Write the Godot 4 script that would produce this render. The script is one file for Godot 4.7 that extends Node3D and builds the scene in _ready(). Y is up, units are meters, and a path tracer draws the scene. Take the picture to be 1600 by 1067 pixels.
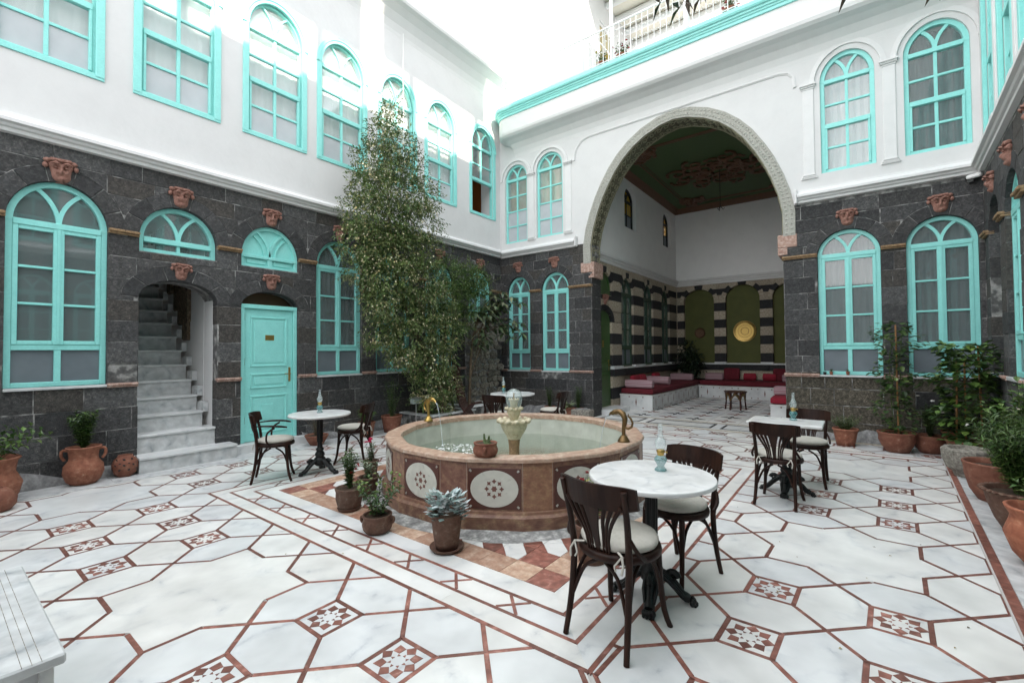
extends Node3D
# A courtyard: black basalt ground floor, white upper floor, turquoise windows, a marble floor with red inlay.

var M := {}
var used := {}
var rng := RandomNumberGenerator.new()

# ---------------------------------------------------------------- mesh building
class MB:
	var v := PackedVector3Array()
	var n := PackedVector3Array()
	var c := PackedColorArray()
	var T := Transform3D.IDENTITY
	var col := Color.WHITE
	var colored := false
	func tri(a: Vector3, b: Vector3, d: Vector3):
		a = T * a; b = T * b; d = T * d
		var nn := (b - a).cross(d - a)
		if nn.length_squared() < 1e-16: return
		nn = nn.normalized()
		v.append(a); v.append(d); v.append(b)
		n.append(nn); n.append(nn); n.append(nn)
		if colored:
			c.append(col); c.append(col); c.append(col)
	func quad(a, b, d, e):
		tri(a, b, d); tri(a, d, e)
	func trin(a: Vector3, b: Vector3, d: Vector3, na: Vector3, nb: Vector3, nd: Vector3):
		v.append(T * a); v.append(T * d); v.append(T * b)
		n.append((T.basis * na).normalized()); n.append((T.basis * nd).normalized()); n.append((T.basis * nb).normalized())
		if colored:
			c.append(col); c.append(col); c.append(col)
	func mesh() -> ArrayMesh:
		var am := ArrayMesh.new()
		if v.is_empty():
			v = PackedVector3Array([Vector3.ZERO, Vector3(0.001, 0, 0), Vector3(0, 0.001, 0)])
			n = PackedVector3Array([Vector3.UP, Vector3.UP, Vector3.UP])
			if colored: c = PackedColorArray([col, col, col])
		var ar := []
		ar.resize(Mesh.ARRAY_MAX)
		ar[Mesh.ARRAY_VERTEX] = v
		ar[Mesh.ARRAY_NORMAL] = n
		if colored: ar[Mesh.ARRAY_COLOR] = c
		am.add_surface_from_arrays(Mesh.PRIMITIVE_TRIANGLES, ar)
		return am
	# chamfered box between two corners
	func box(lo: Vector3, hi: Vector3, ch := 0.0):
		if ch <= 0.0:
			var p := [lo, Vector3(hi.x, lo.y, lo.z), Vector3(hi.x, hi.y, lo.z), Vector3(lo.x, hi.y, lo.z), Vector3(lo.x, lo.y, hi.z), Vector3(hi.x, lo.y, hi.z), hi, Vector3(lo.x, hi.y, hi.z)]
			quad(p[4], p[5], p[6], p[7]); quad(p[1], p[0], p[3], p[2]); quad(p[5], p[1], p[2], p[6])
			quad(p[0], p[4], p[7], p[3]); quad(p[7], p[6], p[2], p[3]); quad(p[0], p[1], p[5], p[4])
			return
		var s := (hi - lo) * 0.5
		var o := (hi + lo) * 0.5
		ch = min(ch, min(s.x, min(s.y, s.z)) * 0.8)
		for ax in 3:
			for sg in [-1.0, 1.0]:
				var a1 := (ax + 1) % 3
				var a2 := (ax + 2) % 3
				var q := []
				for k in [[-1, -1], [1, -1], [1, 1], [-1, 1]]:
					var p := Vector3.ZERO
					p[ax] = s[ax] * sg
					p[a1] = (s[a1] - ch) * k[0]
					p[a2] = (s[a2] - ch) * k[1]
					q.append(o + p)
				if sg > 0: quad(q[0], q[1], q[2], q[3])
				else: quad(q[3], q[2], q[1], q[0])
				for sh in [-1.0, 1.0]:
					var e := []
					for t in [-1.0, 1.0]:
						var p := Vector3.ZERO
						p[ax] = s[ax] * sg
						p[a1] = (s[a1] - ch) * sh
						p[a2] = (s[a2] - ch) * t
						e.append(o + p)
					for t in [1.0, -1.0]:
						var p := Vector3.ZERO
						p[ax] = (s[ax] - ch) * sg
						p[a1] = s[a1] * sh
						p[a2] = (s[a2] - ch) * t
						e.append(o + p)
					if sg * sh > 0: quad(e[3], e[2], e[1], e[0])
					else: quad(e[0], e[1], e[2], e[3])
		for sx in [-1.0, 1.0]:
			for sy in [-1.0, 1.0]:
				for sz in [-1.0, 1.0]:
					var a := o + Vector3(s.x * sx, (s.y - ch) * sy, (s.z - ch) * sz)
					var b := o + Vector3((s.x - ch) * sx, s.y * sy, (s.z - ch) * sz)
					var d := o + Vector3((s.x - ch) * sx, (s.y - ch) * sy, s.z * sz)
					if sx * sy * sz > 0: tri(a, b, d)
					else: tri(a, d, b)
	static func area(p: PackedVector2Array) -> float:
		var s := 0.0
		for i in p.size():
			var q := p[(i + 1) % p.size()]
			s += p[i].x * q.y - q.x * p[i].y
		return s * 0.5
	static func inset(p: PackedVector2Array, b: float) -> PackedVector2Array:
		var r := PackedVector2Array()
		var m := p.size()
		for i in m:
			var d1 := (p[i] - p[(i + m - 1) % m]).normalized()
			var d2 := (p[(i + 1) % m] - p[i]).normalized()
			var n1 := Vector2(-d1.y, d1.x)
			var n2 := Vector2(-d2.y, d2.x)
			var k := 1.0 + n1.dot(n2)
			r.append(p[i] + (n1 + n2) / max(k, 0.5) * b)
		return r
	# a polygon in x,y pushed from z=w0 to z=w1, the front edge bevelled
	func prism(p: PackedVector2Array, w0: float, w1: float, bev := 0.0, back := false):
		if p.size() < 3: return
		if area(p) < 0: p.reverse()
		var f := inset(p, bev) if bev > 0.0 else p
		var ix := Geometry2D.triangulate_polygon(f)
		for k in range(0, ix.size(), 3):
			var a := f[ix[k]]
			var b := f[ix[k + 1]]
			var d := f[ix[k + 2]]
			if (b - a).cross(d - a) < 0:
				var t := b
				b = d
				d = t
			tri(Vector3(a.x, a.y, w1), Vector3(b.x, b.y, w1), Vector3(d.x, d.y, w1))
			if back and bev <= 0.0: tri(Vector3(a.x, a.y, w0), Vector3(d.x, d.y, w0), Vector3(b.x, b.y, w0))
		var m := p.size()
		for i in m:
			var j := (i + 1) % m
			if bev > 0.0:
				quad(Vector3(p[i].x, p[i].y, w1 - bev), Vector3(p[j].x, p[j].y, w1 - bev), Vector3(f[j].x, f[j].y, w1), Vector3(f[i].x, f[i].y, w1))
			quad(Vector3(p[i].x, p[i].y, w0), Vector3(p[j].x, p[j].y, w0), Vector3(p[j].x, p[j].y, w1 - bev), Vector3(p[i].x, p[i].y, w1 - bev))
	# a band between two polylines of equal length, as a solid
	func band(a: PackedVector2Array, b: PackedVector2Array, w0: float, w1: float):
		for i in a.size() - 1:
			var p := a[i]
			var q := a[i + 1]
			var r := b[i + 1]
			var s := b[i]
			if (q - p).cross(s - p) < 0:
				p = b[i]; q = b[i + 1]; r = a[i + 1]; s = a[i]
			quad(Vector3(p.x, p.y, w1), Vector3(q.x, q.y, w1), Vector3(r.x, r.y, w1), Vector3(s.x, s.y, w1))
			quad(Vector3(p.x, p.y, w0), Vector3(q.x, q.y, w0), Vector3(q.x, q.y, w1), Vector3(p.x, p.y, w1))
			quad(Vector3(r.x, r.y, w0), Vector3(s.x, s.y, w0), Vector3(s.x, s.y, w1), Vector3(r.x, r.y, w1))
		for e in [0, a.size() - 1]:
			quad(Vector3(a[e].x, a[e].y, w0), Vector3(b[e].x, b[e].y, w0), Vector3(b[e].x, b[e].y, w1), Vector3(a[e].x, a[e].y, w1))
	func lathe(pr: Array, seg := 20, o := Vector3.ZERO, flat := false, wob := 0.0):
		var m := pr.size()
		var nr := []
		for i in m:
			var d: Vector2 = pr[min(i + 1, m - 1)] - pr[max(i - 1, 0)]
			nr.append(Vector2(d.y, -d.x).normalized() if d.length() > 1e-6 else Vector2(0, 1))
		for k in seg:
			var a0 := TAU * k / seg
			var a1 := TAU * (k + 1) / seg
			for i in m - 1:
				var q := []
				var nn := []
				for s in [[i, a0], [i, a1], [i + 1, a1], [i + 1, a0]]:
					var p: Vector2 = pr[s[0]]
					var rr := p.x * (1.0 + wob * (sin(s[1] * 3.0 + p.y * 9.0) + 0.6 * sin(s[1] * 5.0 + 1.0)))
					q.append(o + Vector3(rr * sin(s[1]), p.y, rr * cos(s[1])))
					nn.append(Vector3(nr[s[0]].x * sin(s[1]), nr[s[0]].y, nr[s[0]].x * cos(s[1])))
				if flat:
					quad(q[0], q[1], q[2], q[3])
				else:
					if pr[i].x > 1e-5: trin(q[0], q[1], q[2], nn[0], nn[1], nn[2])
					if pr[i + 1].x > 1e-5: trin(q[0], q[2], q[3], nn[0], nn[2], nn[3])
	func tube(p: Array, r, seg := 8, caps := true, squash := 1.0):
		var m := p.size()
		var rings := []
		var nrm := []
		var up := Vector3.UP
		for i in m:
			var d: Vector3 = (p[min(i + 1, m - 1)] - p[max(i - 1, 0)]).normalized()
			if abs(d.dot(up)) > 0.95: up = Vector3.RIGHT if abs(d.x) < 0.8 else Vector3.BACK
			var s := d.cross(up).normalized()
			up = s.cross(d).normalized()
			var rr: float = r[i] if r is Array else r
			var ring := []
			var rn := []
			for k in seg:
				var a := TAU * k / seg
				var dir := s * cos(a) - up * sin(a) * squash
				ring.append(p[i] + dir * rr)
				rn.append(dir.normalized())
			rings.append(ring)
			nrm.append(rn)
		for i in m - 1:
			for k in seg:
				var j := (k + 1) % seg
				trin(rings[i][k], rings[i][j], rings[i + 1][j], nrm[i][k], nrm[i][j], nrm[i + 1][j])
				trin(rings[i][k], rings[i + 1][j], rings[i + 1][k], nrm[i][k], nrm[i + 1][j], nrm[i + 1][k])
		if caps:
			for e in [0, m - 1]:
				var cc: Vector3 = p[e]
				for k in seg:
					var j := (k + 1) % seg
					if e == 0: tri(cc, rings[e][j], rings[e][k])
					else: tri(cc, rings[e][k], rings[e][j])
	func ball(o: Vector3, r: Vector3, seg := 12, rows := 8):
		for i in rows:
			for k in seg:
				var q := []
				var nn := []
				for s in [[i, k], [i, k + 1], [i + 1, k + 1], [i + 1, k]]:
					var th: float = PI * s[0] / rows
					var ph: float = TAU * s[1] / seg
					var d := Vector3(sin(th) * cos(ph), cos(th), sin(th) * sin(ph))
					q.append(o + d * r)
					nn.append((d / r).normalized())
				if i < rows - 1: trin(q[0], q[2], q[3], nn[0], nn[2], nn[3])
				if i > 0: trin(q[0], q[1], q[2], nn[0], nn[1], nn[2])
	# a sheet of points [row][column], with smooth normals
	func sheet(g: Array):
		var R := g.size()
		var C: int = g[0].size()
		var ns := []
		for i in R:
			var row := []
			for j in C:
				var dx: Vector3 = g[i][min(j + 1, C - 1)] - g[i][max(j - 1, 0)]
				var dy: Vector3 = g[min(i + 1, R - 1)][j] - g[max(i - 1, 0)][j]
				row.append(dx.cross(dy).normalized())
			ns.append(row)
		for i in R - 1:
			for j in C - 1:
				trin(g[i][j], g[i][j + 1], g[i + 1][j + 1], ns[i][j], ns[i][j + 1], ns[i + 1][j + 1])
				trin(g[i][j], g[i + 1][j + 1], g[i + 1][j], ns[i][j], ns[i + 1][j + 1], ns[i + 1][j])
	func leaf(p: Vector3, d: Vector3, up: Vector3, l: float, w: float, fold := 0.25):
		var s := d.cross(up)
		if s.length() < 1e-4: s = d.cross(Vector3.RIGHT)
		s = s.normalized()
		var u := s.cross(d).normalized()
		var t := p + d * l - u * l * 0.12
		var m := p + d * l * 0.45
		var a := m + s * w * 0.5 + u * w * fold
		var b := m - s * w * 0.5 + u * w * fold
		tri(p, a, m); tri(m, a, t); tri(p, m, b); tri(m, t, b)
	# a profile (x = out of the wall, y = up) drawn along a path of points, mitred
	func sweep(pr: Array, path: Array, outs: Array):
		for i in path.size() - 1:
			for k in pr.size() - 1:
				var a: Vector3 = path[i] + outs[i] * pr[k].x + Vector3.UP * pr[k].y
				var b: Vector3 = path[i + 1] + outs[i + 1] * pr[k].x + Vector3.UP * pr[k].y
				var d: Vector3 = path[i + 1] + outs[i + 1] * pr[k + 1].x + Vector3.UP * pr[k + 1].y
				var e: Vector3 = path[i] + outs[i] * pr[k + 1].x + Vector3.UP * pr[k + 1].y
				quad(a, b, d, e)

# ---------------------------------------------------------------- scene tree
func numbered(base: String, under = self) -> String:
	var k := str(under.get_instance_id()) + base
	used[k] = used.get(k, -1) + 1
	return base if used[k] == 0 else "%s_%03d" % [base, used[k]]

func obj(called: String, mb, mat: Material, parent = self) -> MeshInstance3D:
	var o := MeshInstance3D.new()
	o.name = numbered(called, parent)
	o.mesh = mb.mesh() if mb is MB else mb
	o.material_override = mat
	parent.add_child(o, true)
	return o

func thing(called: String, label: String, category: String, at := Vector3.ZERO, turn := 0.0, group := "") -> Node3D:
	var o := Node3D.new()
	o.name = numbered(called)
	add_child(o, true)
	o.position = at
	o.rotation.y = turn
	tag(o, label, category, group)
	return o

func tag(o, label: String, category: String, group := ""):
	o.set_meta("label", label)
	o.set_meta("category", category)
	if group != "": o.set_meta("group", group)

func struct(o):
	o.set_meta("kind", "structure")
	return o

func dup(src: Node3D, at: Vector3, turn: float, label: String, sc := 1.0) -> Node3D:
	var o := src.duplicate() as Node3D
	o.name = numbered(src.name)
	add_child(o, true)
	o.position = at
	o.rotation.y = turn
	o.scale = Vector3.ONE * sc
	o.set_meta("label", label)
	return o

func R(a: float, b: float) -> float: return rng.randf_range(a, b)
func rv() -> Vector3: return Vector3(R(-1, 1), R(-1, 1), R(-1, 1))
func L(r: float, g: float, b: float) -> Color: return Color(r, g, b).linear_to_srgb()

# ---------------------------------------------------------------- materials
func noise_img(seed_: int, freq: float, oct := 4, kind := FastNoiseLite.TYPE_SIMPLEX_SMOOTH, fract := FastNoiseLite.FRACTAL_FBM, warp := 0.0, size := 512) -> Image:
	var f := FastNoiseLite.new()
	f.seed = seed_
	f.noise_type = kind
	f.frequency = freq
	f.fractal_type = fract
	f.fractal_octaves = oct
	if warp > 0.0:
		f.domain_warp_enabled = true
		f.domain_warp_amplitude = warp
		f.domain_warp_frequency = freq * 0.7
	return f.get_seamless_image(size, size, false, false, 0.12)

# colours (linear) at 0..1 of one noise, then a second noise multiplies them by 1 +- amount
func ramp_tex(a: Image, stops: Array, b: Image = null, amount := 0.0) -> ImageTexture:
	var lut := []
	for k in 256:
		var t := k / 255.0
		var c: Color = stops[0][1]
		for s in stops.size() - 1:
			if t >= stops[s][0]:
				c = stops[s][1].lerp(stops[s + 1][1], clamp((t - stops[s][0]) / max(stops[s + 1][0] - stops[s][0], 1e-5), 0, 1))
		lut.append(c)
	a.convert(Image.FORMAT_L8)
	var da := a.get_data()
	var db := PackedByteArray()
	if b != null:
		b.convert(Image.FORMAT_L8)
		db = b.get_data()
	var out := PackedByteArray()
	out.resize(da.size() * 3)
	var s16 := []
	for k in 1025: s16.append(int(clamp(Color(k / 1024.0, 0, 0).linear_to_srgb().r, 0, 1) * 255.0))
	for i in da.size():
		var c: Color = lut[da[i]]
		var m := 1.0
		if b != null: m = 1.0 + amount * (db[i] / 127.5 - 1.0)
		out[i * 3] = s16[int(clamp(c.r * m, 0, 1) * 1024)]
		out[i * 3 + 1] = s16[int(clamp(c.g * m, 0, 1) * 1024)]
		out[i * 3 + 2] = s16[int(clamp(c.b * m, 0, 1) * 1024)]
	var im := Image.create_from_data(a.get_width(), a.get_height(), false, Image.FORMAT_RGB8, out)
	im.generate_mipmaps()
	return ImageTexture.create_from_image(im)

func bump_tex(a: Image, k: float) -> ImageTexture:
	var im := a.duplicate() as Image
	im.convert(Image.FORMAT_RGBA8)
	im.bump_map_to_normal_map(k)
	im.generate_mipmaps()
	return ImageTexture.create_from_image(im)

func mat(col: Color, rough := 0.6, metal := 0.0) -> StandardMaterial3D:
	var m := StandardMaterial3D.new()
	m.albedo_color = col
	m.roughness = rough
	m.metallic = metal
	return m

func tmat(tex: Texture2D, span: float, rough := 0.7, nrm: Texture2D = null, nscale := 1.0, tint := Color.WHITE, world := true) -> StandardMaterial3D:
	var m := mat(tint, rough)
	m.albedo_texture = tex
	m.uv1_triplanar = true
	m.uv1_world_triplanar = world
	m.uv1_scale = Vector3.ONE / span
	if nrm != null:
		m.normal_enabled = true
		m.normal_texture = nrm
		m.normal_scale = nscale
	return m

func make_materials():
	var fine := noise_img(11, 0.05, 5)
	var soft := noise_img(12, 0.008, 4)
	var grain := noise_img(13, 0.11, 3, FastNoiseLite.TYPE_CELLULAR)
	var patch := noise_img(14, 0.014, 5)
	var vein := noise_img(15, 0.006, 5, FastNoiseLite.TYPE_SIMPLEX_SMOOTH, FastNoiseLite.FRACTAL_RIDGED, 40.0)
	var vein2 := noise_img(16, 0.004, 4, FastNoiseLite.TYPE_SIMPLEX_SMOOTH, FastNoiseLite.FRACTAL_RIDGED, 60.0)
	var speck := noise_img(17, 0.09, 2, FastNoiseLite.TYPE_VALUE)
	var nf := bump_tex(fine, 3.0)
	var ng := bump_tex(grain, 4.0)
	var np_ := bump_tex(patch, 3.0)
	# white plaster
	var pl := ramp_tex(soft.duplicate(), [[0.0, Color(0.70, 0.70, 0.70)], [0.5, Color(0.725, 0.725, 0.725)], [1.0, Color(0.74, 0.74, 0.738)]], fine.duplicate(), 0.012)
	M.plaster_hall = tmat(pl, 2.3, 0.8, nf, 0.045, L(1.14, 1.14, 1.13))
	M.plaster = tmat(pl, 2.3, 0.8, nf, 0.045, L(0.875, 0.875, 0.87))
	M.plaster_trim = tmat(pl, 1.1, 0.7, nf, 0.03, L(0.94, 0.94, 0.935))
	# basalt in a few tones
	var bas := ramp_tex(speck.duplicate(), [[0.0, Color(0.040, 0.042, 0.045)], [0.5, Color(0.078, 0.081, 0.085)], [0.76, Color(0.105, 0.107, 0.108)], [0.9, Color(0.165, 0.165, 0.162)], [1.0, Color(0.31, 0.31, 0.30)]], patch.duplicate(), 0.42)
	var bas2 := ramp_tex(speck.duplicate(), [[0.0, Color(0.05, 0.046, 0.038)], [0.55, Color(0.12, 0.108, 0.086)], [0.85, Color(0.22, 0.20, 0.16)], [1.0, Color(0.4, 0.37, 0.3)]], patch.duplicate(), 0.6)
	M.basalt = []
	for t in [Color(0.44, 0.43, 0.425), Color(0.58, 0.555, 0.53), Color(0.66, 0.64, 0.625), Color(0.80, 0.765, 0.73), Color(0.97, 0.94, 0.905), Color(0.68, 0.60, 0.52)]:
		M.basalt.append(tmat(bas, 0.62, 0.85, ng, 0.75, L(t.r, t.g, t.b)))
	M.basalt_brown = []
	for t in [0.7, 0.85, 1.0]:
		M.basalt_brown.append(tmat(bas2, 0.55, 0.9, ng, 0.7, L(0.72 * t, 0.70 * t, 0.66 * t)))
	var mor := ramp_tex(patch.duplicate(), [[0.0, Color(0.055, 0.055, 0.054)], [0.45, Color(0.10, 0.10, 0.098)], [0.6, Color(0.22, 0.218, 0.21)], [1.0, Color(0.40, 0.395, 0.38)]], fine.duplicate(), 0.3)
	M.mortar = tmat(mor, 1.3, 0.95, nf, 0.6)
	var skirt := ramp_tex(patch.duplicate(), [[0.0, Color(0.10, 0.10, 0.10)], [0.45, Color(0.17, 0.17, 0.17)], [0.75, Color(0.27, 0.27, 0.265)], [1.0, Color(0.42, 0.42, 0.42)]], fine.duplicate(), 0.35)
	M.skirt = tmat(skirt, 0.9, 0.9, nf, 0.8)
	var rough_stone := ramp_tex(patch.duplicate(), [[0.0, Color(0.09, 0.083, 0.07)], [0.4, Color(0.19, 0.175, 0.148)], [0.7, Color(0.31, 0.29, 0.25)], [1.0, Color(0.46, 0.44, 0.39)]], fine.duplicate(), 0.4)
	M.rough_stone = tmat(rough_stone, 0.45, 0.95, np_, 1.2)
	M.grey_stone = tmat(rough_stone, 0.35, 0.9, np_, 0.9, L(0.95, 0.95, 0.95))
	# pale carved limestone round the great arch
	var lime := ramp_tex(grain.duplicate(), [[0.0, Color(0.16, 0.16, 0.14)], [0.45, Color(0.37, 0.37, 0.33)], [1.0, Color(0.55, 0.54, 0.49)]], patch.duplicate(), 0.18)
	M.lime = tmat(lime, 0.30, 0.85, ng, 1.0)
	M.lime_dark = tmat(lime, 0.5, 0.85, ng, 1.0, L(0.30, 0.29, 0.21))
	M.lime_scroll = tmat(lime, 0.5, 0.85, ng, 1.0, L(0.72, 0.69, 0.52))
	var tan_ := ramp_tex(patch.duplicate(), [[0.0, Color(0.22, 0.15, 0.09)], [0.5, Color(0.36, 0.26, 0.15)], [1.0, Color(0.5, 0.38, 0.24)]], fine.duplicate(), 0.3)
	M.tan = tmat(tan_, 0.5, 0.85, nf, 0.7, L(0.72, 0.64, 0.58))
	var pinkst := ramp_tex(patch.duplicate(), [[0.0, Color(0.26, 0.15, 0.12)], [0.5, Color(0.40, 0.26, 0.21)], [1.0, Color(0.55, 0.43, 0.37)]], fine.duplicate(), 0.25)
	M.pink_stone = tmat(pinkst, 0.5, 0.85, nf, 0.6)
	var beige := ramp_tex(patch.duplicate(), [[0.0, Color(0.30, 0.25, 0.18)], [0.5, Color(0.44, 0.38, 0.29)], [1.0, Color(0.56, 0.50, 0.40)]], fine.duplicate(), 0.22)
	M.beige = []
	for t in [0.82, 0.95, 1.08]:
		M.beige.append(tmat(beige, 0.5, 0.85, nf, 0.6, L(0.9 * t, 0.9 * t, 0.9 * t)))
	M.black_stone = []
	for t in [0.8, 1.0]:
		M.black_stone.append(tmat(bas, 0.6, 0.8, ng, 0.5, L(0.22 * t, 0.22 * t, 0.23 * t)))
	# marbles
	var wm := ramp_tex(vein.duplicate(), [[0.0, Color(0.66, 0.665, 0.65)], [0.62, Color(0.67, 0.675, 0.665)], [0.84, Color(0.60, 0.61, 0.61)], [0.95, Color(0.49, 0.505, 0.52)], [1.0, Color(0.40, 0.42, 0.44)]], soft.duplicate(), 0.15)
	M.white_marble = []
	for t in [Color(0.98, 0.98, 0.965), Color(0.92, 0.935, 0.945), Color(1.0, 0.995, 0.98), Color(0.89, 0.905, 0.92), Color(0.975, 0.965, 0.94)]:
		var m := tmat(wm, 1.9, 0.34, nf, 0.03, L(t.r, t.g, t.b))
		M.white_marble.append(m)
	M.table_marble = tmat(wm, 0.9, 0.22, null, 1.0, L(1, 1, 1))
	var gm := ramp_tex(vein2.duplicate(), [[0.0, Color(0.47, 0.485, 0.49)], [0.5, Color(0.53, 0.54, 0.54)], [0.8, Color(0.43, 0.45, 0.46)], [1.0, Color(0.28, 0.30, 0.31)]], patch.duplicate(), 0.22)
	M.grey_marble = tmat(gm, 1.0, 0.4, nf, 0.05)
	M.oval_marble = tmat(ramp_tex(vein2.duplicate(), [[0.0, Color(0.56, 0.56, 0.50)], [0.78, Color(0.55, 0.55, 0.49)], [0.93, Color(0.42, 0.42, 0.38)], [0.985, Color(0.20, 0.20, 0.19)], [1.0, Color(0.10, 0.10, 0.10)]], soft.duplicate(), 0.12), 0.55, 0.3)
	var rm := ramp_tex(vein.duplicate(), [[0.0, Color(0.20, 0.078, 0.058)], [0.6, Color(0.25, 0.10, 0.075)], [0.9, Color(0.34, 0.165, 0.13)], [1.0, Color(0.55, 0.42, 0.37)]], patch.duplicate(), 0.35)
	M.red_marble = []
	for t in [0.78, 1.0, 1.25]:
		M.red_marble.append(tmat(rm, 0.5, 0.4, nf, 0.05, L(0.8 * t, 0.8 * t, 0.8 * t)))
	var fm := ramp_tex(patch.duplicate(), [[0.0, Color(0.15, 0.068, 0.050)], [0.35, Color(0.23, 0.118, 0.085)], [0.65, Color(0.31, 0.180, 0.125)], [0.85, Color(0.36, 0.25, 0.15)], [1.0, Color(0.50, 0.38, 0.28)]], fine.duplicate(), 0.25)
	M.rose_marble = []
	for t in [Color(0.75, 0.72, 0.68), Color(0.9, 0.92, 0.9), Color(0.68, 0.58, 0.56), Color(1.0, 0.98, 0.86)]:
		M.rose_marble.append(tmat(fm, 0.55, 0.42, nf, 0.15, L(t.r, t.g, t.b)))
	var fm2 := ramp_tex(patch.duplicate(), [[0.0, Color(0.34, 0.195, 0.14)], [0.4, Color(0.46, 0.30, 0.22)], [0.7, Color(0.55, 0.40, 0.31)], [1.0, Color(0.66, 0.55, 0.46)]], fine.duplicate(), 0.2)
	M.rim_marble = tmat(fm2, 0.7, 0.35, nf, 0.1, L(0.92, 0.93, 0.92))
	M.pink_tile = []
	for t in [Color(0.72, 0.66, 0.62), Color(0.98, 0.98, 0.94), Color(0.85, 0.80, 0.76), Color(0.62, 0.50, 0.44)]:
		M.pink_tile.append(tmat(fm2, 0.7, 0.45, nf, 0.1, L(t.r, t.g, t.b)))
	M.grout = mat(L(0.46, 0.45, 0.43), 0.8)
	M.concrete = tmat(skirt, 0.8, 0.9, nf, 0.4, L(1.45, 1.45, 1.42))
	M.cream_stone = tmat(ramp_tex(vein.duplicate(), [[0.0, Color(0.56, 0.50, 0.34)], [0.7, Color(0.58, 0.53, 0.38)], [0.93, Color(0.36, 0.27, 0.15)], [1.0, Color(0.2, 0.13, 0.07)]], patch.duplicate(), 0.25), 0.42, 0.5, nf, 0.3)
	M.basin = tmat(ramp_tex(soft.duplicate(), [[0.0, Color(0.46, 0.48, 0.42)], [1.0, Color(0.56, 0.58, 0.52)]], patch.duplicate(), 0.12), 1.2, 0.4)
	M.basin_floor = tmat(ramp_tex(patch.duplicate(), [[0.0, Color(0.42, 0.41, 0.30)], [1.0, Color(0.55, 0.53, 0.42)]], fine.duplicate(), 0.2), 0.9, 0.6)
	# paint, wood, metals, glass, cloth
	var pt := ramp_tex(soft.duplicate(), [[0.0, Color(0.250, 0.660, 0.620)], [1.0, Color(0.290, 0.720, 0.675)]], fine.duplicate(), 0.06)
	M.teal = tmat(pt, 0.8, 0.42, nf, 0.05)
	M.teal_dark = tmat(pt, 0.8, 0.5, nf, 0.05, L(0.62, 0.68, 0.7))
	M.green_paint = mat(L(0.045, 0.095, 0.030), 0.45)
	M.green_frame = mat(L(0.026, 0.058, 0.034), 0.45)
	M.olive = tmat(ramp_tex(soft.duplicate(), [[0.0, Color(0.066, 0.074, 0.013)], [1.0, Color(0.084, 0.092, 0.016)]], fine.duplicate(), 0.05), 1.5, 0.7)
	M.ceiling_green = mat(L(0.050, 0.088, 0.028), 0.6)
	M.bronze = mat(L(0.125, 0.058, 0.030), 0.5, 0.1)
	M.dark_iron = mat(L(0.012, 0.013, 0.013), 0.42, 0.4)
	M.brass = mat(L(0.42, 0.28, 0.085), 0.34, 0.85)
	M.old_brass = mat(L(0.17, 0.105, 0.045), 0.42, 0.75)
	M.copper = mat(L(0.10, 0.055, 0.03), 0.5, 0.6)
	M.steel = mat(L(0.5, 0.5, 0.5), 0.4, 0.8)
	var wd := FastNoiseLite.new()
	wd.seed = 5
	wd.frequency = 0.02
	wd.fractal_octaves = 4
	var wim := wd.get_seamless_image(256, 256)
	wim.resize(256, 1024)
	wim = wim.get_region(Rect2i(0, 0, 256, 256))
	M.wood = tmat(ramp_tex(wim.duplicate(), [[0.0, Color(0.010, 0.0045, 0.0035)], [0.5, Color(0.020, 0.009, 0.0065)], [1.0, Color(0.038, 0.017, 0.011)]]), 0.35, 0.28, null, 1.0, Color.WHITE, false)
	M.wood.roughness = 0.42
	M.wood.metallic_specular = 0.3
	M.wood_red = tmat(ramp_tex(wim.duplicate(), [[0.0, Color(0.02, 0.007, 0.005)], [1.0, Color(0.07, 0.022, 0.014)]]), 0.3, 0.35, null, 1.0, Color.WHITE, false)
	M.cane = mat(L(0.22, 0.13, 0.06), 0.7)
	M.cushion = tmat(ramp_tex(soft.duplicate(), [[0.0, Color(0.43, 0.41, 0.36)], [1.0, Color(0.51, 0.49, 0.44)]], fine.duplicate(), 0.08), 0.5, 0.9, nf, 0.3)
	M.burgundy = tmat(ramp_tex(soft.duplicate(), [[0.0, Color(0.085, 0.004, 0.010)], [1.0, Color(0.13, 0.008, 0.017)]], fine.duplicate(), 0.15), 0.4, 0.9)
	M.red_cloth = mat(L(0.24, 0.010, 0.025), 0.9)
	var st := Image.create(64, 64, false, Image.FORMAT_RGB8)
	for y in 64:
		var k := (y / 4) % 4
		var cc: Color = [Color(0.30, 0.17, 0.19), Color(0.42, 0.33, 0.34), Color(0.27, 0.13, 0.16), Color(0.38, 0.26, 0.28)][k]
		st.fill_rect(Rect2i(0, y, 64, 1), cc.linear_to_srgb())
	M.stripe_cloth = tmat(ImageTexture.create_from_image(st), 0.3, 0.9)
	M.glass = mat(Color(0.72, 0.80, 0.80, 0.12), 0.02)
	M.glass.transparency = BaseMaterial3D.TRANSPARENCY_ALPHA
	M.frosted = tmat(ramp_tex(soft.duplicate(), [[0.0, Color(0.125, 0.15, 0.17)], [1.0, Color(0.17, 0.20, 0.22)]]), 1.7, 0.3)
	M.frosted_pale = tmat(ramp_tex(soft.duplicate(), [[0.0, Color(0.42, 0.45, 0.47)], [1.0, Color(0.50, 0.53, 0.55)]]), 1.7, 0.3)
	M.amber = mat(Color(0.95, 0.80, 0.38, 0.55), 0.1)
	M.amber.transparency = BaseMaterial3D.TRANSPARENCY_ALPHA
	M.lamp_teal = mat(Color(0.30, 0.58, 0.58, 0.42), 0.06)
	M.lamp_teal.transparency = BaseMaterial3D.TRANSPARENCY_ALPHA
	M.lamp_clear = mat(Color(0.85, 0.92, 0.92, 0.22), 0.04)
	M.lamp_clear.transparency = BaseMaterial3D.TRANSPARENCY_ALPHA
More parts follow.
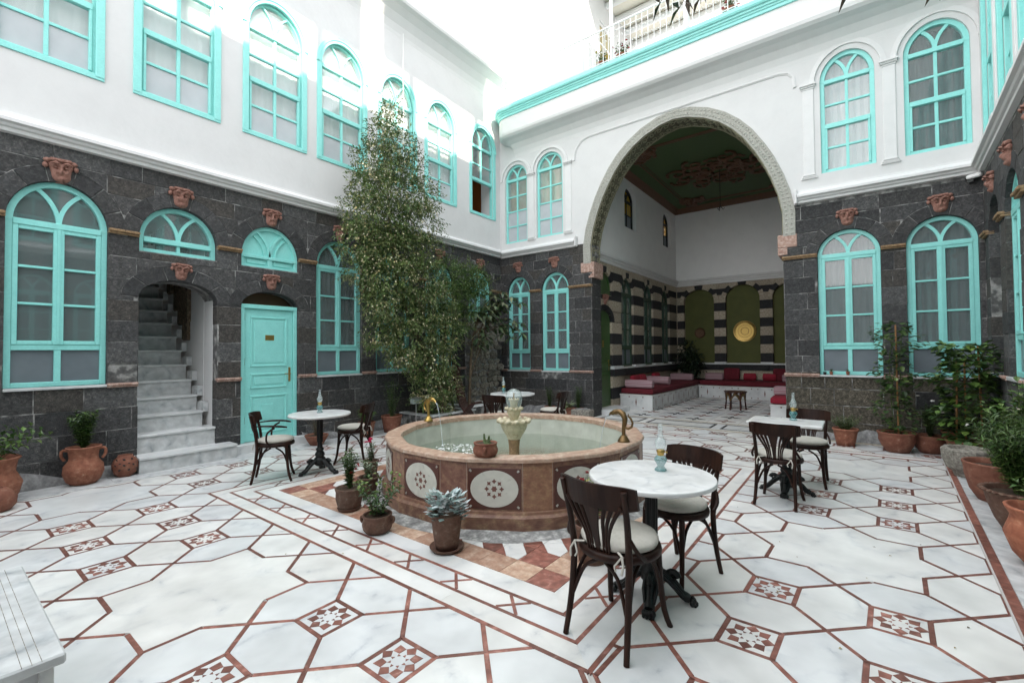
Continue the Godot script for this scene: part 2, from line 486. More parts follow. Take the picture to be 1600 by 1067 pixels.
	M.water = mat(Color(0.40, 0.50, 0.43, 0.28), 0.03)
	M.water.transparency = BaseMaterial3D.TRANSPARENCY_ALPHA
	M.water.normal_enabled = true
	M.water.normal_texture = np_
	M.water.normal_scale = 0.25
	M.water.uv1_triplanar = true
	M.water.uv1_world_triplanar = true
	M.water.uv1_scale = Vector3.ONE * 1.3
	M.stream = mat(Color(0.9, 0.95, 0.97, 0.35), 0.05)
	M.stream.transparency = BaseMaterial3D.TRANSPARENCY_ALPHA
	M.foam = mat(L(0.8, 0.82, 0.82), 0.5)
	M.curtain = tmat(ramp_tex(soft.duplicate(), [[0.0, Color(0.050, 0.053, 0.058)], [1.0, Color(0.085, 0.088, 0.094)]]), 0.8, 0.9)
	M.curtain_pale = mat(L(0.74, 0.745, 0.74), 0.9)
	M.curtain_beige = mat(L(0.55, 0.49, 0.38), 0.9)
	M.lattice = mat(L(0.16, 0.16, 0.18), 0.8)
	M.interior = mat(L(0.16, 0.165, 0.165), 0.8)
	M.orange = mat(L(0.42, 0.14, 0.025), 0.8)
	M.rock = tmat(ramp_tex(patch.duplicate(), [[0.0, Color(0.03, 0.022, 0.015)], [0.5, Color(0.11, 0.08, 0.05)], [1.0, Color(0.25, 0.19, 0.13)]], fine.duplicate(), 0.5), 0.6, 0.9, np_, 1.5)
	# clay
	var cl := ramp_tex(patch.duplicate(), [[0.0, Color(0.12, 0.042, 0.026)], [0.4, Color(0.215, 0.082, 0.050)], [0.72, Color(0.27, 0.115, 0.072)], [0.9, Color(0.34, 0.19, 0.13)], [1.0, Color(0.48, 0.36, 0.29)]], fine.duplicate(), 0.2)
	M.clay = [tmat(cl, 0.6, 0.85, nf, 0.35, L(0.85, 0.82, 0.82)), tmat(cl, 0.5, 0.85, nf, 0.35, L(1.1, 1.05, 1.0)), tmat(cl, 0.45, 0.85, nf, 0.4, L(0.52, 0.68, 0.74)), tmat(cl, 0.4, 0.9, nf, 0.4, L(0.46, 0.66, 0.74))]
	M.soil = tmat(ramp_tex(speck.duplicate(), [[0.0, Color(0.02, 0.014, 0.01)], [1.0, Color(0.10, 0.06, 0.035)]], fine.duplicate(), 0.5), 0.2, 1.0, ng, 1.5)
	M.bark = tmat(ramp_tex(patch.duplicate(), [[0.0, Color(0.05, 0.035, 0.022)], [0.6, Color(0.13, 0.095, 0.06)], [1.0, Color(0.24, 0.20, 0.14)]], fine.duplicate(), 0.4), 0.25, 0.95, nf, 1.0)
	M.green_stem = mat(L(0.06, 0.09, 0.025), 0.8)
	M.cane_stake = mat(L(0.30, 0.15, 0.06), 0.8)
	M.leaf = mat(Color.WHITE, 0.42)
	M.leaf.vertex_color_use_as_albedo = true
	M.leaf.backlight_enabled = true
	M.leaf.backlight = Color(0.22, 0.32, 0.09)
	M.petal = mat(Color.WHITE, 0.7)
	M.petal.vertex_color_use_as_albedo = true
	M.white_paint = mat(L(0.78, 0.78, 0.77), 0.45)
	M.black_plastic = mat(L(0.015, 0.015, 0.016), 0.4)

# ---------------------------------------------------------------- architecture
# an opening is {u0,u1,y0,ys,ya}: sides, foot, springing and crown of its arch (ya == ys: flat head)
func arc_pts(o: Dictionary, grow := 0.0, n := 14) -> PackedVector2Array:
	var p := PackedVector2Array()
	var cx: float = (o.u0 + o.u1) * 0.5
	var hw: float = (o.u1 - o.u0) * 0.5 + grow
	var rise: float = o.ya - o.ys + grow
	for k in n + 1:
		var t := PI * k / n
		p.append(Vector2(cx + hw * cos(t), o.ys + rise * sin(t)))
	return p

func opening(o: Dictionary, grow := 0.0, foot := 0.0) -> PackedVector2Array:
	var p := PackedVector2Array([Vector2(o.u0 - grow, o.y0 - foot), Vector2(o.u1 + grow, o.y0 - foot)])
	if o.ya - o.ys < 0.01:
		p.append(Vector2(o.u1 + grow, o.ys + grow)); p.append(Vector2(o.u0 - grow, o.ys + grow))
	else:
		p.append_array(arc_pts(o, grow))
	return p

func bbox(p: PackedVector2Array) -> Rect2:
	var r := Rect2(p[0], Vector2.ZERO)
	for q in p: r = r.expand(q)
	return r

func rect(a: float, b: float, c: float, d: float) -> PackedVector2Array:
	return PackedVector2Array([Vector2(a, b), Vector2(c, b), Vector2(c, d), Vector2(a, d)])

func cut(pieces: Array, tools: Array) -> Array:
	for t in tools:
		var tb := bbox(t)
		var next := []
		for p in pieces:
			if not bbox(p).intersects(tb):
				next.append(p)
				continue
			for q in Geometry2D.clip_polygons(p, t):
				if abs(MB.area(q)) > 0.0012: next.append(q)
		pieces = next
	return pieces

# a wall with openings, as one solid slab between w0 and w1
func slab(mb: MB, T: Transform3D, u0: float, u1: float, y0: float, y1: float, ops: Array, w0: float, w1: float, grow := 0.0):
	mb.T = T
	var cuts := [u0, u1]
	for o in ops:
		cuts.append(o.u0 - grow); cuts.append(o.u1 + grow)
	cuts.sort()
	for k in cuts.size() - 1:
		if cuts[k + 1] - cuts[k] < 0.002: continue
		var pcs := [rect(cuts[k], y0, cuts[k + 1], y1)]
		var mid: float = (cuts[k] + cuts[k + 1]) * 0.5
		var tools := []
		for o in ops:
			if mid > o.u0 - grow and mid < o.u1 + grow: tools.append(opening(o, grow, 0.0))
		# widen each tool a hair so that no hole is left inside a slice
		for i in tools.size():
			var w := PackedVector2Array()
			var cx: float = (cuts[k] + cuts[k + 1]) * 0.5
			for q in tools[i]: w.append(Vector2(cx + (q.x - cx) * 1.004, q.y))
			tools[i] = w
		for p in cut(pcs, tools): mb.prism(p, w0, w1, 0.0, true)

# coursed blocks, each one an object; rings are arch rings whose stones are laid separately
func stones(parent, T: Transform3D, u0: float, u1: float, courses: Array, tools: Array, lmin: float, lmax: float, mats: Array, depth := 0.14, bev := 0.006, low_mats := []):
	for k in courses.size() - 1:
		var ya: float = courses[k]
		var yb: float = courses[k + 1]
		var u := u0
		var first := true
		while u < u1 - 0.02:
			var len_ := R(lmin, lmax)
			if first: len_ *= R(0.4, 1.0)
			first = false
			var ue: float = min(u + len_, u1)
			if u1 - ue < lmin * 0.5: ue = u1
			var j := R(0.003, 0.005)
			for p in cut([rect(u + j, ya + R(0.003, 0.005), ue - j, yb - R(0.003, 0.005))], tools):
				if abs(MB.area(p)) < 0.004: continue
				var r := bbox(p)
				if min(r.size.x, r.size.y) < 0.035: continue
				var mb := MB.new()
				mb.T = T
				mb.prism(p, -depth, R(-0.001, 0.006), bev * 0.7)
				var mm: Array = mats
				if low_mats.size() > 0 and yb < 1.12 and rng.randf() < 0.85: mm = low_mats
				obj("stone_block", mb, mm[rng.randi() % mm.size()], parent)
			u = ue

# the stones of an arch ring
func ring(parent, T: Transform3D, o: Dictionary, th: float, n: int, mats: Array, w1 := 0.006, depth := 0.14, called := "arch_stone"):
	var cx: float = (o.u0 + o.u1) * 0.5
	var hw: float = (o.u1 - o.u0) * 0.5
	var rise: float = o.ya - o.ys
	for k in n:
		var p := PackedVector2Array()
		var t0 := PI * (k + 0.02) / n
		var t1 := PI * (k + 0.98) / n
		for s in 4:
			var t := lerpf(t0, t1, s / 3.0)
			p.append(Vector2(cx + (hw + th) * cos(t), o.ys + (rise + th) * sin(t)))
		for s in 4:
			var t := lerpf(t1, t0, s / 3.0)
			p.append(Vector2(cx + (hw + 0.002) * cos(t), o.ys + (rise + 0.002) * sin(t)))
		var mb := MB.new()
		mb.T = T
		mb.prism(p, -depth, w1 + R(-0.003, 0.003), 0.004)
		obj(called, mb, mats[k % mats.size()] if mats.size() == 2 else mats[rng.randi() % mats.size()], parent)

func rb(mb: MB, u0: float, v0: float, u1: float, v1: float, w0: float, w1: float, c := 0.004):
	mb.box(Vector3(u0, v0, w0), Vector3(u1, v1, w1), c)

func pane(parent, T: Transform3D, p: PackedVector2Array, w: float, m: Material):
	var mb := MB.new()
	mb.T = T
	mb.prism(p, w - 0.003, w + 0.003, 0.0, true)
	obj("pane", mb, m, parent)

func bar_curve(mb: MB, pts: PackedVector2Array, wd: float, w0: float, w1: float):
	var a := PackedVector2Array()
	var b := PackedVector2Array()
	for i in pts.size():
		var d := (pts[min(i + 1, pts.size() - 1)] - pts[max(i - 1, 0)]).normalized()
		var nn := Vector2(-d.y, d.x) * wd * 0.5
		a.append(pts[i] + nn); b.append(pts[i] - nn)
	mb.band(a, b, w0, w1)

# arched window: o is its opening; f = {fw, w, low, rows, style, frame, glass, low_glass, low_rows, casing}
func window(parent, T: Transform3D, o: Dictionary, f: Dictionary) -> Node3D:
	var win := Node3D.new()
	win.name = numbered("window", parent)
	parent.add_child(win, true)
	var fw: float = f.get("fw", 0.055)
	var w: float = f.get("w", -0.08)
	var dp: float = f.get("depth", 0.07)
	var fm: Material = f.get("frame", M.teal)
	var cx: float = (o.u0 + o.u1) * 0.5
	var hw: float = (o.u1 - o.u0) * 0.5
	var rise: float = o.ya - o.ys
	var mb := MB.new()
	mb.T = T
	if f.get("casing", 0.0) > 0.0:
		var cw: float = f.casing
		var proud := 0.022
		mb.box(Vector3(o.u0 - cw, o.y0 - 0.03, -0.02), Vector3(o.u0 + 0.012, o.ys, proud), 0.004)
		mb.box(Vector3(o.u1 - 0.012, o.y0 - 0.03, -0.02), Vector3(o.u1 + cw, o.ys, proud), 0.004)
		if rise > 0.01:
			mb.band(arc_pts(o, -0.012, 22), arc_pts(o, cw, 22), -0.02, proud)
			mb.band(arc_pts(o, cw - 0.035, 22), arc_pts(o, cw + 0.012, 22), -0.02, proud + 0.012)
		else:
			mb.box(Vector3(o.u0 - cw, o.ys, -0.02), Vector3(o.u1 + cw, o.ys + cw, proud), 0.004)
		mb.box(Vector3(o.u0 - cw, o.y0 - 0.06, -0.02), Vector3(o.u1 + cw, o.y0 + 0.004, proud - 0.006), 0.004)
	# outer frame
	rb(mb, o.u0, o.y0, o.u0 + fw, o.ys, w - dp, w)
	rb(mb, o.u1 - fw, o.y0, o.u1, o.ys, w - dp, w)
	rb(mb, o.u0 + fw, o.y0, o.u1 - fw, o.y0 + fw, w - dp, w - 0.004)
	if rise > 0.01:
		mb.band(arc_pts(o, -fw, 22), arc_pts(o, 0.0, 22), w - dp, w)
		rb(mb, o.u0 + fw, o.ys - 0.035, o.u1 - fw, o.ys + 0.03, w - dp, w + 0.012)
	else:
		rb(mb, o.u0 + fw, o.ys - fw, o.u1 - fw, o.ys, w - dp, w)
	obj("frame", mb, fm, win)
	var ilo: float = o.u0 + fw
	var ihi: float = o.u1 - fw
	if rise > 0.01:
		var tb := MB.new()
		tb.T = T
		var ih := hw - fw * 0.5
		var rr := rise - fw * 0.5
		var lp := PackedVector2Array()
		var rp := PackedVector2Array()
		for k in 9:
			var th: float = k / 8.0 * PI / 3.0
			rp.append(Vector2(cx + ih - ih * cos(th), o.ys + rr * sin(th)))
			lp.append(Vector2(cx - ih + ih * cos(th), o.ys + rr * sin(th)))
		bar_curve(tb, rp, fw * 0.72, w - dp + 0.012, w - 0.012)
		bar_curve(tb, lp, fw * 0.72, w - dp + 0.014, w - 0.014)
		obj("tracery", tb, fm, win)
		# three panes of the lunette
		var arc := PackedVector2Array()
		var i2 := hw - fw * 0.7
		var r2 := rise - fw * 0.7
		for part in 3:
			var pl := PackedVector2Array()
			if part == 1:
				for k in 9: pl.append(Vector2(cx + i2 * cos(PI / 3 + PI / 3 * k / 8.0), o.ys + r2 * sin(PI / 3 + PI / 3 * k / 8.0)))
				for k in range(7, -1, -1): pl.append(lp[k])
				for k in range(1, 8): pl.append(rp[k])
			else:
				var sg := 1.0 if part == 0 else -1.0
				for k in 9: pl.append(Vector2(cx + sg * i2 * cos(PI / 3 * k / 8.0), o.ys + r2 * sin(PI / 3 * k / 8.0)))
				for k in range(7, -1, -1): pl.append(rp[k] if part == 0 else lp[k])
			pane(win, T, pl, w - dp * 0.55, f.get("lunette", f.get("glass", M.glass)))
	var top: float = o.ys - (0.035 if rise > 0.01 else fw)
	var y := float(o.y0) + fw
	var style: String = f.get("style", "casement")
	if style == "lunette":
		if o.ys - o.y0 > 0.1:
			var bm := MB.new()
			bm.T = T
			rb(bm, cx - fw * 0.35, y, cx + fw * 0.35, top, w - dp + 0.01, w - 0.008)
			obj("glazing_bar", bm, fm, win)
			for s in 2:
				pane(win, T, rect(ilo if s == 0 else cx + fw * 0.3, y, cx - fw * 0.3 if s == 0 else ihi, top), w - dp * 0.55, f.get("glass", M.glass))
		return win
	if style == "casement":
		var low: float = f.get("low", 0.42)
		if low > 0.0:
			var lb := MB.new()
			lb.T = T
			rb(lb, ilo, o.y0 + low - 0.03, ihi, o.y0 + low + 0.03, w - dp, w - 0.004)
			rb(lb, cx - 0.028, y, cx + 0.028, o.y0 + low - 0.03, w - dp, w - 0.006)
			obj("glazing_bar", lb, fm, win)
			for s in 2:
				pane(win, T, rect(ilo if s == 0 else cx + 0.026, y, cx - 0.026 if s == 0 else ihi, o.y0 + low - 0.03), w - dp * 0.5, f.get("low_glass", M.frosted))
			y = o.y0 + low + 0.03
		for s in 2:
			var a := ilo if s == 0 else cx + 0.002
			var b := cx - 0.002 if s == 0 else ihi
			var cm := MB.new()
			cm.T = T
			var st := 0.042
			var w1 := w + 0.006
			rb(cm, a, y, a + st, top, w - 0.045, w1)
			rb(cm, b - st, y, b, top, w - 0.045, w1)
			rb(cm, a + st, y, b - st, y + st, w - 0.045, w1 - 0.003)
			rb(cm, a + st, top - st, b - st, top, w - 0.045, w1 - 0.003)
			var rows: int = f.get("rows", 3)
			var h := (top - y - st * 2) / rows
			for k in range(1, rows): rb(cm, a + st, y + st + h * k - 0.013, b - st, y + st + h * k + 0.013, w - 0.04, w1 - 0.008)
			if s == 1: rb(cm, a - 0.016, y, a + 0.014, top, w1 - 0.004, w1 + 0.008)
			obj("casement", cm, fm, win)
			for k in rows: pane(win, T, rect(a + st, y + st + h * k, b - st, y + st + h * (k + 1)), w - 0.022, f.get("glass", M.glass))
		return win
	# sash or fixed: rows of two panes
	var rows2: int = f.get("rows", 4)
	var lowr: int = f.get("low_rows", 1)
	var open_: int = f.get("open", 0)
	var h2 := (top - y) / rows2
	var sb := MB.new()
	sb.T = T
	var half := rows2 / 2
	var yb: float = y + h2 * open_
	rb(sb, cx - 0.02, yb, cx + 0.02, top, w - 0.05, w - 0.006)
	for k in range(open_, rows2):
		if k == open_ and open_ == 0: continue
		var t := 0.036 if (style == "sash" and k == half) or k == open_ else 0.017
		var wf := w + 0.02 if (style == "sash" and k == half) or (k == open_) else w - 0.008
		rb(sb, ilo, y + h2 * k - t, ihi, y + h2 * k + t, w - 0.05, wf)
	if style == "sash":
		for s in 2: rb(sb, ilo if s == 0 else ihi - 0.03, yb, ilo + 0.03 if s == 0 else ihi, y + h2 * half, w - 0.04, w + 0.012)
	obj("sash", sb, fm, win)
	for k in range(open_, rows2):
		for s in 2:
			var g: Material = f.get("low_glass", M.frosted) if k < lowr else f.get("glass", M.glass)
			pane(win, T, rect(ilo if s == 0 else cx + 0.018, y + h2 * k, cx - 0.018 if s == 0 else ihi, y + h2 * (k + 1)), w - 0.028, g)
	return win

func curtain(T: Transform3D, u0: float, u1: float, v0: float, v1: float, w: float, m: Material, label: String, folds := 9.0):
	var mb := MB.new()
	mb.T = T
	var g := []
	var amp := 1.0 if folds > 5.5 else 0.25
	var ph := R(0, 6)
	for i in 3:
		var row := []
		for j in 41:
			var t := j / 40.0
			var d := 0.022 * sin(t * folds * TAU + ph) + 0.012 * sin(t * folds * 2.3 * TAU + ph * 2.0 + i * 0.5)
			row.append(Vector3(lerpf(u0, u1, t), lerpf(v0, v1, i / 2.0), w + d * amp))
		g.append(row)
	mb.sheet(g)
	tag(obj("curtain", mb, m), label, "curtain", "curtains behind the windows")

# grotesque stone face above an arch
var mask_mesh: ArrayMesh
func make_mask() -> ArrayMesh:
	var mb := MB.new()
	var N := 16
	var g := []
	for i in N + 1:
		var row := []
		for j in N + 1:
			var v := lerpf(-1, 1, i / float(N))
			var u := lerpf(-1, 1, j / float(N))
			var hw: float = 0.78 + 0.22 * clamp(v, -1, 0.6)
			if v < -0.3: hw = 0.71 * sqrt(max(0.0, 1.0 - pow((-v - 0.3) / 0.78, 2.0))) + 0.02
			if v > 0.55: hw = 0.93 - 0.25 * (v - 0.55)
			var edge: float = max(0.0, 1.0 - pow(abs(u), 4.0)) * (1.0 - pow(abs(v), 6.0))
			var z := 0.45 * edge
			z += 0.34 * exp(-pow(u / 0.16, 2) - pow((v + 0.02) / 0.30, 2))
			z -= 0.30 * exp(-pow((abs(u) - 0.36) / 0.17, 2) - pow((v - 0.20) / 0.13, 2))
			z += 0.24 * exp(-pow((abs(u) - 0.38) / 0.26, 2) - pow((v - 0.46 - 0.1 * abs(u)) / 0.10, 2))
			z += 0.20 * exp(-pow((abs(u) - 0.46) / 0.18, 2) - pow((v + 0.12) / 0.2, 2))
			z -= 0.30 * exp(-pow(u / 0.30, 2) - pow((v + 0.44 + 0.2 * u * u) / 0.055, 2))
			z += 0.14 * exp(-pow(u / 0.28, 2) - pow((v + 0.58) / 0.08, 2))
			z += 0.20 * exp(-pow(u / 0.2, 2) - pow((v + 0.80) / 0.12, 2))
			z += 0.22 * exp(-pow((abs(u) - 0.9) / 0.14, 2) - pow((v - 0.42) / 0.2, 2))
			row.append(Vector3(u * hw * 0.105, v * 0.125, -0.02 + z * 0.135))
		g.append(row)
	mb.sheet(g)
	# leafy tufts at the temples and cheeks, a small cap stone
	for s in [-1.0, 1.0]:
		mb.ball(Vector3(s * 0.088, 0.098, 0.025), Vector3(0.030, 0.026, 0.035), 8, 6)
		mb.ball(Vector3(s * 0.104, 0.045, 0.02), Vector3(0.020, 0.030, 0.030), 8, 6)
		mb.ball(Vector3(s * 0.045, 0.108, 0.035), Vector3(0.028, 0.018, 0.03), 8, 6)
		mb.tube([Vector3(s * 0.012, 0.066, 0.075), Vector3(s * 0.04, 0.078, 0.085), Vector3(s * 0.075, 0.062, 0.065)], [0.008, 0.013, 0.006], 6)
		mb.ball(Vector3(s * 0.038, 0.030, 0.060), Vector3(0.013, 0.009, 0.010), 8, 6)
	mb.box(Vector3(-0.075, 0.095, -0.02), Vector3(0.075, 0.128, 0.065), 0.008)
	return mb.mesh()

func mask(parent, T: Transform3D, u: float, v: float, m: Material, s := 1.0):
	if mask_mesh == null: mask_mesh = make_mask()
	var o := obj("carved_mask", mask_mesh, m, parent)
	o.transform = T * Transform3D(Basis().scaled(Vector3(s * 1.18, s * 1.02, s * 0.95)), Vector3(u, v, 0.0)) * Transform3D(Basis(Vector3.BACK, R(-0.06, 0.06)), Vector3.ZERO)

func course_line(parent, T: Transform3D, u0: float, u1: float, y: float, h: float, out: float, m: Material, called := "string_course"):
	var mb := MB.new()
	mb.T = T
	var n := int(max(2, (u1 - u0) / 0.1))
	var g := [PackedVector2Array(), PackedVector2Array()]
	for k in n:
		var a := lerpf(u0, u1, k / float(n))
		var b := lerpf(u0, u1, (k + 1.0) / n)
		var e := R(-0.004, 0.004)
		mb.box(Vector3(a, y, -0.05), Vector3(b, y + h * 0.42 + e, out * 0.62 + e), 0.004)
		mb.box(Vector3(a, y + h * 0.42, -0.05), Vector3(b, y + h, out + e), 0.006)
	obj(called, mb, m, parent)

func cornice(parent, pr: Array, path: Array, outs: Array, m: Material, called := "cornice"):
	var mb := MB.new()
	mb.sweep(pr, path, outs)
	obj(called, mb, m, parent)

# ---------------------------------------------------------------- the four wings round the courtyard
var TL := Transform3D(Basis(Vector3(0, 0, -1), Vector3(0, 1, 0), Vector3(1, 0, 0)), Vector3(-6.97, 0, 0))
var TB := Transform3D(Basis(), Vector3(0, 0, -8.75))
var TR := Transform3D(Basis(Vector3(-0.051, 0, 1).normalized(), Vector3.UP, Vector3(-1, 0, -0.051).normalized()), Vector3(1.44, 0, -8.75))
var TF := Transform3D(Basis(Vector3(-1, 0, 0), Vector3.UP, Vector3(0, 0, -1)), Vector3(0, 0, 2.4))
var COURSES := [0.0, 0.27, 0.53, 0.79, 1.05, 1.31, 1.57, 1.82, 2.07, 2.33, 2.59, 2.86, 3.09, 3.31, 3.53, 3.75]
var CORN := [Vector2(0, 3.72), Vector2(0.055, 3.73), Vector2(0.06, 3.765), Vector2(0.085, 3.775), Vector2(0.10, 3.80), Vector2(0.135, 3.815), Vector2(0.135, 3.85), Vector2(0.10, 3.865), Vector2(0.075, 3.89), Vector2(0.03, 3.92), Vector2(0.028, 3.95), Vector2(0, 3.955)]

func op(u0, u1, y0, ys, ya) -> Dictionary: return {"u0": float(u0), "u1": float(u1), "y0": float(y0), "ys": float(ys), "ya": float(ya)}

func stone_front(b, T: Transform3D, u0, u1, ops: Array, top: float, low_mats := [], th := 0.45, x0 := 0.0, x1 := 0.0):
	var mb := MB.new()
	slab(mb, T, u0 - x0, u1 + x1, 0.0, top, ops, -th, -0.0015, 0.006)
	obj("stone_wall", mb, M.mortar, b)
	var tools := []
	for o in ops:
		tools.append(opening(o, 0.0, 0.01))
		tools.append(arc_pts(o, 0.175))
	stones(b, T, u0, u1, COURSES, tools, 0.30, 0.62, M.basalt, 0.14, 0.006, low_mats)
	for o in ops: ring(b, T, o, 0.17, 7 if o.ya - o.ys > 0.3 else 5, [M.basalt[0], M.basalt[1], M.basalt[2]])

func ledges(b, T, spans: Array, y: float, m: Material, h := 0.055, out := 0.05):
	for s in spans: course_line(b, T, s[0], s[1], y, h, out, m)

func shell(b, lo: Vector3, hi: Vector3, m: Material, skip := -1):
	# floor, ceiling and walls of a room, each with a thickness; skip: 0 -x, 1 +x, 2 -z, 3 +z
	var mb := MB.new()
	var t := 0.15
	mb.box(Vector3(lo.x - t, lo.y - t, lo.z - t), Vector3(hi.x + t, lo.y, hi.z + t))
	mb.box(Vector3(lo.x - t, hi.y, lo.z - t), Vector3(hi.x + t, hi.y + t, hi.z + t))
	if skip != 0: mb.box(Vector3(lo.x - t, lo.y, lo.z), Vector3(lo.x, hi.y, hi.z))
	if skip != 1: mb.box(Vector3(hi.x, lo.y, lo.z), Vector3(hi.x + t, hi.y, hi.z))
	if skip != 2: mb.box(Vector3(lo.x - t, lo.y, lo.z - t), Vector3(hi.x + t, hi.y, lo.z))
	if skip != 3: mb.box(Vector3(lo.x - t, lo.y, hi.z), Vector3(hi.x + t, hi.y, hi.z + t))
	obj("room", mb, m, b)

func rail(b, p: Vector3, q: Vector3, h: float, step := 0.115, curls := true):
	var mb := MB.new()
	var d := q - p
	var n := int(d.length() / step)
	mb.tube([p + Vector3.UP * h, q + Vector3.UP * h], 0.018, 6)
	mb.tube([p + Vector3.UP * 0.07, q + Vector3.UP * 0.07], 0.010, 5)
	mb.tube([p + Vector3.UP * (h - 0.12), q + Vector3.UP * (h - 0.12)], 0.008, 5)
	for k in n + 1:
		var o := p + d * (float(k) / n)
		mb.tube([o, o + Vector3.UP * h], 0.008, 5, false)
		if curls and k < n:
			var s := d.normalized()
			for c in [[0.28, 1.0], [0.48, -1.0]]:
				var pts := []
				for i in 9:
					var a: float = i / 8.0 * 4.6
					var r: float = 0.036 * (1.0 - i / 11.0)
					pts.append(o + s * (0.055 + c[1] * r * cos(a)) + Vector3.UP * (c[0] * h / 0.75 + r * sin(a)))
				mb.tube(pts, 0.006, 4, false)
	obj("railing", mb, M.white_paint, b)

func left_wing():
	var b := thing("courtyard_building", "left wing with basalt ground floor, stairway, turquoise door and tall sash windows above", "building")
	var W := [op(-0.66, 0.16, 1.07, 2.84, 3.31), op(0.54, 1.35, 1.07, 2.84, 3.32), op(1.64, 2.49, 2.69, 2.86, 3.31), op(2.80, 3.63, 2.68, 2.84, 3.31),
		op(3.93, 4.78, 1.05, 2.85, 3.31), op(5.08, 5.89, 1.05, 2.85, 3.31), op(6.28, 7.08, 1.05, 2.85, 3.31), op(7.58, 8.36, 1.05, 2.85, 3.29)]
	var ST := op(1.64, 2.49, 0.0, 2.12, 2.36)
	var DR := op(2.80, 3.63, 0.0, 2.10, 2.33)
	stone_front(b, TL, -2.4, 8.75, W + [ST, DR], 3.78, [], 0.45, 0.0, 0.4)
	# the worn render at the foot of the wall
	var sk := MB.new()
	sk.T = TL
	for s in [[-2.4, 1.60], [2.56, 2.78], [3.68, 8.6]]:
		var n := int((s[1] - s[0]) / 0.16) + 1
		for k in n:
			var a: float = lerpf(s[0], s[1], k / float(n))
			var e: float = lerpf(s[0], s[1], (k + 1.0) / n)
			var h0: float = 0.13 + 0.05 * sin(a * 4.1) + 0.03 * sin(a * 11.0)
			var h1: float = 0.13 + 0.05 * sin(e * 4.1) + 0.03 * sin(e * 11.0)
			var g := [[Vector3(a, 0, 0.10), Vector3(e, 0, 0.10)], [Vector3(a, h0 * 0.5, 0.06), Vector3(e, h1 * 0.5, 0.06)], [Vector3(a, h0, 0.022), Vector3(e, h1, 0.022)], [Vector3(a, h0 + 0.02, -0.02), Vector3(e, h1 + 0.02, -0.02)]]
			sk.sheet(g)
	obj("render_skirting", sk, M.skirt, b)
	ledges(b, TL, [[-2.4, -0.66], [0.16, 0.54], [1.35, 1.64], [2.49, 2.80], [3.63, 3.93], [4.78, 5.08], [5.89, 6.28], [7.08, 7.58], [8.36, 8.74]], 2.85, M.tan)
	ledges(b, TL, [[1.35, 1.64], [2.49, 2.80], [3.63, 3.93], [4.78, 5.08], [5.89, 6.28], [7.08, 7.5]], 1.03, M.pink_stone, 0.05, 0.04)
	var cen := []
	for o in W: cen.append((o.u0 + o.u1) * 0.5)
	for c in cen: mask(b, TL, c, 3.44, M.pink_stone_red, 1.0)
	mask(b, TL, 2.075, 2.475, M.pink_stone_red, 0.85)
	mask(b, TL, 3.215, 2.475, M.pink_stone_red, 0.9)
	for k in W.size():
		if k == 2: window(b, TL, W[k], {"style": "lunette", "w": -0.07})
		elif k == 3: panel_lunette(b, TL, W[k])
		else:
			window(b, TL, W[k], {"w": -0.05, "low": 0.43})
			var sill := MB.new()
			sill.T = TL
			sill.box(Vector3(W[k].u0 - 0.0, W[k].y0 - 0.03, -0.14), Vector3(W[k].u1, W[k].y0 - 0.001, 0.025), 0.004)
			obj("window_sill", sill, M.white_marble[3], b)
	# white storey
	var U := []
	for c in [[0.44, 1.20], [1.66, 2.42], [2.90, 3.66], [4.03, 4.79], [5.22, 5.96], [6.36, 7.10], [7.72, 8.46]]: U.append(op(c[0] - 0.03, c[1] + 0.03, 4.67, 6.24, 6.73))
	var ub := MB.new()
	slab(ub, TL, -2.4, 9.14, 3.78, 8.72, U, -0.40, 0.0)
	slab(ub, TL, -2.4, 5.55, 8.72, 9.86, [], -0.40, 0.0)
	slab(ub, TL, 7.38, 9.14, 8.72, 9.86, [], -0.40, 0.0)
	obj("upper_wall", ub, M.plaster, b)
	for k in U.size():
		window(b, TL, U[k], {"style": "sash", "casing": 0.068, "fw": 0.036, "w": -0.035, "rows": 4, "low_rows": 1, "low_glass": M.frosted_pale, "open": 2 if k == 6 else 0})
	cornice(b, CORN, [TL * Vector3(-2.4, 0, 0), TL * Vector3(8.75, 0, 0)], [Vector3.RIGHT, Vector3(1, 0, 1)], M.plaster_trim)
	var eave := [Vector2(0, 7.55), Vector2(0.015, 7.62), Vector2(0.06, 7.74), Vector2(0.15, 7.87), Vector2(0.26, 7.96), Vector2(0.34, 7.99), Vector2(0.36, 8.03), Vector2(0.36, 8.25), Vector2(0.33, 8.27), Vector2(0, 8.28)]
	cornice(b, eave, [TL * Vector3(-2.4, 0, 0), TL * Vector3(8.75, 0, 0)], [Vector3.RIGHT, Vector3.RIGHT], M.plaster_trim, "eaves")
	rail(b, TL * Vector3(5.55, 8.72, -0.2), TL * Vector3(7.38, 8.72, -0.2), 0.9)
	rail(b, TL * Vector3(5.0, 9.86, -0.2), TL * Vector3(8.75, 9.86, -0.2), 0.9, 0.10, false)
	var tf := MB.new()
	tf.T = TL
	tf.box(Vector3(5.6, 8.72, -1.2), Vector3(5.7, 10.6, -1.1)); tf.box(Vector3(7.0, 8.72, -1.2), Vector3(7.1, 10.6, -1.1)); tf.box(Vector3(5.6, 10.6, -1.2), Vector3(7.1, 10.7, -1.1))
	obj("roof_frame", tf, M.teal, b)
	# rooms
	shell(b, Vector3(-10.2, 0.0, -8.9), Vector3(-7.42, 3.6, -2.78), M.interior, 1)
	shell(b, Vector3(-10.2, 0.0, -1.36), Vector3(-7.42, 3.6, 2.4), M.interior, 1)
	shell(b, Vector3(-10.2, 3.95, -7.3), Vector3(-7.38, 7.4, 2.4), M.interior, 1)
	shell(b, Vector3(-10.2, 3.95, -8.9), Vector3(-7.38, 7.4, -7.46), M.orange, 1)
	stairs(b)
	door(b)
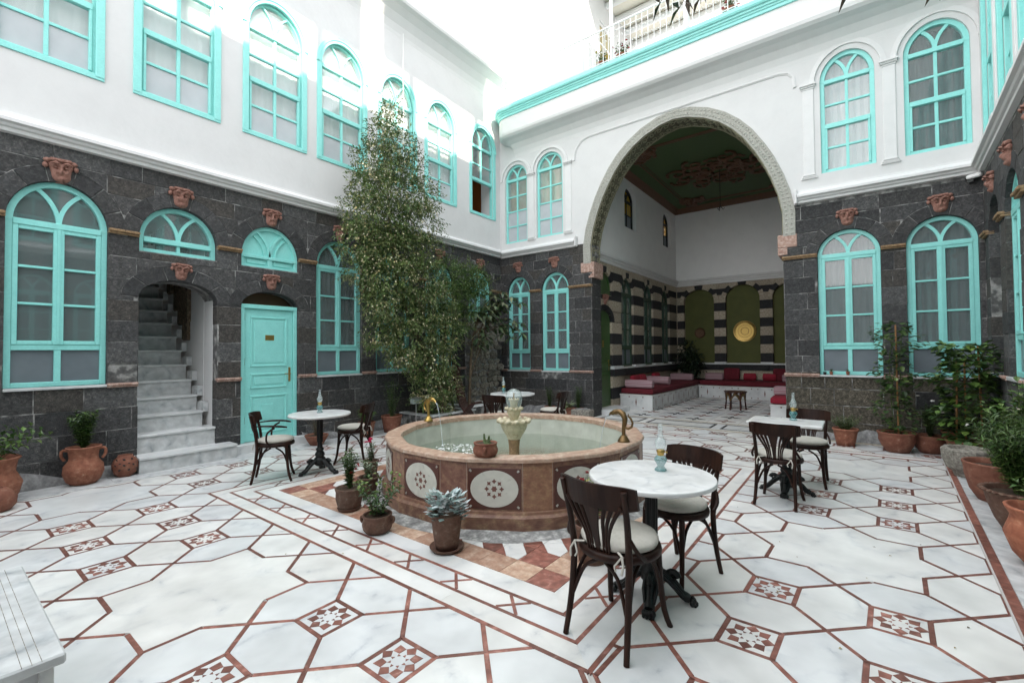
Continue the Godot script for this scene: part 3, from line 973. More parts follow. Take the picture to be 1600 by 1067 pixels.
	var names := ["beyond the left edge", "in the leftmost window of the basalt wall", "", "", "in the window right of the turquoise door", "in the window behind the jasmine", "in the window right of the jasmine trunk", "in the window beside the rough stone pillar"]
	for k in W.size():
		if k == 2 or k == 3 or k == 1: continue
		curtain(TL, W[k].u0 + 0.02, W[k].u1 - 0.02, 1.1, 3.25, -0.30, M.curtain, "grey gathered curtain " + names[k])
	var un := ["half cut off at the left edge", "second from the left edge", "third from the left, with a full arch", "fourth from the left, in sun", "fifth, behind the top of the jasmine", "sixth, right of the jasmine"]
	for k in 6: curtain(TL, U[k].u0 + 0.02, U[k].u1 - 0.02, 4.7, 6.66, -0.15, M.curtain_pale, "white curtain in the upper sash window " + un[k], 4.0)

# the blind lunette over the turquoise door: boarded, with carved tracery
func panel_lunette(b, T: Transform3D, o: Dictionary):
	var pn := Node3D.new()
	pn.name = "lunette_panel"
	b.add_child(pn, true)
	var mb := MB.new()
	mb.T = T
	mb.prism(opening(o), -0.14, -0.075)
	obj("board", mb, M.teal, pn)
	var fr := MB.new()
	fr.T = T
	fr.band(arc_pts(o, -0.05, 20), arc_pts(o, 0.0, 20), -0.1, -0.04)
	rb(fr, o.u0, o.y0, o.u1, o.y0 + 0.035, -0.1, -0.038); rb(fr, o.u0, o.ys - 0.02, o.u1, o.ys + 0.025, -0.1, -0.034)
	rb(fr, o.u0, o.y0, o.u0 + 0.05, o.ys, -0.1, -0.042); rb(fr, o.u1 - 0.05, o.y0, o.u1, o.ys, -0.1, -0.042)
	var cx: float = (o.u0 + o.u1) * 0.5
	rb(fr, cx - 0.03, o.y0 + 0.03, cx + 0.03, o.ys, -0.1, -0.045)
	obj("frame", fr, M.teal, pn)
	var tr := MB.new()
	tr.T = T
	var ih: float = (o.u1 - o.u0) * 0.5 - 0.03
	var rr: float = o.ya - o.ys - 0.03
	for sg in [-1.0, 1.0]:
		for rad in [1.0, 0.80]:
			var p := PackedVector2Array()
			for k in 9:
				var th: float = k / 8.0 * PI / 3.0
				p.append(Vector2(cx + sg * (ih - ih * rad * cos(th) - (1.0 - rad) * 0.0), o.ys + rr * rad * sin(th)))
			bar_curve(tr, p, 0.034 if rad == 1.0 else 0.016, -0.09, -0.05)
	for sg in [-1.0, 1.0]:
		rb(tr, cx + (sg * 0.19) - 0.13, o.y0 + 0.06, cx + sg * 0.19 + 0.13, o.y0 + 0.12, -0.09, -0.062)
	obj("tracery", tr, M.teal, pn)

func stairs(b):
	var s := Node3D.new()
	s.name = "staircase"
	b.add_child(s, true)
	for n in range(1, 17):
		var x0: float = -6.72 if n == 1 else (-7.0 if n == 2 else -7.23 - 0.215 * (n - 3))
		var h: float = 0.195 if n == 1 else (0.423 if n == 2 else 0.423 + 0.210 * (n - 2))
		var z0 := -1.60 if n == 1 else (-1.63 if n == 2 else -1.60)
		var z1 := -2.66 if n == 1 else (-2.55 if n == 2 else -2.42)
		if n >= 3: z0 = -1.62
		var st := MB.new()
		st.box(Vector3(x0 - (0.30 if n < 3 else 0.235), max(0.0, h - 0.42), z1 + 0.004), Vector3(x0 - 0.012, h - 0.030, z0 - 0.004), 0.003)
		var so := obj("step", st, M.grey_marble, s)
		var tr := MB.new()
		tr.box(Vector3(x0 - (0.31 if n < 3 else 0.24), h - 0.030, z1), Vector3(x0 + 0.008, h, z0), 0.004)
		obj("tread", tr, M.white_marble[1], s)
		if n >= 3:
			var q := MB.new()
			q.box(Vector3(x0 - 0.215, h - 0.02, -2.485), Vector3(x0 + 0.0, h + 0.115, -2.42), 0.003)
			obj("skirting", q, M.grey_marble, s)
	# white side wall, then raw rock higher up; left wall; sloping soffit
	var w := MB.new()
	w.box(Vector3(-7.92, 0.0, -2.62), Vector3(-7.421, 3.55, -2.485)); w.box(Vector3(-7.421, 0.0, -2.62), Vector3(-7.12, 2.36, -2.4905))
	w.box(Vector3(-11.2, 0.0, -2.62), Vector3(-7.92, 1.9, -2.487))
	w.box(Vector3(-11.2, 0.0, -1.62), Vector3(-7.421, 5.6, -1.50)); w.box(Vector3(-7.421, 0.0, -1.6395), Vector3(-7.25, 2.36, -1.50))
	w.box(Vector3(-11.3, 0.0, -2.62), Vector3(-11.2, 5.6, -1.5))
	w.box(Vector3(-11.3, 3.55, -2.62), Vector3(-7.42, 3.7, -1.5))
	obj("stair_wall", w, M.plaster, s)
	var rk := MB.new()
	var wk := MB.new()
	var zz := -2.47
	for k in 14:
		var x := -7.95 - 0.24 * k
		var y := 1.62 + 0.235 * k
		rk.box(Vector3(x - 0.25, y + R(0.0, 0.08), -2.6), Vector3(x, 5.6, zz + R(-0.01, 0.02)), 0.02)
		if y > 1.85: wk.box(Vector3(x - 0.24, 1.85, -2.61), Vector3(x, y + 0.12, -2.492))
	obj("rock_face", rk, M.rock, s)
	obj("stair_wall", wk, M.plaster, s)

func door(b):
	var d := Node3D.new()
	d.name = "door"
	b.add_child(d, true)
	var T := TL
	var u0 := 2.805
	var u1 := 3.625
	var mb := MB.new()
	mb.T = T
	rb(mb, u0, 0.13, u0 + 0.055, 2.13, -0.13, -0.03); rb(mb, u1 - 0.055, 0.13, u1, 2.13, -0.13, -0.03); rb(mb, u0, 2.075, u1, 2.135, -0.13, -0.025)
	obj("door_frame", mb, M.teal, d)
	var lf := MB.new()
	lf.T = T
	var a := u0 + 0.058
	var e := u1 - 0.058
	rb(lf, a, 0.135, e, 2.072, -0.11, -0.062)
	var fields := [[0.24, 0.80], [0.90, 1.12], [1.22, 1.96]]
	for f in fields:
		var x0: float = a + 0.085
		var x1: float = e - 0.085
		for q in [[x0, f[0], x1, f[0] + 0.025], [x0, f[1] - 0.025, x1, f[1]], [x0, f[0] + 0.025, x0 + 0.025, f[1] - 0.025], [x1 - 0.025, f[0] + 0.025, x1, f[1] - 0.025]]:
			rb(lf, q[0], q[1], q[2], q[3], -0.07, -0.048, 0.006)
		rb(lf, x0 + 0.055, f[0] + 0.055, x1 - 0.055, f[1] - 0.055, -0.07, -0.055, 0.006)
	rb(lf, 3.10, 0.44, 3.28, 0.66, -0.06, -0.046, 0.004)
	obj("door_leaf", lf, M.teal, d)
	var hd := MB.new()
	hd.T = T
	rb(hd, e - 0.062, 0.98, e - 0.028, 1.20, -0.064, -0.056, 0.006)
	hd.tube([Vector3(e - 0.045, 1.10, -0.06), Vector3(e - 0.045, 1.10, -0.015), Vector3(e - 0.06, 1.10, -0.008), Vector3(e - 0.14, 1.102, -0.010)], 0.008, 6)
	hd.ball(Vector3(e - 0.045, 1.03, -0.056), Vector3(0.008, 0.012, 0.004), 8, 6)
	obj("handle", hd, M.brass, d)
	var hg := MB.new()
	hg.T = T
	for y in [0.45, 1.3, 1.95]: hg.tube([Vector3(a - 0.002, y - 0.05, -0.052), Vector3(a - 0.002, y + 0.05, -0.052)], 0.009, 6)
	obj("hinge", hg, M.old_brass, d)
	var pl := MB.new()
	pl.T = T
	rb(pl, 3.155, 1.61, 3.285, 1.69, -0.056, -0.051, 0.002)
	obj("name_plate", pl, M.brass, d)
	# two lines of small engraved script on the plate
	var sc := MB.new()
	sc.T = T
	for i in 7: sc.tube([Vector3(3.178 + i * 0.013, 1.655 + 0.004 * (i % 2), -0.050), Vector3(3.184 + i * 0.013, 1.664 - 0.006 * (i % 3), -0.050), Vector3(3.190 + i * 0.013, 1.658, -0.050)], 0.0013, 4, false)
	for i in 3: sc.tube([Vector3(3.203 + i * 0.013, 1.628, -0.050), Vector3(3.208 + i * 0.013, 1.638, -0.050), Vector3(3.213 + i * 0.013, 1.630, -0.050)], 0.0015, 4, false)
	obj("engraving", sc, M.dark_iron, d)
	var tp := MB.new()
	tp.T = T
	var o := op(2.80, 3.63, 2.0, 2.10, 2.33)
	tp.prism(arc_pts(o), -0.30, -0.20)
	obj("transom_board", tp, M.copper, d)
	var th := MB.new()
	th.T = T
	th.box(Vector3(2.70, 0.0, -0.3), Vector3(3.74, 0.128, 0.10), 0.006)
	obj("threshold", th, M.white_marble[3], d)

func back_wing():
	var b := thing("courtyard_building", "back wing with a great open arch, balcony with turquoise edge and arched windows each side", "building")
	var cx := -2.70
	var LW := [op(-6.76, -6.09, 0.97, 2.80, 3.21), op(-5.77, -5.04, 0.97, 2.80, 3.21)]
	var RW := [op(-0.45, 0.34, 1.01, 2.90, 3.29), op(0.63, 1.385, 1.01, 2.91, 3.30)]
	stone_front(b, TB, -6.97, -4.48, LW, 3.74, [], 0.445, 0.006)
	stone_front(b, TB, -0.92, 1.44, RW, 3.80, M.basalt_brown, 0.445, 0.0, 0.3)
	# jamb stones of the arch
	for k in COURSES.size() - 2:
		for s in [0, 1]:
			var mb := MB.new()
			var x := -4.48 if s == 0 else -0.92
			var o := 0.006
			mb.box(Vector3(x - 0.10 if s == 0 else x - o, COURSES[k] + 0.005, -9.19), Vector3(x + o if s == 0 else x + 0.10, COURSES[k + 1] - 0.005, -8.772), 0.006)
			if COURSES[k + 1] < 3.1: obj("jamb_stone", mb, M.basalt[rng.randi() % 4], b)
	for W in [LW, RW]:
		for o in W:
			window(b, TB, o, {"w": -0.06, "low": 0.43})
			var sill := MB.new()
			sill.T = TB
			sill.box(Vector3(o.u0, o.y0 - 0.03, -0.14), Vector3(o.u1, o.y0 - 0.001, 0.025), 0.004)
			obj("window_sill", sill, M.white_marble[3], b)
			mask(b, TB, (o.u0 + o.u1) * 0.5, 3.42 if o.u0 < -2 else 3.46, M.pink_stone_red, 1.0)
	ledges(b, TB, [[-6.95, -6.76], [-6.09, -5.77], [-5.04, -4.47]], 2.80, M.tan)
	ledges(b, TB, [[-6.95, -6.76], [-6.09, -5.77], [-5.04, -4.47]], 0.94, M.pink_stone, 0.05, 0.045)
	ledges(b, TB, [[-0.94, -0.45], [0.34, 0.63]], 2.90, M.tan)
	ledges(b, TB, [[-0.94, -0.45], [0.34, 0.63]], 0.97, M.pink_stone, 0.055, 0.045)
	# worn render at the foot
	for s in [[-6.9, -4.5], [-0.90, 1.42]]:
		var sk := MB.new()
		sk.T = TB
		var n := 18
		for k in n:
			var a: float = lerpf(s[0], s[1], k / float(n))
			var e: float = lerpf(s[0], s[1], (k + 1.0) / n)
			var h0: float = 0.12 + 0.05 * sin(a * 5.1) + 0.03 * sin(a * 13.0)
			var h1: float = 0.12 + 0.05 * sin(e * 5.1) + 0.03 * sin(e * 13.0)
			sk.sheet([[Vector3(a, 0, 0.14), Vector3(e, 0, 0.14)], [Vector3(a, h0 * 0.45, 0.07), Vector3(e, h1 * 0.45, 0.07)], [Vector3(a, h0, 0.022), Vector3(e, h1, 0.022)], [Vector3(a, h0 + 0.02, -0.02), Vector3(e, h1 + 0.02, -0.02)]])
		obj("render_skirting", sk, M.skirt, b)
	# white storey and the arch
	var LU := [op(-6.81, -6.15, 4.05, 5.60, 5.95), op(-5.88, -5.17, 4.06, 5.64, 6.0)]
	var RU := [op(-0.37, 0.32, 4.23, 5.70, 6.11), op(0.65, 1.355, 4.24, 5.71, 6.12)]
	var prof := [[1.96, 3.30], [1.965, 3.7], [1.90, 4.06], [1.80, 4.38], [1.67, 4.70], [1.54, 4.95], [1.34, 5.27], [1.155, 5.49], [0.92, 5.70], [0.64, 5.87], [0.32, 5.99], [0.0, 6.035]]
	var outer := PackedVector2Array()
	for k in prof.size(): outer.append(Vector2(cx + prof[k][0], prof[k][1]))
	for k in range(prof.size() - 2, -1, -1): outer.append(Vector2(cx - prof[k][0], prof[k][1]))
	var inner := PackedVector2Array()
	for p in outer:
		var dy: float = clamp((p.y - 3.7) / 2.33, 0.0, 1.0)
		var dx: float = (p.x - cx)
		inner.append(Vector2(cx + dx - sign(dx) * 0.18 * sqrt(max(0.0, 1.0 - dy * dy * 0.92)) * (1.0 if abs(dx) > 0.01 else 0.0), p.y - 0.18 * dy))
	var wb := MB.new()
	slab(wb, TB, -6.972, -4.62, 3.74, 9.86, LU, -0.44, 0.0)
	slab(wb, TB, -0.78, 1.80, 3.80, 7.10, RU, -0.44, 0.0)
	wb.T = TB
	for h in 2:
		# the half of the spandrel wall on each side of the crown
		var pl := PackedVector2Array()
		for k in inner.size():
			if (h == 0 and inner[k].x >= cx - 0.001) or (h == 1 and inner[k].x <= cx + 0.001): pl.append(Vector2(inner[k].x, inner[k].y + 0.003))
		if h == 0:
			pl.append(Vector2(cx, 7.10)); pl.append(Vector2(-0.78, 7.10)); pl.append(Vector2(-0.78, 3.303))
		else:
			pl.append(Vector2(-4.62, 3.303)); pl.append(Vector2(-4.62, 7.10)); pl.append(Vector2(cx, 7.10))
		wb.prism(pl, -0.44, 0.0, 0.0, true)
	obj("upper_wall", wb, M.plaster, b)
	# carved ring: voussoirs, and the soffit with its scrolls
	for k in outer.size() - 1:
		var mb := MB.new()
		mb.T = TB
		var p := PackedVector2Array([outer[k], outer[k + 1], inner[k + 1], inner[k]])
		mb.prism(p, -0.02, 0.018, 0.004)
		obj("arch_stone", mb, M.lime, b)
	var carve := MB.new()
	carve.T = TB
	for k in outer.size() - 1:
		for s in 5:
			for r in 2:
				var q: Vector2 = inner[k].lerp(inner[k + 1], (s + 0.5) / 5.0).lerp(outer[k].lerp(outer[k + 1], (s + 0.5) / 5.0), 0.3 + 0.42 * r)
				carve.ball(Vector3(q.x, q.y, 0.018), Vector3(0.024, 0.018, 0.010), 6, 4)
	obj("carved_band", carve, M.lime, b).set_meta("kind", "stuff")
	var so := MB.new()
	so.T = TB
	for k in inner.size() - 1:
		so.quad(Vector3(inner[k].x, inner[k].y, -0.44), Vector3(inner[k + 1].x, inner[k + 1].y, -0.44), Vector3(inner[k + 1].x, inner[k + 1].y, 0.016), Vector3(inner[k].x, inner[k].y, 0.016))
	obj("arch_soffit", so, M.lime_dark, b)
	var sc := MB.new()
	sc.T = TB
	for k in inner.size() - 1:
		var c2 := (inner[k] + inner[k + 1]) * 0.5
		var tn := (inner[k + 1] - inner[k]).normalized()
		var nn := Vector2(-tn.y, tn.x)
		if nn.dot(Vector2(cx, 4.0) - c2) < 0: nn = -nn
		var ln := (inner[k + 1] - inner[k]).length()
		for e in [-0.02, -0.415]: sc.tube([Vector3(inner[k].x, inner[k].y, e), Vector3(inner[k + 1].x, inner[k + 1].y, e)], 0.016, 5, false)
		var nsc := 2 if ln > 0.24 else 1
		for m in nsc:
			for sg in [-1.0, 1.0]:
				var pts := []
				for i in 14:
					var a: float = i / 13.0 * 8.0
					var rr: float = 0.085 * (1.0 - i / 15.0)
					var along: float = ((m + 0.5) / nsc - 0.5) * ln + rr * cos(a) * 0.9
					var q := c2 + tn * along + nn * 0.010
					pts.append(Vector3(q.x, q.y, -0.22 + sg * 0.085 + sg * rr * sin(a)))
				sc.tube(pts, 0.013, 4, false)
	obj("carved_scrolls", sc, M.lime_scroll, b).set_meta("kind", "stuff")
	for s in [[-4.73, -4.41], [-1.00, -0.72]]:
		var im := MB.new()
		im.box(Vector3(s[0], 3.11, -9.19), Vector3(s[1], 3.33, -8.735), 0.012)
		var i2 := obj("impost_block", im, M.pink_stone, b)
		var il := MB.new()
		var inn: float = -4.41 if s[0] < -2 else -1.00
		var sg := -1.0 if s[0] < -2 else 1.0
		for q in 3: il.box(Vector3(min(inn, inn + sg * (0.05 + 0.04 * q)) - 0.0, 2.99 + 0.04 * (2 - q), -9.18), Vector3(max(inn, inn + sg * 0.14), 3.03 + 0.04 * (2 - q), -8.74), 0.006)
		obj("impost_moulding", il, M.pink_stone, b)
	for k in 2:
		window(b, TB, LU[k], {"style": "fixed", "w": -0.05, "rows": 4, "low_rows": 2, "low_glass": M.frosted_pale, "fw": 0.05})
	window(b, TB, RU[0], {"style": "sash", "w": -0.04, "rows": 4, "low_rows": 0, "fw": 0.06})
	window(b, TB, RU[1], {"style": "sash", "w": -0.04, "rows": 4, "low_rows": 0, "fw": 0.06})
	# plaster mouldings round the upper windows
	for o in LU + RU:
		var am := MB.new()
		am.T = TB
		am.band(arc_pts(o, 0.075, 20), arc_pts(o, 0.10, 20), -0.01, 0.03)
		am.band(arc_pts(o, 0.10, 20), arc_pts(o, 0.145, 20), -0.01, 0.018)
		obj("arch_moulding", am, M.plaster_trim, b)
	for q in [[-6.02, 4.02, 5.60], [-5.02, 4.02, 5.62], [-0.53, 4.17, 5.70], [0.485, 4.17, 5.71]]:
		var pm := MB.new()
		pm.T = TB
		rb(pm, q[0] - 0.075, q[1] + 0.08, q[0] + 0.075, q[2] - 0.06, -0.01, 0.016)
		for e in [[0.0, 0.022], [0.03, 0.04], [0.055, 0.06]]:
			rb(pm, q[0] - 0.085 - e[0] * 0.5, q[2] - 0.06 + e[0], q[0] + 0.085 + e[0] * 0.5, q[2] - 0.032 + e[0], -0.01, e[1])
			rb(pm, q[0] - 0.085 - e[0] * 0.5, q[1] + 0.052 - e[0] * 0.8, q[0] + 0.085 + e[0] * 0.5, q[1] + 0.08 - e[0] * 0.8, -0.01, 0.05 - e[0] * 0.4)
		obj("pilaster", pm, M.plaster_trim, b)
	var fm := MB.new()
	fm.T = TB
	var path := PackedVector2Array([Vector2(-4.86, 5.62), Vector2(-4.85, 5.76), Vector2(-4.79, 5.90), Vector2(-4.68, 6.01), Vector2(-4.52, 6.06), Vector2(-0.92, 6.06), Vector2(-0.80, 6.02), Vector2(-0.73, 5.93), Vector2(-0.71, 5.75)])
	bar_curve(fm, path, 0.05, -0.01, 0.014)
	bar_curve(fm, path, 0.018, -0.01, 0.026)
	obj("frame_moulding", fm, M.plaster_trim, b)
	cornice(b, CORN, [TB * Vector3(-6.97, -0.02, 0), TB * Vector3(-4.83, -0.02, 0)], [Vector3(1, 0, 1), Vector3.BACK], M.plaster_trim)
	cornice(b, CORN, [TB * Vector3(-0.70, 0.07, 0), TB * Vector3(1.44, 0.07, 0)], [Vector3.BACK, Vector3(-1, 0, 1)], M.plaster_trim)
	var ce := MB.new()
	ce.box(Vector3(-4.84, 3.70, -8.75), Vector3(-4.80, 3.93, -8.64), 0.01); ce.box(Vector3(-0.74, 3.79, -8.75), Vector3(-0.70, 4.02, -8.64), 0.01)
	obj("cornice_end", ce, M.plaster_trim, b)
	balcony(b)
	# rooms behind
	shell(b, Vector3(-6.9, 0.0, -11.5), Vector3(-5.0, 3.55, -9.2), M.interior, 3)
	shell(b, Vector3(-0.4, 0.0, -11.5), Vector3(1.4, 3.6, -9.2), M.interior, 3)
	shell(b, Vector3(-6.9, 3.85, -11.5), Vector3(-5.0, 6.9, -9.2), M.interior, 3)
	shell(b, Vector3(-0.4, 3.9, -11.5), Vector3(1.4, 6.9, -9.2), M.interior, 3)
	var lab := ["left of the pair beside the corner", "right of the pair, beside the great arch"]
	for k in 2:
		curtain(TB, LW[k].u0, LW[k].u1, 1.0, 3.18, -0.30, M.curtain, "grey curtain in the narrow ground floor window " + lab[k], 6.0)
		curtain(TB, LU[k].u0, LU[k].u1, 4.1, 5.96, -0.25, M.curtain_beige, "beige blind in the upper back window " + lab[k], 3.0)
		curtain(TB, RW[k].u0 + 0.02, RW[k].u1 - 0.02, 1.0, 3.25, -0.28, M.curtain, "grey pleated curtain in the basalt wall window " + ["right of the great arch", "nearest the right corner"][k], 8.0)
		curtain(TB, RU[k].u0, RU[k].u1 - (0.0 if k == 0 else 0.0), 4.25, 6.08, -0.26, M.curtain if k == 1 else M.curtain_pale, ["pale blue-white curtain in the upper window above the hall's right pier", "grey curtain in the upper window beside the right corner"][k], 7.0)
	hall(b)

func balcony(b):
	var cove := [Vector2(0, 6.12), Vector2(0.012, 6.20), Vector2(0.05, 6.30), Vector2(0.13, 6.40), Vector2(0.24, 6.46), Vector2(0.34, 6.49), Vector2(0.385, 6.53), Vector2(0.40, 6.58), Vector2(0.40, 6.94)]
	var teal := [Vector2(0.40, 6.925), Vector2(0.425, 6.93), Vector2(0.43, 6.975), Vector2(0.445, 6.985), Vector2(0.45, 7.01), Vector2(0.47, 7.02), Vector2(0.475, 7.05), Vector2(0.50, 7.06), Vector2(0.515, 7.09), Vector2(0.515, 7.15), Vector2(0.48, 7.165), Vector2(0.0, 7.17)]
	var path := []
	var outs := []
	var P := Vector3(-6.50, 0, -8.75)
	for k in 9:
		var a := PI * 0.5 * (1.0 - k / 8.0)
		path.append(P)
		outs.append(Vector3(-sin(a) * 0.9, 0, cos(a)))
	path.append(Vector3(1.44, 0, -8.75))
	outs.append(Vector3(0, 0, 1))
	cornice(b, cove, path, outs, M.plaster_trim, "balcony_front")
	cornice(b, teal, path, outs, M.teal, "balcony_edge")
	var fl := MB.new()
	fl.box(Vector3(-4.48, 7.02, -13.2), Vector3(-0.4, 7.165, -8.75)); fl.box(Vector3(-0.4, 7.02, -11.7), Vector3(1.44, 7.165, -8.75))
	obj("terrace_floor", fl, M.plaster_hall, b)
	rail(b, Vector3(-6.5, 7.17, -8.33), Vector3(1.40, 7.17, -8.33), 0.74)
	for x in [-3.80, -2.33, -0.6]:
		var ps := MB.new()
		ps.tube([Vector3(x, 7.17, -8.42), Vector3(x, 9.4, -8.42)], 0.035 if x < -3 else 0.055, 8)
		obj("post", ps, M.white_paint, b)
	# terrace room: side wall with a window, back wall, beams and boards
	var sw := MB.new()
	var TS := Transform3D(TL.basis, Vector3(-4.48, 0, 0))
	var o := op(9.30, 10.0, 7.2, 8.95, 8.95)
	slab(sw, TS, 8.76, 13.2, 7.165, 9.86, [o], -0.2, 0.0)
	sw.T = Transform3D.IDENTITY
	sw.box(Vector3(-4.48, 7.165, -13.4), Vector3(1.5, 8.2, -13.2))
	obj("terrace_wall", sw, M.plaster, b)
	window(b, TS, o, {"style": "fixed", "w": -0.03, "rows": 4, "low_rows": 0, "frame": M.white_paint, "glass": M.amber_glass})
	for k in 6:
		var bm := MB.new()
		var z := -8.55 - k * 0.55
		bm.tube([Vector3(-4.48, 9.45, z), Vector3(1.5, 9.45, z)], 0.075, 8)
		obj("roof_beam", bm, M.white_paint, b)
	for k in 24:
		var bd := MB.new()
		var x := -4.48 + k * 0.25
		bd.box(Vector3(x, 9.53, -11.6), Vector3(x + 0.247, 9.555, -8.35), 0.004)
		obj("roof_board", bd, M.board_cream, b)

func hall(b):
	# the open hall behind the arch: striped masonry, niches, painted ceiling
	var X0 := -4.60
	var X1 := -0.66
	var Z1 := -14.97
	var TIL := Transform3D(TL.basis, Vector3(X0, 0, 0))
	var TIB := Transform3D(Basis(), Vector3(0, 0, Z1))
	var TIR := Transform3D(Basis(Vector3(0, 0, 1), Vector3.UP, Vector3(-1, 0, 0)), Vector3(X1, 0, 0))
	var D := op(9.27, 10.03, 0.12, 2.10, 2.36)
	var F := op(9.27, 10.03, 2.72, 2.84, 3.26)
	var LW := [op(10.58, 11.36, 1.02, 2.86, 3.27), op(12.06, 12.82, 1.02, 2.86, 3.27), op(13.52, 14.24, 1.02, 2.86, 3.27)]
	var NI := [op(-4.37, -3.46, 1.02, 2.95, 3.33), op(-3.13, -2.20, 1.02, 2.95, 3.38), op(-1.87, -0.94, 1.02, 2.95, 3.33)]
	var SW := [op(10.85, 11.62, 4.58, 5.32, 5.66), op(13.75, 14.5, 4.62, 5.36, 5.70)]
	var RW := []
	for o in LW: RW.append(op(-o.u1 - 0.1, -o.u0 + 0.1, 1.02, o.ys, o.ya))
	var lb := MB.new()
	slab(lb, TIL, 9.18, 15.3, 0.0, 3.60, [D, F] + LW, -0.32, -0.012, 0.005)
	slab(lb, TIB, X0 - 0.01, X1 + 0.01, 0.0, 3.60, NI, -0.30, -0.012, 0.005)
	slab(lb, TIR, -15.3, -9.18, 0.0, 3.60, RW, -0.32, -0.012, 0.005)
	obj("hall_masonry", lb, M.beige[0], b)
	var ub := MB.new()
	slab(ub, TIL, 9.18, 15.3, 3.60, 5.98, SW, -0.32, 0.0)
	slab(ub, TIB, X0 - 0.004, X1 + 0.004, 3.60, 5.98, [], -0.30, 0.0)
	slab(ub, TIR, -15.3, -9.18, 3.60, 5.98, [], -0.32, 0.0)
	obj("hall_upper_wall", ub, M.plaster_hall, b)
	var crs := [0.0, 0.26, 0.53, 0.80, 0.97, 1.05, 1.31, 1.57, 1.83, 2.09, 2.35, 2.61, 2.87, 3.10, 3.30, 3.50]
	for side in 3:
		var T: Transform3D = [TIL, TIB, TIR][side]
		var ops: Array = [[D, F] + LW, NI, RW][side]
		var a: float = [9.20, X0 + 0.02, -14.95][side]
		var e: float = [14.95, X1 - 0.02, -9.20][side]
		var tools := []
		for o in ops:
			tools.append(opening(o, 0.0, 0.01))
			tools.append(arc_pts(o, 0.13))
		for k in crs.size() - 1:
			var black := k % 2 == 1
			if k == 3: black = true
			if k == 4: black = false
			if k == 14: black = false
			for p in cut([rect(a, crs[k] + 0.003, e, crs[k + 1] - 0.003)], tools):
				if bbox(p).size.x < 0.03: continue
				# long runs are laid as several stones
				var r := bbox(p)
				var n := int(max(1, round(r.size.x / 0.6)))
				for q in n:
					var strip := rect(r.position.x + r.size.x * q / n + (0.003 if q > 0 else -0.01), -1, r.position.x + r.size.x * (q + 1) / n - (0.003 if q < n - 1 else -0.01), 5)
					for pc in Geometry2D.intersect_polygons(p, strip):
						var mb := MB.new()
						mb.T = T
						mb.prism(pc, -0.10, (0.045 if k == 3 or k == 4 else 0.0) + R(-0.002, 0.004), 0.005)
						var mm: Array = M.black_stone if black else M.beige
						if k == 4: mm = [M.white_marble[1]]
						obj("striped_block", mb, mm[rng.randi() % mm.size()], b)
		for o in ops: ring(b, T, o, 0.128, 7 if o != D else 5, [M.beige[1], M.black_stone[1]] if o != D else [M.black_stone[0], M.black_stone[1]], 0.008, 0.10)
	for k in 3:
		var pn := MB.new()
		pn.T = TIB
		pn.prism(opening(NI[k], 0.02), -0.24, -0.16)
		obj("niche_panel", pn, M.olive, b)
	for o in LW + []: window(b, TIL, o, {"w": -0.06, "low": 0.45, "frame": M.green_frame, "fw": 0.05})
	for o in RW: window(b, TIR, o, {"low_glass": M.glass, "w": -0.06, "low": 0.45, "frame": M.green_frame, "fw": 0.05})
	for o in SW: window(b, TIL, o, {"style": "fixed", "w": -0.10, "rows": 2, "low_rows": 1, "low_glass": M.frosted, "glass": M.amber, "lunette": M.amber, "frame": M.dark_iron, "fw": 0.075})
	# green door with fanlight
	var d := Node3D.new()
	d.name = "green_door"
	b.add_child(d, true)
	var dm := MB.new()
	dm.T = TIL
	dm.prism(opening(D), -0.12, -0.06)
	for f in [[0.25, 0.85], [0.95, 1.15], [1.25, 2.0]]:
		rb(dm, 9.37, f[0], 9.93, f[1], -0.07, -0.045, 0.012)
	obj("door_leaf", dm, M.green_paint, d)
	var fm := MB.new()
	fm.T = TIL
	fm.prism(opening(F), -0.12, -0.07)
	fm.band(arc_pts(F, -0.05), arc_pts(F, 0.0), -0.1, -0.04)
	rb(fm, F.u0, F.y0, F.u1, F.y0 + 0.12, -0.1, -0.045)
	obj("fanlight", fm, M.green_paint, d)
	var hm := MB.new()
	hm.T = TIL
	rb(hm, 9.90, 0.95, 9.94, 1.2, -0.06, -0.045)
	hm.tube([Vector3(9.92, 1.08, -0.05), Vector3(9.92, 1.08, 0.0), Vector3(9.82, 1.08, 0.005)], 0.01, 6)
	rb(hm, 9.58, 1.50, 9.66, 1.66, -0.062, -0.043)
	obj("handle", hm, M.brass, d)
	mask(b, TIL, 9.65, 2.60, M.pink_stone_red, 0.95)
	var stp := MB.new()
	stp.box(Vector3(-4.62, 0.0, -10.12), Vector3(-4.22, 0.12, -9.16), 0.008)
	obj("door_step", stp, M.white_marble[1], b)
	shell(b, Vector3(-6.9, 0.0, -15.2), Vector3(-4.93, 3.6, -11.7), M.interior, 1)
	var yd := MB.new()
	yd.box(Vector3(5.0, 0.0, -15.8), Vector3(5.3, 8.4, -9.0)); yd.box(Vector3(-0.3, 0.0, -16.1), Vector3(5.3, 6.0, -15.8))
	yd.box(Vector3(1.9, 0.0, -9.2), Vector3(5.3, 7.4, -9.0)); yd.box(Vector3(-0.3, -0.2, -15.8), Vector3(5.3, 0.0, -9.35))
	obj("yard_wall", yd, M.plaster_hall, b)
	# cornices, ceiling
	var pr := [Vector2(0, 3.46), Vector2(0.03, 3.47), Vector2(0.035, 3.52), Vector2(0.07, 3.54), Vector2(0.075, 3.58), Vector2(0.11, 3.60), Vector2(0.11, 3.64), Vector2(0.05, 3.66), Vector2(0, 3.67)]
	var path := [Vector3(X0, 0, -9.2), Vector3(X0, 0, Z1), Vector3(X1, 0, Z1), Vector3(X1, 0, -9.2)]
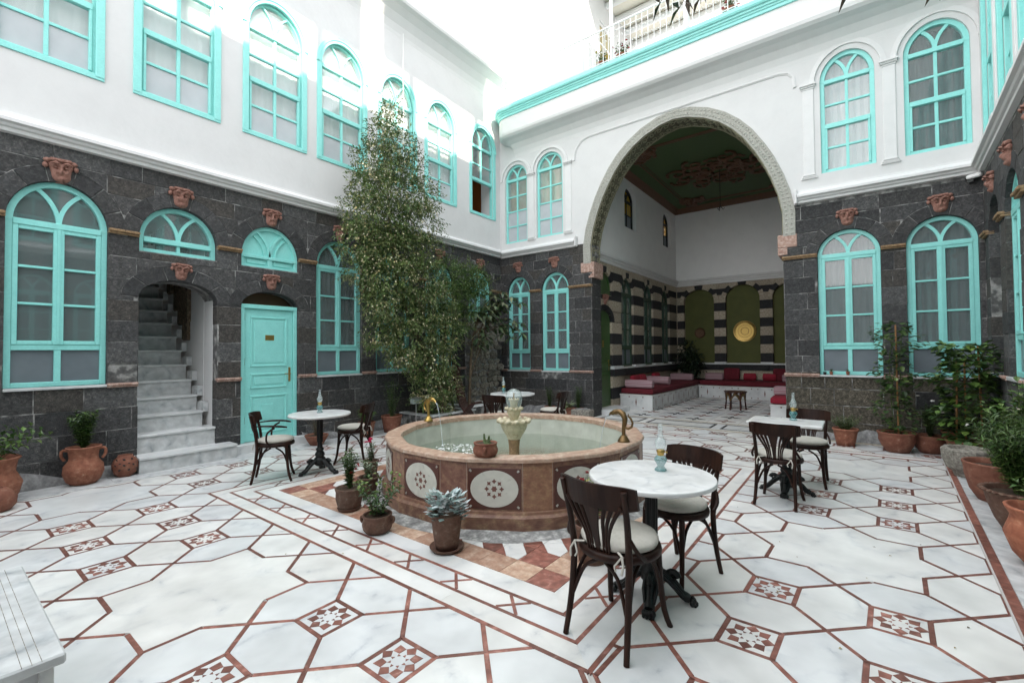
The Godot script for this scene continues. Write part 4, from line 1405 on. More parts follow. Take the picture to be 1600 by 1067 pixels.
	var outs := [Vector3(1, 0, 0), Vector3(1, 0, 1), Vector3(-1, 0, 1), Vector3(-1, 0, 0)]
	cornice(b, pr, path, outs, M.plaster_trim)
	var pc := [Vector2(0, 5.82), Vector2(0.03, 5.83), Vector2(0.05, 5.87), Vector2(0.09, 5.90), Vector2(0.11, 5.93), Vector2(0.15, 5.975)]
	cornice(b, pc, path, outs, M.bronze, "ceiling_cornice")
	var cl := MB.new()
	cl.box(Vector3(X0 - 0.3, 5.97, Z1 - 0.3), Vector3(X1 + 0.3, 6.12, -9.18))
	var ceil_ := obj("hall_ceiling", cl, M.ceiling_green, b)
	var rr := MB.new()
	for e in [0.48, 0.56]:
		var q := [Vector3(X0 + e, 5.965, -9.4 - e), Vector3(X0 + e, 5.965, Z1 + e), Vector3(X1 - e, 5.965, Z1 + e), Vector3(X1 - e, 5.965, -9.4 - e)]
		for k in 4: rr.tube([q[k], q[(k + 1) % 4]], 0.022 if e < 0.5 else 0.012, 6)
	obj("ceiling_border", rr, M.bronze, ceil_)
	var cc := Vector3((X0 + X1) * 0.5, 5.965, -12.2)
	scrolls(ceil_, cc, 1.15, 0.95, 26, "ceiling_medallion")
	for sx in [-1.0, 1.0]:
		for sz in [-1.0, 1.0]:
			scrolls(ceil_, Vector3(cc.x + sx * 1.28, 5.965, cc.z + sz * 2.02), 0.42, 0.42, 9, "ceiling_corner_ornament")
	var ch := MB.new()
	ch.tube([cc + Vector3(0, 0, 0), cc + Vector3(0, -0.95, 0)], 0.008, 5)
	for k in 3:
		var a := TAU * k / 3
		ch.tube([cc + Vector3(0, -0.93, 0), cc + Vector3(cos(a) * 0.07, -1.03, sin(a) * 0.07), cc + Vector3(cos(a) * 0.10, -0.99, sin(a) * 0.10)], 0.008, 5)
	obj("lamp_hook", ch, M.dark_iron, ceil_)

func scrolls(parent, c: Vector3, rx: float, rz: float, n: int, called: String):
	var mb := MB.new()
	for k in n:
		var a := TAU * k / n + R(-0.1, 0.1)
		var f: float = 0.35 + 0.55 * float(k % 3) / 2.0
		if n < 12: f = R(0.2, 0.8)
		var o := c + Vector3(cos(a) * rx * f, 0, sin(a) * rz * f)
		var sg := 1.0 if k % 2 == 0 else -1.0
		var pts := []
		var rad := []
		var s: float = 0.24 * rx if n > 12 else 0.40 * rx
		for i in 16:
			var t := i / 15.0
			var an := a + sg * t * 7.5
			var r := s * (1.0 - t * 0.85)
			pts.append(o + Vector3(cos(an) * r, -0.015 - 0.03 * t, sin(an) * r))
			rad.append(0.022 + 0.028 * (1.0 - t) * sin(PI * min(1.0, t * 1.5)))
		mb.tube(pts, rad, 5)
		for i in 3:
			var an := a + R(-0.5, 0.5)
			var p := o + Vector3(cos(an) * s * 0.9, -0.03, sin(an) * s * 0.9)
			mb.ball(p, Vector3(0.05, 0.022, 0.05), 6, 4)
	obj(called, mb, M.bronze, parent)

func right_wing():
	var b := thing("courtyard_building", "right wing seen end-on, black basalt arches below and white storey above", "building")
	var W := []
	var U := []
	for k in 8:
		var c := 0.72 + k * 1.07
		W.append(op(c - 0.38, c + 0.38, 1.10, 2.90, 3.30))
		U.append(op(c - 0.33, c + 0.33, 4.12, 6.1, 6.5))
	stone_front(b, TR, 0.0, 11.2, W, 3.82)
	for k in 8:
		window(b, TR, W[k], {"w": -0.05 if k > 0 else -0.26, "low": 0.43})
		mask(b, TR, W[k].u0 + 0.38, 3.46, M.pink_stone_red, 1.0)
		var sill := MB.new()
		sill.T = TR
		sill.box(Vector3(W[k].u0, 1.06, -0.14), Vector3(W[k].u1, 1.099, 0.03), 0.004)
		obj("window_sill", sill, M.white_marble[3], b)
	var sp := [[0.02, 0.34]]
	for k in 8: sp.append([W[k].u1, W[k].u1 + 0.31])
	ledges(b, TR, sp, 2.89, M.tan, 0.06, 0.06)
	ledges(b, TR, sp, 1.05, M.pink_stone, 0.05, 0.05)
	var ub := MB.new()
	slab(ub, TR, 0.0, 11.2, 3.82, 7.6, U, -0.40, 0.0)
	obj("upper_wall", ub, M.plaster, b)
	for k in 8:
		window(b, TR, U[k], {"style": "sash", "casing": 0.075, "fw": 0.04, "w": -0.035, "rows": 4, "low_rows": 0})
		var pm := MB.new()
		pm.T = TR
		var x: float = U[k].u1 + 0.205
		rb(pm, x - 0.055, 4.2, x + 0.055, 6.0, -0.01, 0.03)
		for e in 3: rb(pm, x - 0.07 - 0.012 * e, 4.08 + 0.03 * e - 0.06, x + 0.07 + 0.012 * e, 4.11 + 0.03 * e - 0.06, -0.01, 0.05 + 0.012 * e)
		obj("pilaster", pm, M.plaster_trim, b)
	var nrm := TR.basis.z
	cornice(b, CORN, [TR * Vector3(0, 0.07, 0), TR * Vector3(11.2, 0.07, 0)], [nrm + Vector3(0, 0, 1), nrm], M.plaster_trim)
	shell(b, Vector3(1.95, 0.0, -8.6), Vector3(4.5, 3.6, 2.4), M.interior, 0)
	shell(b, Vector3(1.9, 3.95, -8.6), Vector3(4.5, 7.4, 2.4), M.interior, 0)
	for k in 8:
		if k > 3: continue
		var nm: String = ["beside the back corner", "second from the back corner", "third from the back corner", "nearest the viewer"][k]
		curtain(TR, W[k].u0, W[k].u1, 1.1, 3.25, -0.36, M.curtain, "grey curtain in the right wing's ground floor window " + nm, 6.0)
		curtain(TR, U[k].u0, U[k].u1, 4.15, 6.45, -0.30, M.curtain, "grey curtain in the right wing's upper window " + nm, 6.0)
	# the storey and roof terrace above, whose shadow falls across the court
	var tp := MB.new()
	tp.T = TR
	tp.box(Vector3(-0.3, 7.6, -4.0), Vector3(4.6, SUNTOP + 0.9, -0.05))
	tp.box(Vector3(4.6, 7.6, -4.0), Vector3(14.5, SUNTOP, -0.05))
	tp.box(Vector3(11.2, 0.0, -4.0), Vector3(14.5, 7.6, -0.05))
	obj("roof_storey", tp, M.plaster, b)
	var cp := MB.new()
	cp.T = TR
	for k in 6:
		var u := 4.8 + k * 1.9
		cp.box(Vector3(u, SUNTOP, -0.30), Vector3(u + 0.12, SUNTOP + 2.0, -0.18))
	cp.box(Vector3(4.6, SUNTOP + 1.25, -0.30), Vector3(7.4, SUNTOP + 2.15, -0.12))
	cp.box(Vector3(7.9, SUNTOP + 1.05, -0.30), Vector3(10.6, SUNTOP + 2.1, -0.12))
	cp.box(Vector3(11.0, SUNTOP + 1.2, -0.30), Vector3(14.5, SUNTOP + 2.1, -0.12))
	obj("roof_screen", cp, M.white_paint, b)

func front_wing():
	var b := thing("courtyard_building", "plain low white wing closing the court behind the viewer", "building")
	var mb := MB.new()
	slab(mb, TF, -1.0, 7.4, 0.0, 3.7, [op(1.0, 1.9, 1.0, 2.8, 3.2), op(3.0, 3.9, 1.0, 2.8, 3.2), op(5.0, 5.9, 1.0, 2.8, 3.2)], -0.4, 0.0)
	obj("front_wall", mb, M.plaster, b)
	for k in 3: window(b, TF, op(1.0 + 2 * k, 1.9 + 2 * k, 1.0, 2.8, 3.2), {"w": -0.06})
	shell(b, Vector3(-7.3, 0.0, 2.82), Vector3(0.9, 3.5, 5.5), M.interior, 2)

# ---------------------------------------------------------------- the floor
var TG := Transform3D(Basis(Vector3(1, 0, 0), Vector3(0, 0, -1), Vector3(0, 1, 0)), Vector3.ZERO)   # plan (x, depth) -> ground
const PIT := 0.572
const HS := 0.12
const TW := 0.0125

func flat(parent, called: String, p: PackedVector2Array, top: float, m: Material, bev := 0.0012):
	var mb := MB.new()
	mb.T = TG
	mb.prism(p, -0.02, top, bev)
	return obj(called, mb, m, parent)

func line_poly(a: Vector2, b: Vector2, w: float) -> PackedVector2Array:
	var d := (b - a).normalized()
	var n := Vector2(-d.y, d.x) * w * 0.5
	return PackedVector2Array([a - n, b - n, b + n, a + n])

func floor_():
	var fl := Node3D.new()
	fl.name = "courtyard_floor"
	add_child(fl, true)
	struct(fl)
	var base := MB.new()
	base.box(Vector3(-7.4, -0.25, -9.3), Vector3(1.9, 0.0, 2.9)); base.box(Vector3(-5.0, -0.25, -15.3), Vector3(-0.3, 0.0, -9.3))
	obj("bedding", base, M.grout, fl)
	var missing := {}
	for s in [[-1, 0], [-2, 0], [-1, 1], [-2, 1], [-6, 0], [-7, 0], [-6, 1], [-7, 1], [3, -4], [4, -4], [3, -5], [4, -5], [3, -9], [4, -9], [3, -10], [4, -10], [-1, -9], [0, -9], [-1, -10], [0, -10]]: missing[Vector2i(s[0], s[1])] = true
	var regs := [
		{"poly": PackedVector2Array([Vector2(-6.47, -0.8), Vector2(0.44, -0.8), Vector2(0.44, 0.43), Vector2(0.415, 0.435), Vector2(-0.96, 1.81), Vector2(-5.24, 1.81), Vector2(-5.24, 7.6), Vector2(-6.47, 7.6)]), "shift": false},
		{"poly": PackedVector2Array([Vector2(-0.96, 1.81), Vector2(0.415, 0.435), Vector2(0.47, 0.3), Vector2(0.855, 7.64), Vector2(-0.96, 7.64)]), "shift": true},
		{"poly": PackedVector2Array([Vector2(-5.24, 6.09), Vector2(-0.96, 6.09), Vector2(-0.96, 7.64), Vector2(-5.24, 7.64)]), "shift": false},
		{"poly": PackedVector2Array([Vector2(-4.3, 7.86), Vector2(0.60, 7.86), Vector2(0.60, 8.50), Vector2(-4.3, 8.50)]), "shift": true}]
	var bars := []
	var tiles := []
	for rg in regs:
		var rp: PackedVector2Array = rg.poly
		if MB.area(rp) < 0: rp.reverse()
		rp = MB.inset(rp, TW)
		var bb := bbox(rp)
		var mp := func(p: PackedVector2Array) -> PackedVector2Array:
			if not rg.shift: return p
			var q := PackedVector2Array()
			for k in p: q.append(Vector2(k.x + 0.111 + 0.051 * (k.y - 2.5), k.y))
			return q
		var ctr := func(i: int, j: int) -> Vector2: return Vector2(-2.268 + PIT * i, 1.355 - PIT * j)
		var big := []
		for j in range(-17, 6):
			for i in range(-9, 8):
				var c: Vector2 = ctr.call(i, j)
				if not bb.grow(0.8).has_point(c): continue
				var me: bool = missing.has(Vector2i(i, j))
				var sq := rect(c.x - HS + TW, c.y - HS + TW, c.x + HS - TW, c.y + HS - TW)
				if me:
					big.append([Vector2i(i, j), rect(c.x - HS, c.y - HS, c.x + HS, c.y + HS)])
				else:
					var whole: PackedVector2Array = mp.call(sq)
					for q in Geometry2D.intersect_polygons(whole, rp): tiles.append([q, "star_plate", c if abs(MB.area(q) - abs(MB.area(whole))) < 1e-5 else null, mp])
				for dv in [Vector2i(1, 0), Vector2i(0, -1)]:
					var c1: Vector2 = ctr.call(i + dv.x, j + dv.y)
					var mid := (c + c1) * 0.5
					var hx: PackedVector2Array
					if dv.x == 1: hx = PackedVector2Array([Vector2(c.x + HS, c.y - HS), Vector2(mid.x, c.y - PIT * 0.5), Vector2(c1.x - HS, c.y - HS), Vector2(c1.x - HS, c.y + HS), Vector2(mid.x, c.y + PIT * 0.5), Vector2(c.x + HS, c.y + HS)])
					else: hx = PackedVector2Array([Vector2(c.x - HS, c.y + HS), Vector2(c.x + HS, c.y + HS), Vector2(c.x + PIT * 0.5, mid.y), Vector2(c.x + HS, c1.y - HS), Vector2(c.x - HS, c1.y - HS), Vector2(c.x - PIT * 0.5, mid.y)])
					if me and missing.has(Vector2i(i + dv.x, j + dv.y)):
						big.append([Vector2i(i, j), hx])
						continue
					for q in Geometry2D.intersect_polygons(mp.call(MB.inset(hx, TW)), rp): tiles.append([q, "marble_tile", null, mp])
				# inlay: sides of the square and the four diagonals
				for sg in [Vector2i(1, 0), Vector2i(-1, 0), Vector2i(0, 1), Vector2i(0, -1)]:
					if me and missing.has(Vector2i(i + sg.x, j - sg.y)): continue
					var nn := Vector2(sg.x, sg.y)
					var tt := Vector2(-nn.y, nn.x)
					bars.append([mp.call(line_poly(c + nn * HS - tt * (HS - 0.002), c + nn * HS + tt * (HS + TW), TW * 2 - 0.001)), rp])
				for sg in [Vector2i(1, 1), Vector2i(-1, 1), Vector2i(1, -1), Vector2i(-1, -1)]:
					if me and missing.has(Vector2i(i + sg.x, j)) and missing.has(Vector2i(i, j - sg.y)): continue
					var nn := Vector2(sg.x, sg.y)
					bars.append([mp.call(line_poly(c + nn * (HS + 0.010), c + nn * (PIT * 0.5 - 0.001), TW * 2 - 0.001)), rp])
		# join the pieces of each large slab
		var pool := []
		for b in big: pool.append(b[1])
		while pool.size() > 0:
			var cur: PackedVector2Array = pool.pop_back()
			var again := true
			while again:
				again = false
				for k in range(pool.size() - 1, -1, -1):
					var g: PackedVector2Array = pool[k]
					var gr := Geometry2D.offset_polygon(g, 0.004, Geometry2D.JOIN_MITER)
					var mg := Geometry2D.merge_polygons(cur, gr[0])
					var outer := []
					for q in mg:
						if not Geometry2D.is_polygon_clockwise(q): outer.append(q)
					if outer.size() == 1:
						cur = outer[0]
						pool.remove_at(k)
						again = true
			var off := Geometry2D.offset_polygon(cur, -TW - 0.003, Geometry2D.JOIN_MITER)
			for o in off:
				for q in Geometry2D.intersect_polygons(mp.call(o), rp): tiles.append([q, "marble_slab", null, mp])
	for t in tiles:
		if abs(MB.area(t[0])) < 0.0008: continue
		flat(fl, t[1], t[0], 0.006 + (R(-0.0006, 0.0006) if t[1] != "star_plate" else -0.001), M.white_marble[rng.randi() % 5])
		if t[2] != null:
			var c: Vector2 = t[2]
			var near := c.length() < 4.3
			var joined := MB.new()
			joined.T = TG
			for k in 8:
				var a := TAU * k / 8.0
				var r := func(rad: float, da: float) -> Vector2: return c + Vector2(cos(a + da), sin(a + da)) * rad
				var kite: PackedVector2Array = t[3].call(PackedVector2Array([r.call(0.051, 0.0), r.call(0.082, 0.385), r.call(0.113, 0.0), r.call(0.082, -0.385)]))
				var dart: PackedVector2Array = t[3].call(PackedVector2Array([r.call(0.034, 0.23), r.call(0.049, 0.05), r.call(0.034, -0.23)]))
				joined.prism(dart, 0.0, 0.0066)
				if near: flat(fl, "star_piece", kite, 0.0068, M.red_marble[rng.randi() % 3], 0.0006)
				else: joined.prism(kite, 0.0, 0.0068)
			obj("star_inlay", joined, M.red_marble[rng.randi() % 3], fl)
	# nearest bars each on their own, the far ones joined
	var cl := []
	for b in bars:
		for q in Geometry2D.intersect_polygons(b[0], b[1]):
			if abs(MB.area(q)) > 0.0003: cl.append([bbox(q).get_center().length(), q])
	cl.sort_custom(func(a, b): return a[0] < b[0])
	var rest := MB.new()
	rest.T = TG
	for k in cl.size():
		if k < 290: flat(fl, "inlay_strip", cl[k][1], 0.0055, M.red_marble[rng.randi() % 3], 0.0008)
		else: rest.prism(cl[k][1], 0.0, 0.0055)
	obj("far_inlay", rest, M.red_marble[0], fl).set_meta("kind", "stuff")
	border(fl)
	# edges: grey marble beside the walls, the red line along the right, the stripes before the hall
	for k in 12:
		var z0 := -1.2 + k * 0.85
		if z0 < 7.5: flat(fl, "edge_slab", rect(-7.0, z0, -6.478, z0 + 0.845), 0.006, M.edge_marble)
		var xa: float = 0.633 + 0.051 * (z0 - 3.3)
		var xb: float = 0.633 + 0.051 * (z0 + 0.845 - 3.3)
		if z0 < 7.6:
			flat(fl, "edge_slab", PackedVector2Array([Vector2(xa + 0.055, z0), Vector2(1.5, z0), Vector2(1.5, z0 + 0.845), Vector2(xb + 0.055, z0 + 0.845)]), 0.006, M.edge_marble)
			for q in 2:
				var a := lerpf(xa, xb, q * 0.5)
				var e := lerpf(xa, xb, q * 0.5 + 0.5)
				var y0 := z0 + q * 0.4225
				flat(fl, "edge_inlay", PackedVector2Array([Vector2(a + 0.002, y0), Vector2(a + 0.052, y0), Vector2(e + 0.052, y0 + 0.419), Vector2(e + 0.002, y0 + 0.419)]), 0.006, M.red_marble[rng.randi() % 3])
	for e in [7.66, 7.80]:
		for k in 6: flat(fl, "edge_inlay", rect(-5.2 + k * 1.0, e, -4.205 + k * 1.0, e + 0.025), 0.006, M.red_marble[k % 3])
	for k in 6: flat(fl, "edge_slab", rect(-5.2 + k * 1.0, 7.687, -4.203 + k * 1.0, 7.797), 0.006, M.white_marble[k % 5])
	flat(fl, "edge_slab", rect(0.62, 7.83, 1.45, 8.75), 0.006, M.edge_marble)
	flat(fl, "edge_slab", rect(-6.97, 7.62, -5.25, 8.75), 0.006, M.edge_marble)
	flat(fl, "edge_slab", rect(-5.23, 7.83, -4.31, 8.75), 0.006, M.edge_marble)
	# plaque with two stars set in the back edge
	for c in [Vector2(0.78, 8.02), Vector2(1.02, 8.02)]:
		for k in 8:
			var a := TAU * k / 8.0
			flat(fl, "star_piece", PackedVector2Array([c + Vector2(cos(a), sin(a)) * 0.035, c + Vector2(cos(a + 0.4), sin(a + 0.4)) * 0.07, c + Vector2(cos(a), sin(a)) * 0.11, c + Vector2(cos(a - 0.4), sin(a - 0.4)) * 0.07]), 0.0105, M.red_marble[k % 3], 0.0)
	# the strip in front of the hall and the hall floor
	for k in 7: flat(fl, "edge_slab", rect(-4.3 + k * 0.70, 8.515, -3.604 + k * 0.70, 8.60), 0.006, M.beige[1])
	for k in 5:
		flat(fl, "hall_tile", rect(-4.46 + k * 0.71, 8.61, -3.754 + k * 0.71, 9.30), 0.006, M.white_marble[(k * 2) % 5])
	for q in [[-4.3, 8.68, -3.45, 9.22], [-3.3, 8.68, -2.1, 9.22], [-1.95, 8.68, -1.08, 9.22]]:
		for l in [[q[0], q[1], q[2], q[1] + 0.04], [q[0], q[3] - 0.04, q[2], q[3]], [q[0], q[1] + 0.04, q[0] + 0.04, q[3] - 0.04], [q[2] - 0.04, q[1] + 0.04, q[2], q[3] - 0.04]]:
			flat(fl, "black_inlay", rect(l[0], l[1], l[2], l[3]), 0.0102, M.black_stone[0], 0.0)
	for k in 6: flat(fl, "edge_slab", rect(-4.58 + k * 0.65, 9.305, -3.934 + k * 0.65, 9.40), 0.006, M.beige[2])
	for j in 10:
		for i in 7:
			var x := -4.58 + i * 0.56
			var v := 9.41 + j * 0.56
			flat(fl, "hall_tile", rect(x, v, x + 0.545, v + 0.545), 0.006, M.white_marble[(i * 3 + j * 7) % 5])
			if i > 0 and i < 6:
				for k in 4:
					var a := TAU * k / 4.0
					var c := Vector2(x + 0.27, v + 0.27)
					flat(fl, "hall_inlay", PackedVector2Array([c + Vector2(cos(a), sin(a)) * 0.03, c + Vector2(cos(a + 0.5), sin(a + 0.5)) * 0.10, c + Vector2(cos(a), sin(a)) * 0.2, c + Vector2(cos(a - 0.5), sin(a - 0.5)) * 0.10]), 0.0104, M.red_marble[1] if (i + j) % 2 == 0 else M.black_stone[1], 0.0)
	# fallen leaves
	var lv := MB.new()
	lv.colored = true
	for k in 46:
		var p := Vector3(R(-5.0, 0.5), 0.009, R(-5.5, -1.1))
		if k < 26: p = Vector3(R(-0.9, 0.5), 0.009, R(-4.5, -1.7))
		if Vector2(p.x + 2.9, p.z + 3.95).length() < 1.4: continue
		lv.col = [Color(0.16, 0.09, 0.03), Color(0.30, 0.20, 0.06), Color(0.08, 0.05, 0.02), Color(0.35, 0.29, 0.12)][k % 4]
		var a := R(0, TAU)
		lv.leaf(p, Vector3(cos(a), 0.1, sin(a)).normalized(), Vector3.UP, R(0.010, 0.026), R(0.006, 0.014), 0.2)
	var fo := obj("fallen_leaves", lv, M.petal)
	tag(fo, "small dry leaves scattered over the white marble floor", "leaves")
	fo.set_meta("kind", "stuff")

func border(fl):
	var x0 := -5.24
	var x1 := -0.96
	var v0 := 1.81
	var v1 := 6.09
	var L_ := x1 - x0
	var cor := [Vector2(x0, v0), Vector2(x1, v0), Vector2(x1, v1), Vector2(x0, v1)]
	for s in 4:
		var o: Vector2 = cor[s]
		var d: Vector2 = (cor[(s + 1) % 4] - o).normalized()
		var n := Vector2(-d.y, d.x)
		var strip := func(a: float, b: float, c: float, e: float) -> PackedVector2Array:
			# from s=a..b along, c..e inward, ends mitred at the corners
			return PackedVector2Array([o + d * a + n * c, o + d * b + n * c, o + d * (b - (e - c) if b >= L_ - c - 0.001 else b) + n * e, o + d * (a + (e - c) if a <= c + 0.001 else a) + n * e])
		for ln in [0.0, 0.145, 0.31]:
			var k := 0
			var a: float = ln
			while a < L_ - ln - 0.01:
				var b: float = min(a + R(0.25, 0.5), L_ - ln)
				if L_ - ln - b < 0.15: b = L_ - ln
				flat(fl, "border_inlay", strip.call(a + (0.0015 if a > ln + 0.001 else 0.0), b, ln - TW, ln + TW) if a > ln else PackedVector2Array([o + d * (a - TW) + n * (ln - TW), o + d * b + n * (ln - TW), o + d * b + n * (ln + TW), o + d * (a + TW) + n * (ln + TW)]), 0.0060, M.red_marble[rng.randi() % 3], 0.0008)
				a = b
		for w in [[TW, 0.145 - TW], [0.31 + TW, 0.47]]:
			var a: float = w[0]
			while a < L_ - w[0] - 0.01:
				var b: float = min(a + R(0.7, 1.1), L_ - w[0])
				if L_ - w[0] - b < 0.3: b = L_ - w[0]
				flat(fl, "border_slab", strip.call(a + 0.0008 if a > w[0] + 0.001 else a, b, w[0], w[1]), 0.0062, M.white_marble[rng.randi() % 5])
				a = b
		# the zigzag band
		var c0 := 0.145 + TW
		var c1 := 0.31 - TW
		var nn := 9
		var st := (L_ - 0.29) / nn
		for k in nn:
			var a: float = 0.145 + st * k
			var b: float = a + st
			flat(fl, "border_slab", strip.call(a if k > 0 else c0, b if k < nn - 1 else L_ - c0, c0, c1), 0.0050, M.white_marble[rng.randi() % 5])
			if k == 0: continue
			var h := (c1 - c0)
			for sg in [-1.0, 1.0]:
				flat(fl, "border_inlay", line_poly(o + d * (a - sg * h * 0.5) + n * c0, o + d * (a + sg * h * 0.5) + n * c1, 0.02), 0.0066 + 0.0004 * sg, M.red_marble[rng.randi() % 3], 0.0006)
	# rose tiles round the fountain
	var p0 := Vector2(x0 + 0.472, v0 + 0.472)
	var cell := (L_ - 0.944) / 16.0
	var fc := Vector2(-2.95, 3.95)
	for b in 16:
		for a in 16:
			var ca: int = min(a, 15 - a)
			var cb: int = min(b, 15 - b)
			var q := rect(p0.x + a * cell + 0.0015, p0.y + b * cell + 0.0015, p0.x + (a + 1) * cell - 0.0015, p0.y + (b + 1) * cell - 0.0015)
			var c := bbox(q).get_center()
			if c.distance_to(fc) < 1.28: continue
			if ca + cb == 0: flat(fl, "rose_tile", q, 0.006, M.red_marble[2])
			elif ca + cb == 1 or (ca == 1 and cb == 1): flat(fl, "rose_tile", q, 0.006, M.pink_tile[1] if ca + cb == 1 else M.red_marble[2])
			elif ca >= 1 and cb >= 1 and ca + cb <= 6:
				# mosaic: a square stood on its corner between four triangles
				var e := bbox(q)
				var mid := [Vector2(c.x, e.position.y), Vector2(e.end.x, c.y), Vector2(c.x, e.end.y), Vector2(e.position.x, c.y)]
				var odd := (ca + cb) % 2 == 0
				flat(fl, "mosaic_piece", MB.inset(PackedVector2Array([mid[0], mid[1], mid[2], mid[3]]), 0.001), 0.006, M.red_marble[rng.randi() % 3] if odd else M.white_marble[2], 0.0006)
				var cs := [e.position, Vector2(e.end.x, e.position.y), e.end, Vector2(e.position.x, e.end.y)]
				for k in 4: flat(fl, "mosaic_piece", MB.inset(PackedVector2Array([cs[k], mid[k], mid[(k + 3) % 4]]), 0.001), 0.006, M.white_marble[2] if odd == (k % 2 == 0) else M.red_marble[rng.randi() % 3], 0.0006)
			else: flat(fl, "rose_tile", q, 0.006, M.pink_tile[[0, 2, 1, 0, 3][(int(a / 2) * 3 + int(b / 2) * 2) % 5]])

# ---------------------------------------------------------------- fountain
func ngon(r: float, cut_: float) -> PackedVector2Array:
	# twelve wide faces with a narrow one between each pair; r = distance of a wide face
	var p := PackedVector2Array()
	var half := r * tan(PI / 12) - cut_
	for k in 12:
		var a := TAU * k / 12.0 - PI / 2
		for s in [-1.0, 1.0]: p.append(Vector2(cos(a), sin(a)) * r + Vector2(-sin(a), cos(a)) * half * s)
	return p

func ring_band(mb: MB, a: PackedVector2Array, b: PackedVector2Array, ya: float, yb: float):
	for k in a.size():
		var j := (k + 1) % a.size()
		mb.quad(Vector3(a[k].x, ya, -a[k].y), Vector3(a[j].x, ya, -a[j].y), Vector3(b[j].x, yb, -b[j].y), Vector3(b[k].x, yb, -b[k].y))

func fountain():
	var C := Vector3(-2.96, 0, -3.93)
	var f := thing("fountain", "polygonal rose marble fountain basin with oval inlaid panels, full of water", "fountain", C)
	var H := 0.575
	# body, face by face: rose stone, alternate slabs
	var body := ngon(1.315, 0.125)
	for k in 24:
		var p := body[k]
		var q := body[(k + 1) % 24]
		var d := (q - p).normalized()
		var n := Vector2(d.y, -d.x)
		var w := p.distance_to(q)
		var T := Transform3D(Basis(Vector3(d.x, 0, -d.y), Vector3.UP, Vector3(n.x, 0, -n.y)), Vector3(p.x, 0, -p.y))
		var wide := k % 2 == 0
		var mb := MB.new()
		mb.T = T
		mb.box(Vector3(0.0014, 0.0, -0.10), Vector3(w - 0.0014, H - 0.03, 0.0), 0.0015)
		obj("side_slab", mb, M.rose_marble[(k / 2 + (0 if wide else 2)) % 4], f)
		if wide:
			var py0 := 0.170
			var py1 := 0.492
			var pnl := MB.new()
			pnl.T = T
			rb(pnl, 0.012, py0, w - 0.012, py1, -0.01, 0.006, 0.002)
			var po := obj("panel", pnl, M.panel_red, f)
			var cx := w * 0.5
			var cy := (py0 + py1) * 0.5
			var ov := MB.new()
			ov.T = T
			var ep := PackedVector2Array()
			for i in 32: ep.append(Vector2(cx + cos(TAU * i / 32) * (w * 0.5 - 0.034), cy + sin(TAU * i / 32) * 0.146))
			ov.prism(ep, 0.0, 0.0095, 0.001)
			obj("oval", ov, M.oval_marble, po)
			var ro := MB.new()
			ro.T = T
			for i in 9:
				var c := Vector2(cx, cy)
				if i < 8: c += Vector2(cos(TAU * i / 8), sin(TAU * i / 8)) * 0.060
				var st := PackedVector2Array()
				var m := 8 if i < 8 else 12
				for j in m:
					var rr: float = (0.021 if j % 2 == 0 else 0.011) if i < 8 else (0.026 if j % 2 == 0 else 0.018)
					var an := TAU * j / m + TAU * (i % 8) / 8.0
					st.append(c + Vector2(cos(an), sin(an)) * rr)
				ro.prism(st, 0.0, 0.0112)
			obj("rosette", ro, M.red_marble[0], po)
			var cn := MB.new()
			cn.T = T
			for sx in [-1.0, 1.0]:
				for sy in [-1.0, 1.0]:
					var c := Vector2(cx + sx * (w * 0.5 - 0.036), cy + sy * 0.140)
					for i in 3:
						var an := atan2(-sy, -sx) + (i - 1) * 0.75 + PI
						var dd := Vector2(cos(an), sin(an))
						var e := Vector2(-dd.y, dd.x)
						var b0 := c - dd * 0.012
						cn.prism(PackedVector2Array([b0, b0 + dd * 0.014 + e * 0.006, b0 + dd * 0.026, b0 + dd * 0.014 - e * 0.006]), 0.0, 0.0088)
			obj("corner_petals", cn, M.oval_marble, po)
	var gb := MB.new()
	ring_band(gb, ngon(1.3125, 0.125), ngon(1.3125, 0.125), 0.0, H - 0.03)
	obj("joint_filler", gb, M.grout, f)
	# foot moulding
	var ft := MB.new()
	var s0 := ngon(1.362, 0.125)
	var s1 := ngon(1.358, 0.125)
	ring_band(ft, s0, s0, 0.0, 0.115)
	ring_band(ft, s0, ngon(1.352, 0.125), 0.115, 0.122)
	ring_band(ft, ngon(1.352, 0.125), ngon(1.336, 0.125), 0.122, 0.132)
	ring_band(ft, ngon(1.336, 0.125), ngon(1.330, 0.125), 0.132, 0.150)
	ring_band(ft, ngon(1.330, 0.125), ngon(1.310, 0.125), 0.150, 0.160)
	obj("foot_moulding", ft, M.rose_marble[0], f)
	# rim, in pieces
	for k in 12:
		var mb := MB.new()
		var o2 := ngon(1.334, 0.125)
		var o1 := ngon(1.316, 0.125)
		var i1 := ngon(1.195, 0.10)
		var i2 := ngon(1.175, 0.10)
		for e in [0, 1]:
			var a: int = (k * 2 + e) % 24
			var b: int = (a + 1) % 24
			var prof := [[ngon(1.31, 0.125), H - 0.040], [o2, H - 0.036], [o2, H - 0.012], [ngon(1.329, 0.125), H - 0.004], [o1, H], [i1, H], [i2, H - 0.008], [i2, H - 0.06]]
			for t in prof.size() - 1:
				var p: PackedVector2Array = prof[t][0]
				var q: PackedVector2Array = prof[t + 1][0]
				mb.quad(Vector3(p[a].x, prof[t][1], -p[a].y), Vector3(p[b].x, prof[t][1], -p[b].y), Vector3(q[b].x, prof[t + 1][1], -q[b].y), Vector3(q[a].x, prof[t + 1][1], -q[a].y))
		obj("rim_slab", mb, M.rim_marble, f)
	var bs := MB.new()
	ring_band(bs, ngon(1.18, 0.10), ngon(1.18, 0.10), H - 0.02, 0.06)
	obj("basin_lining", bs, M.basin, f)
	var bf := MB.new()
	var inn := ngon(1.19, 0.10)
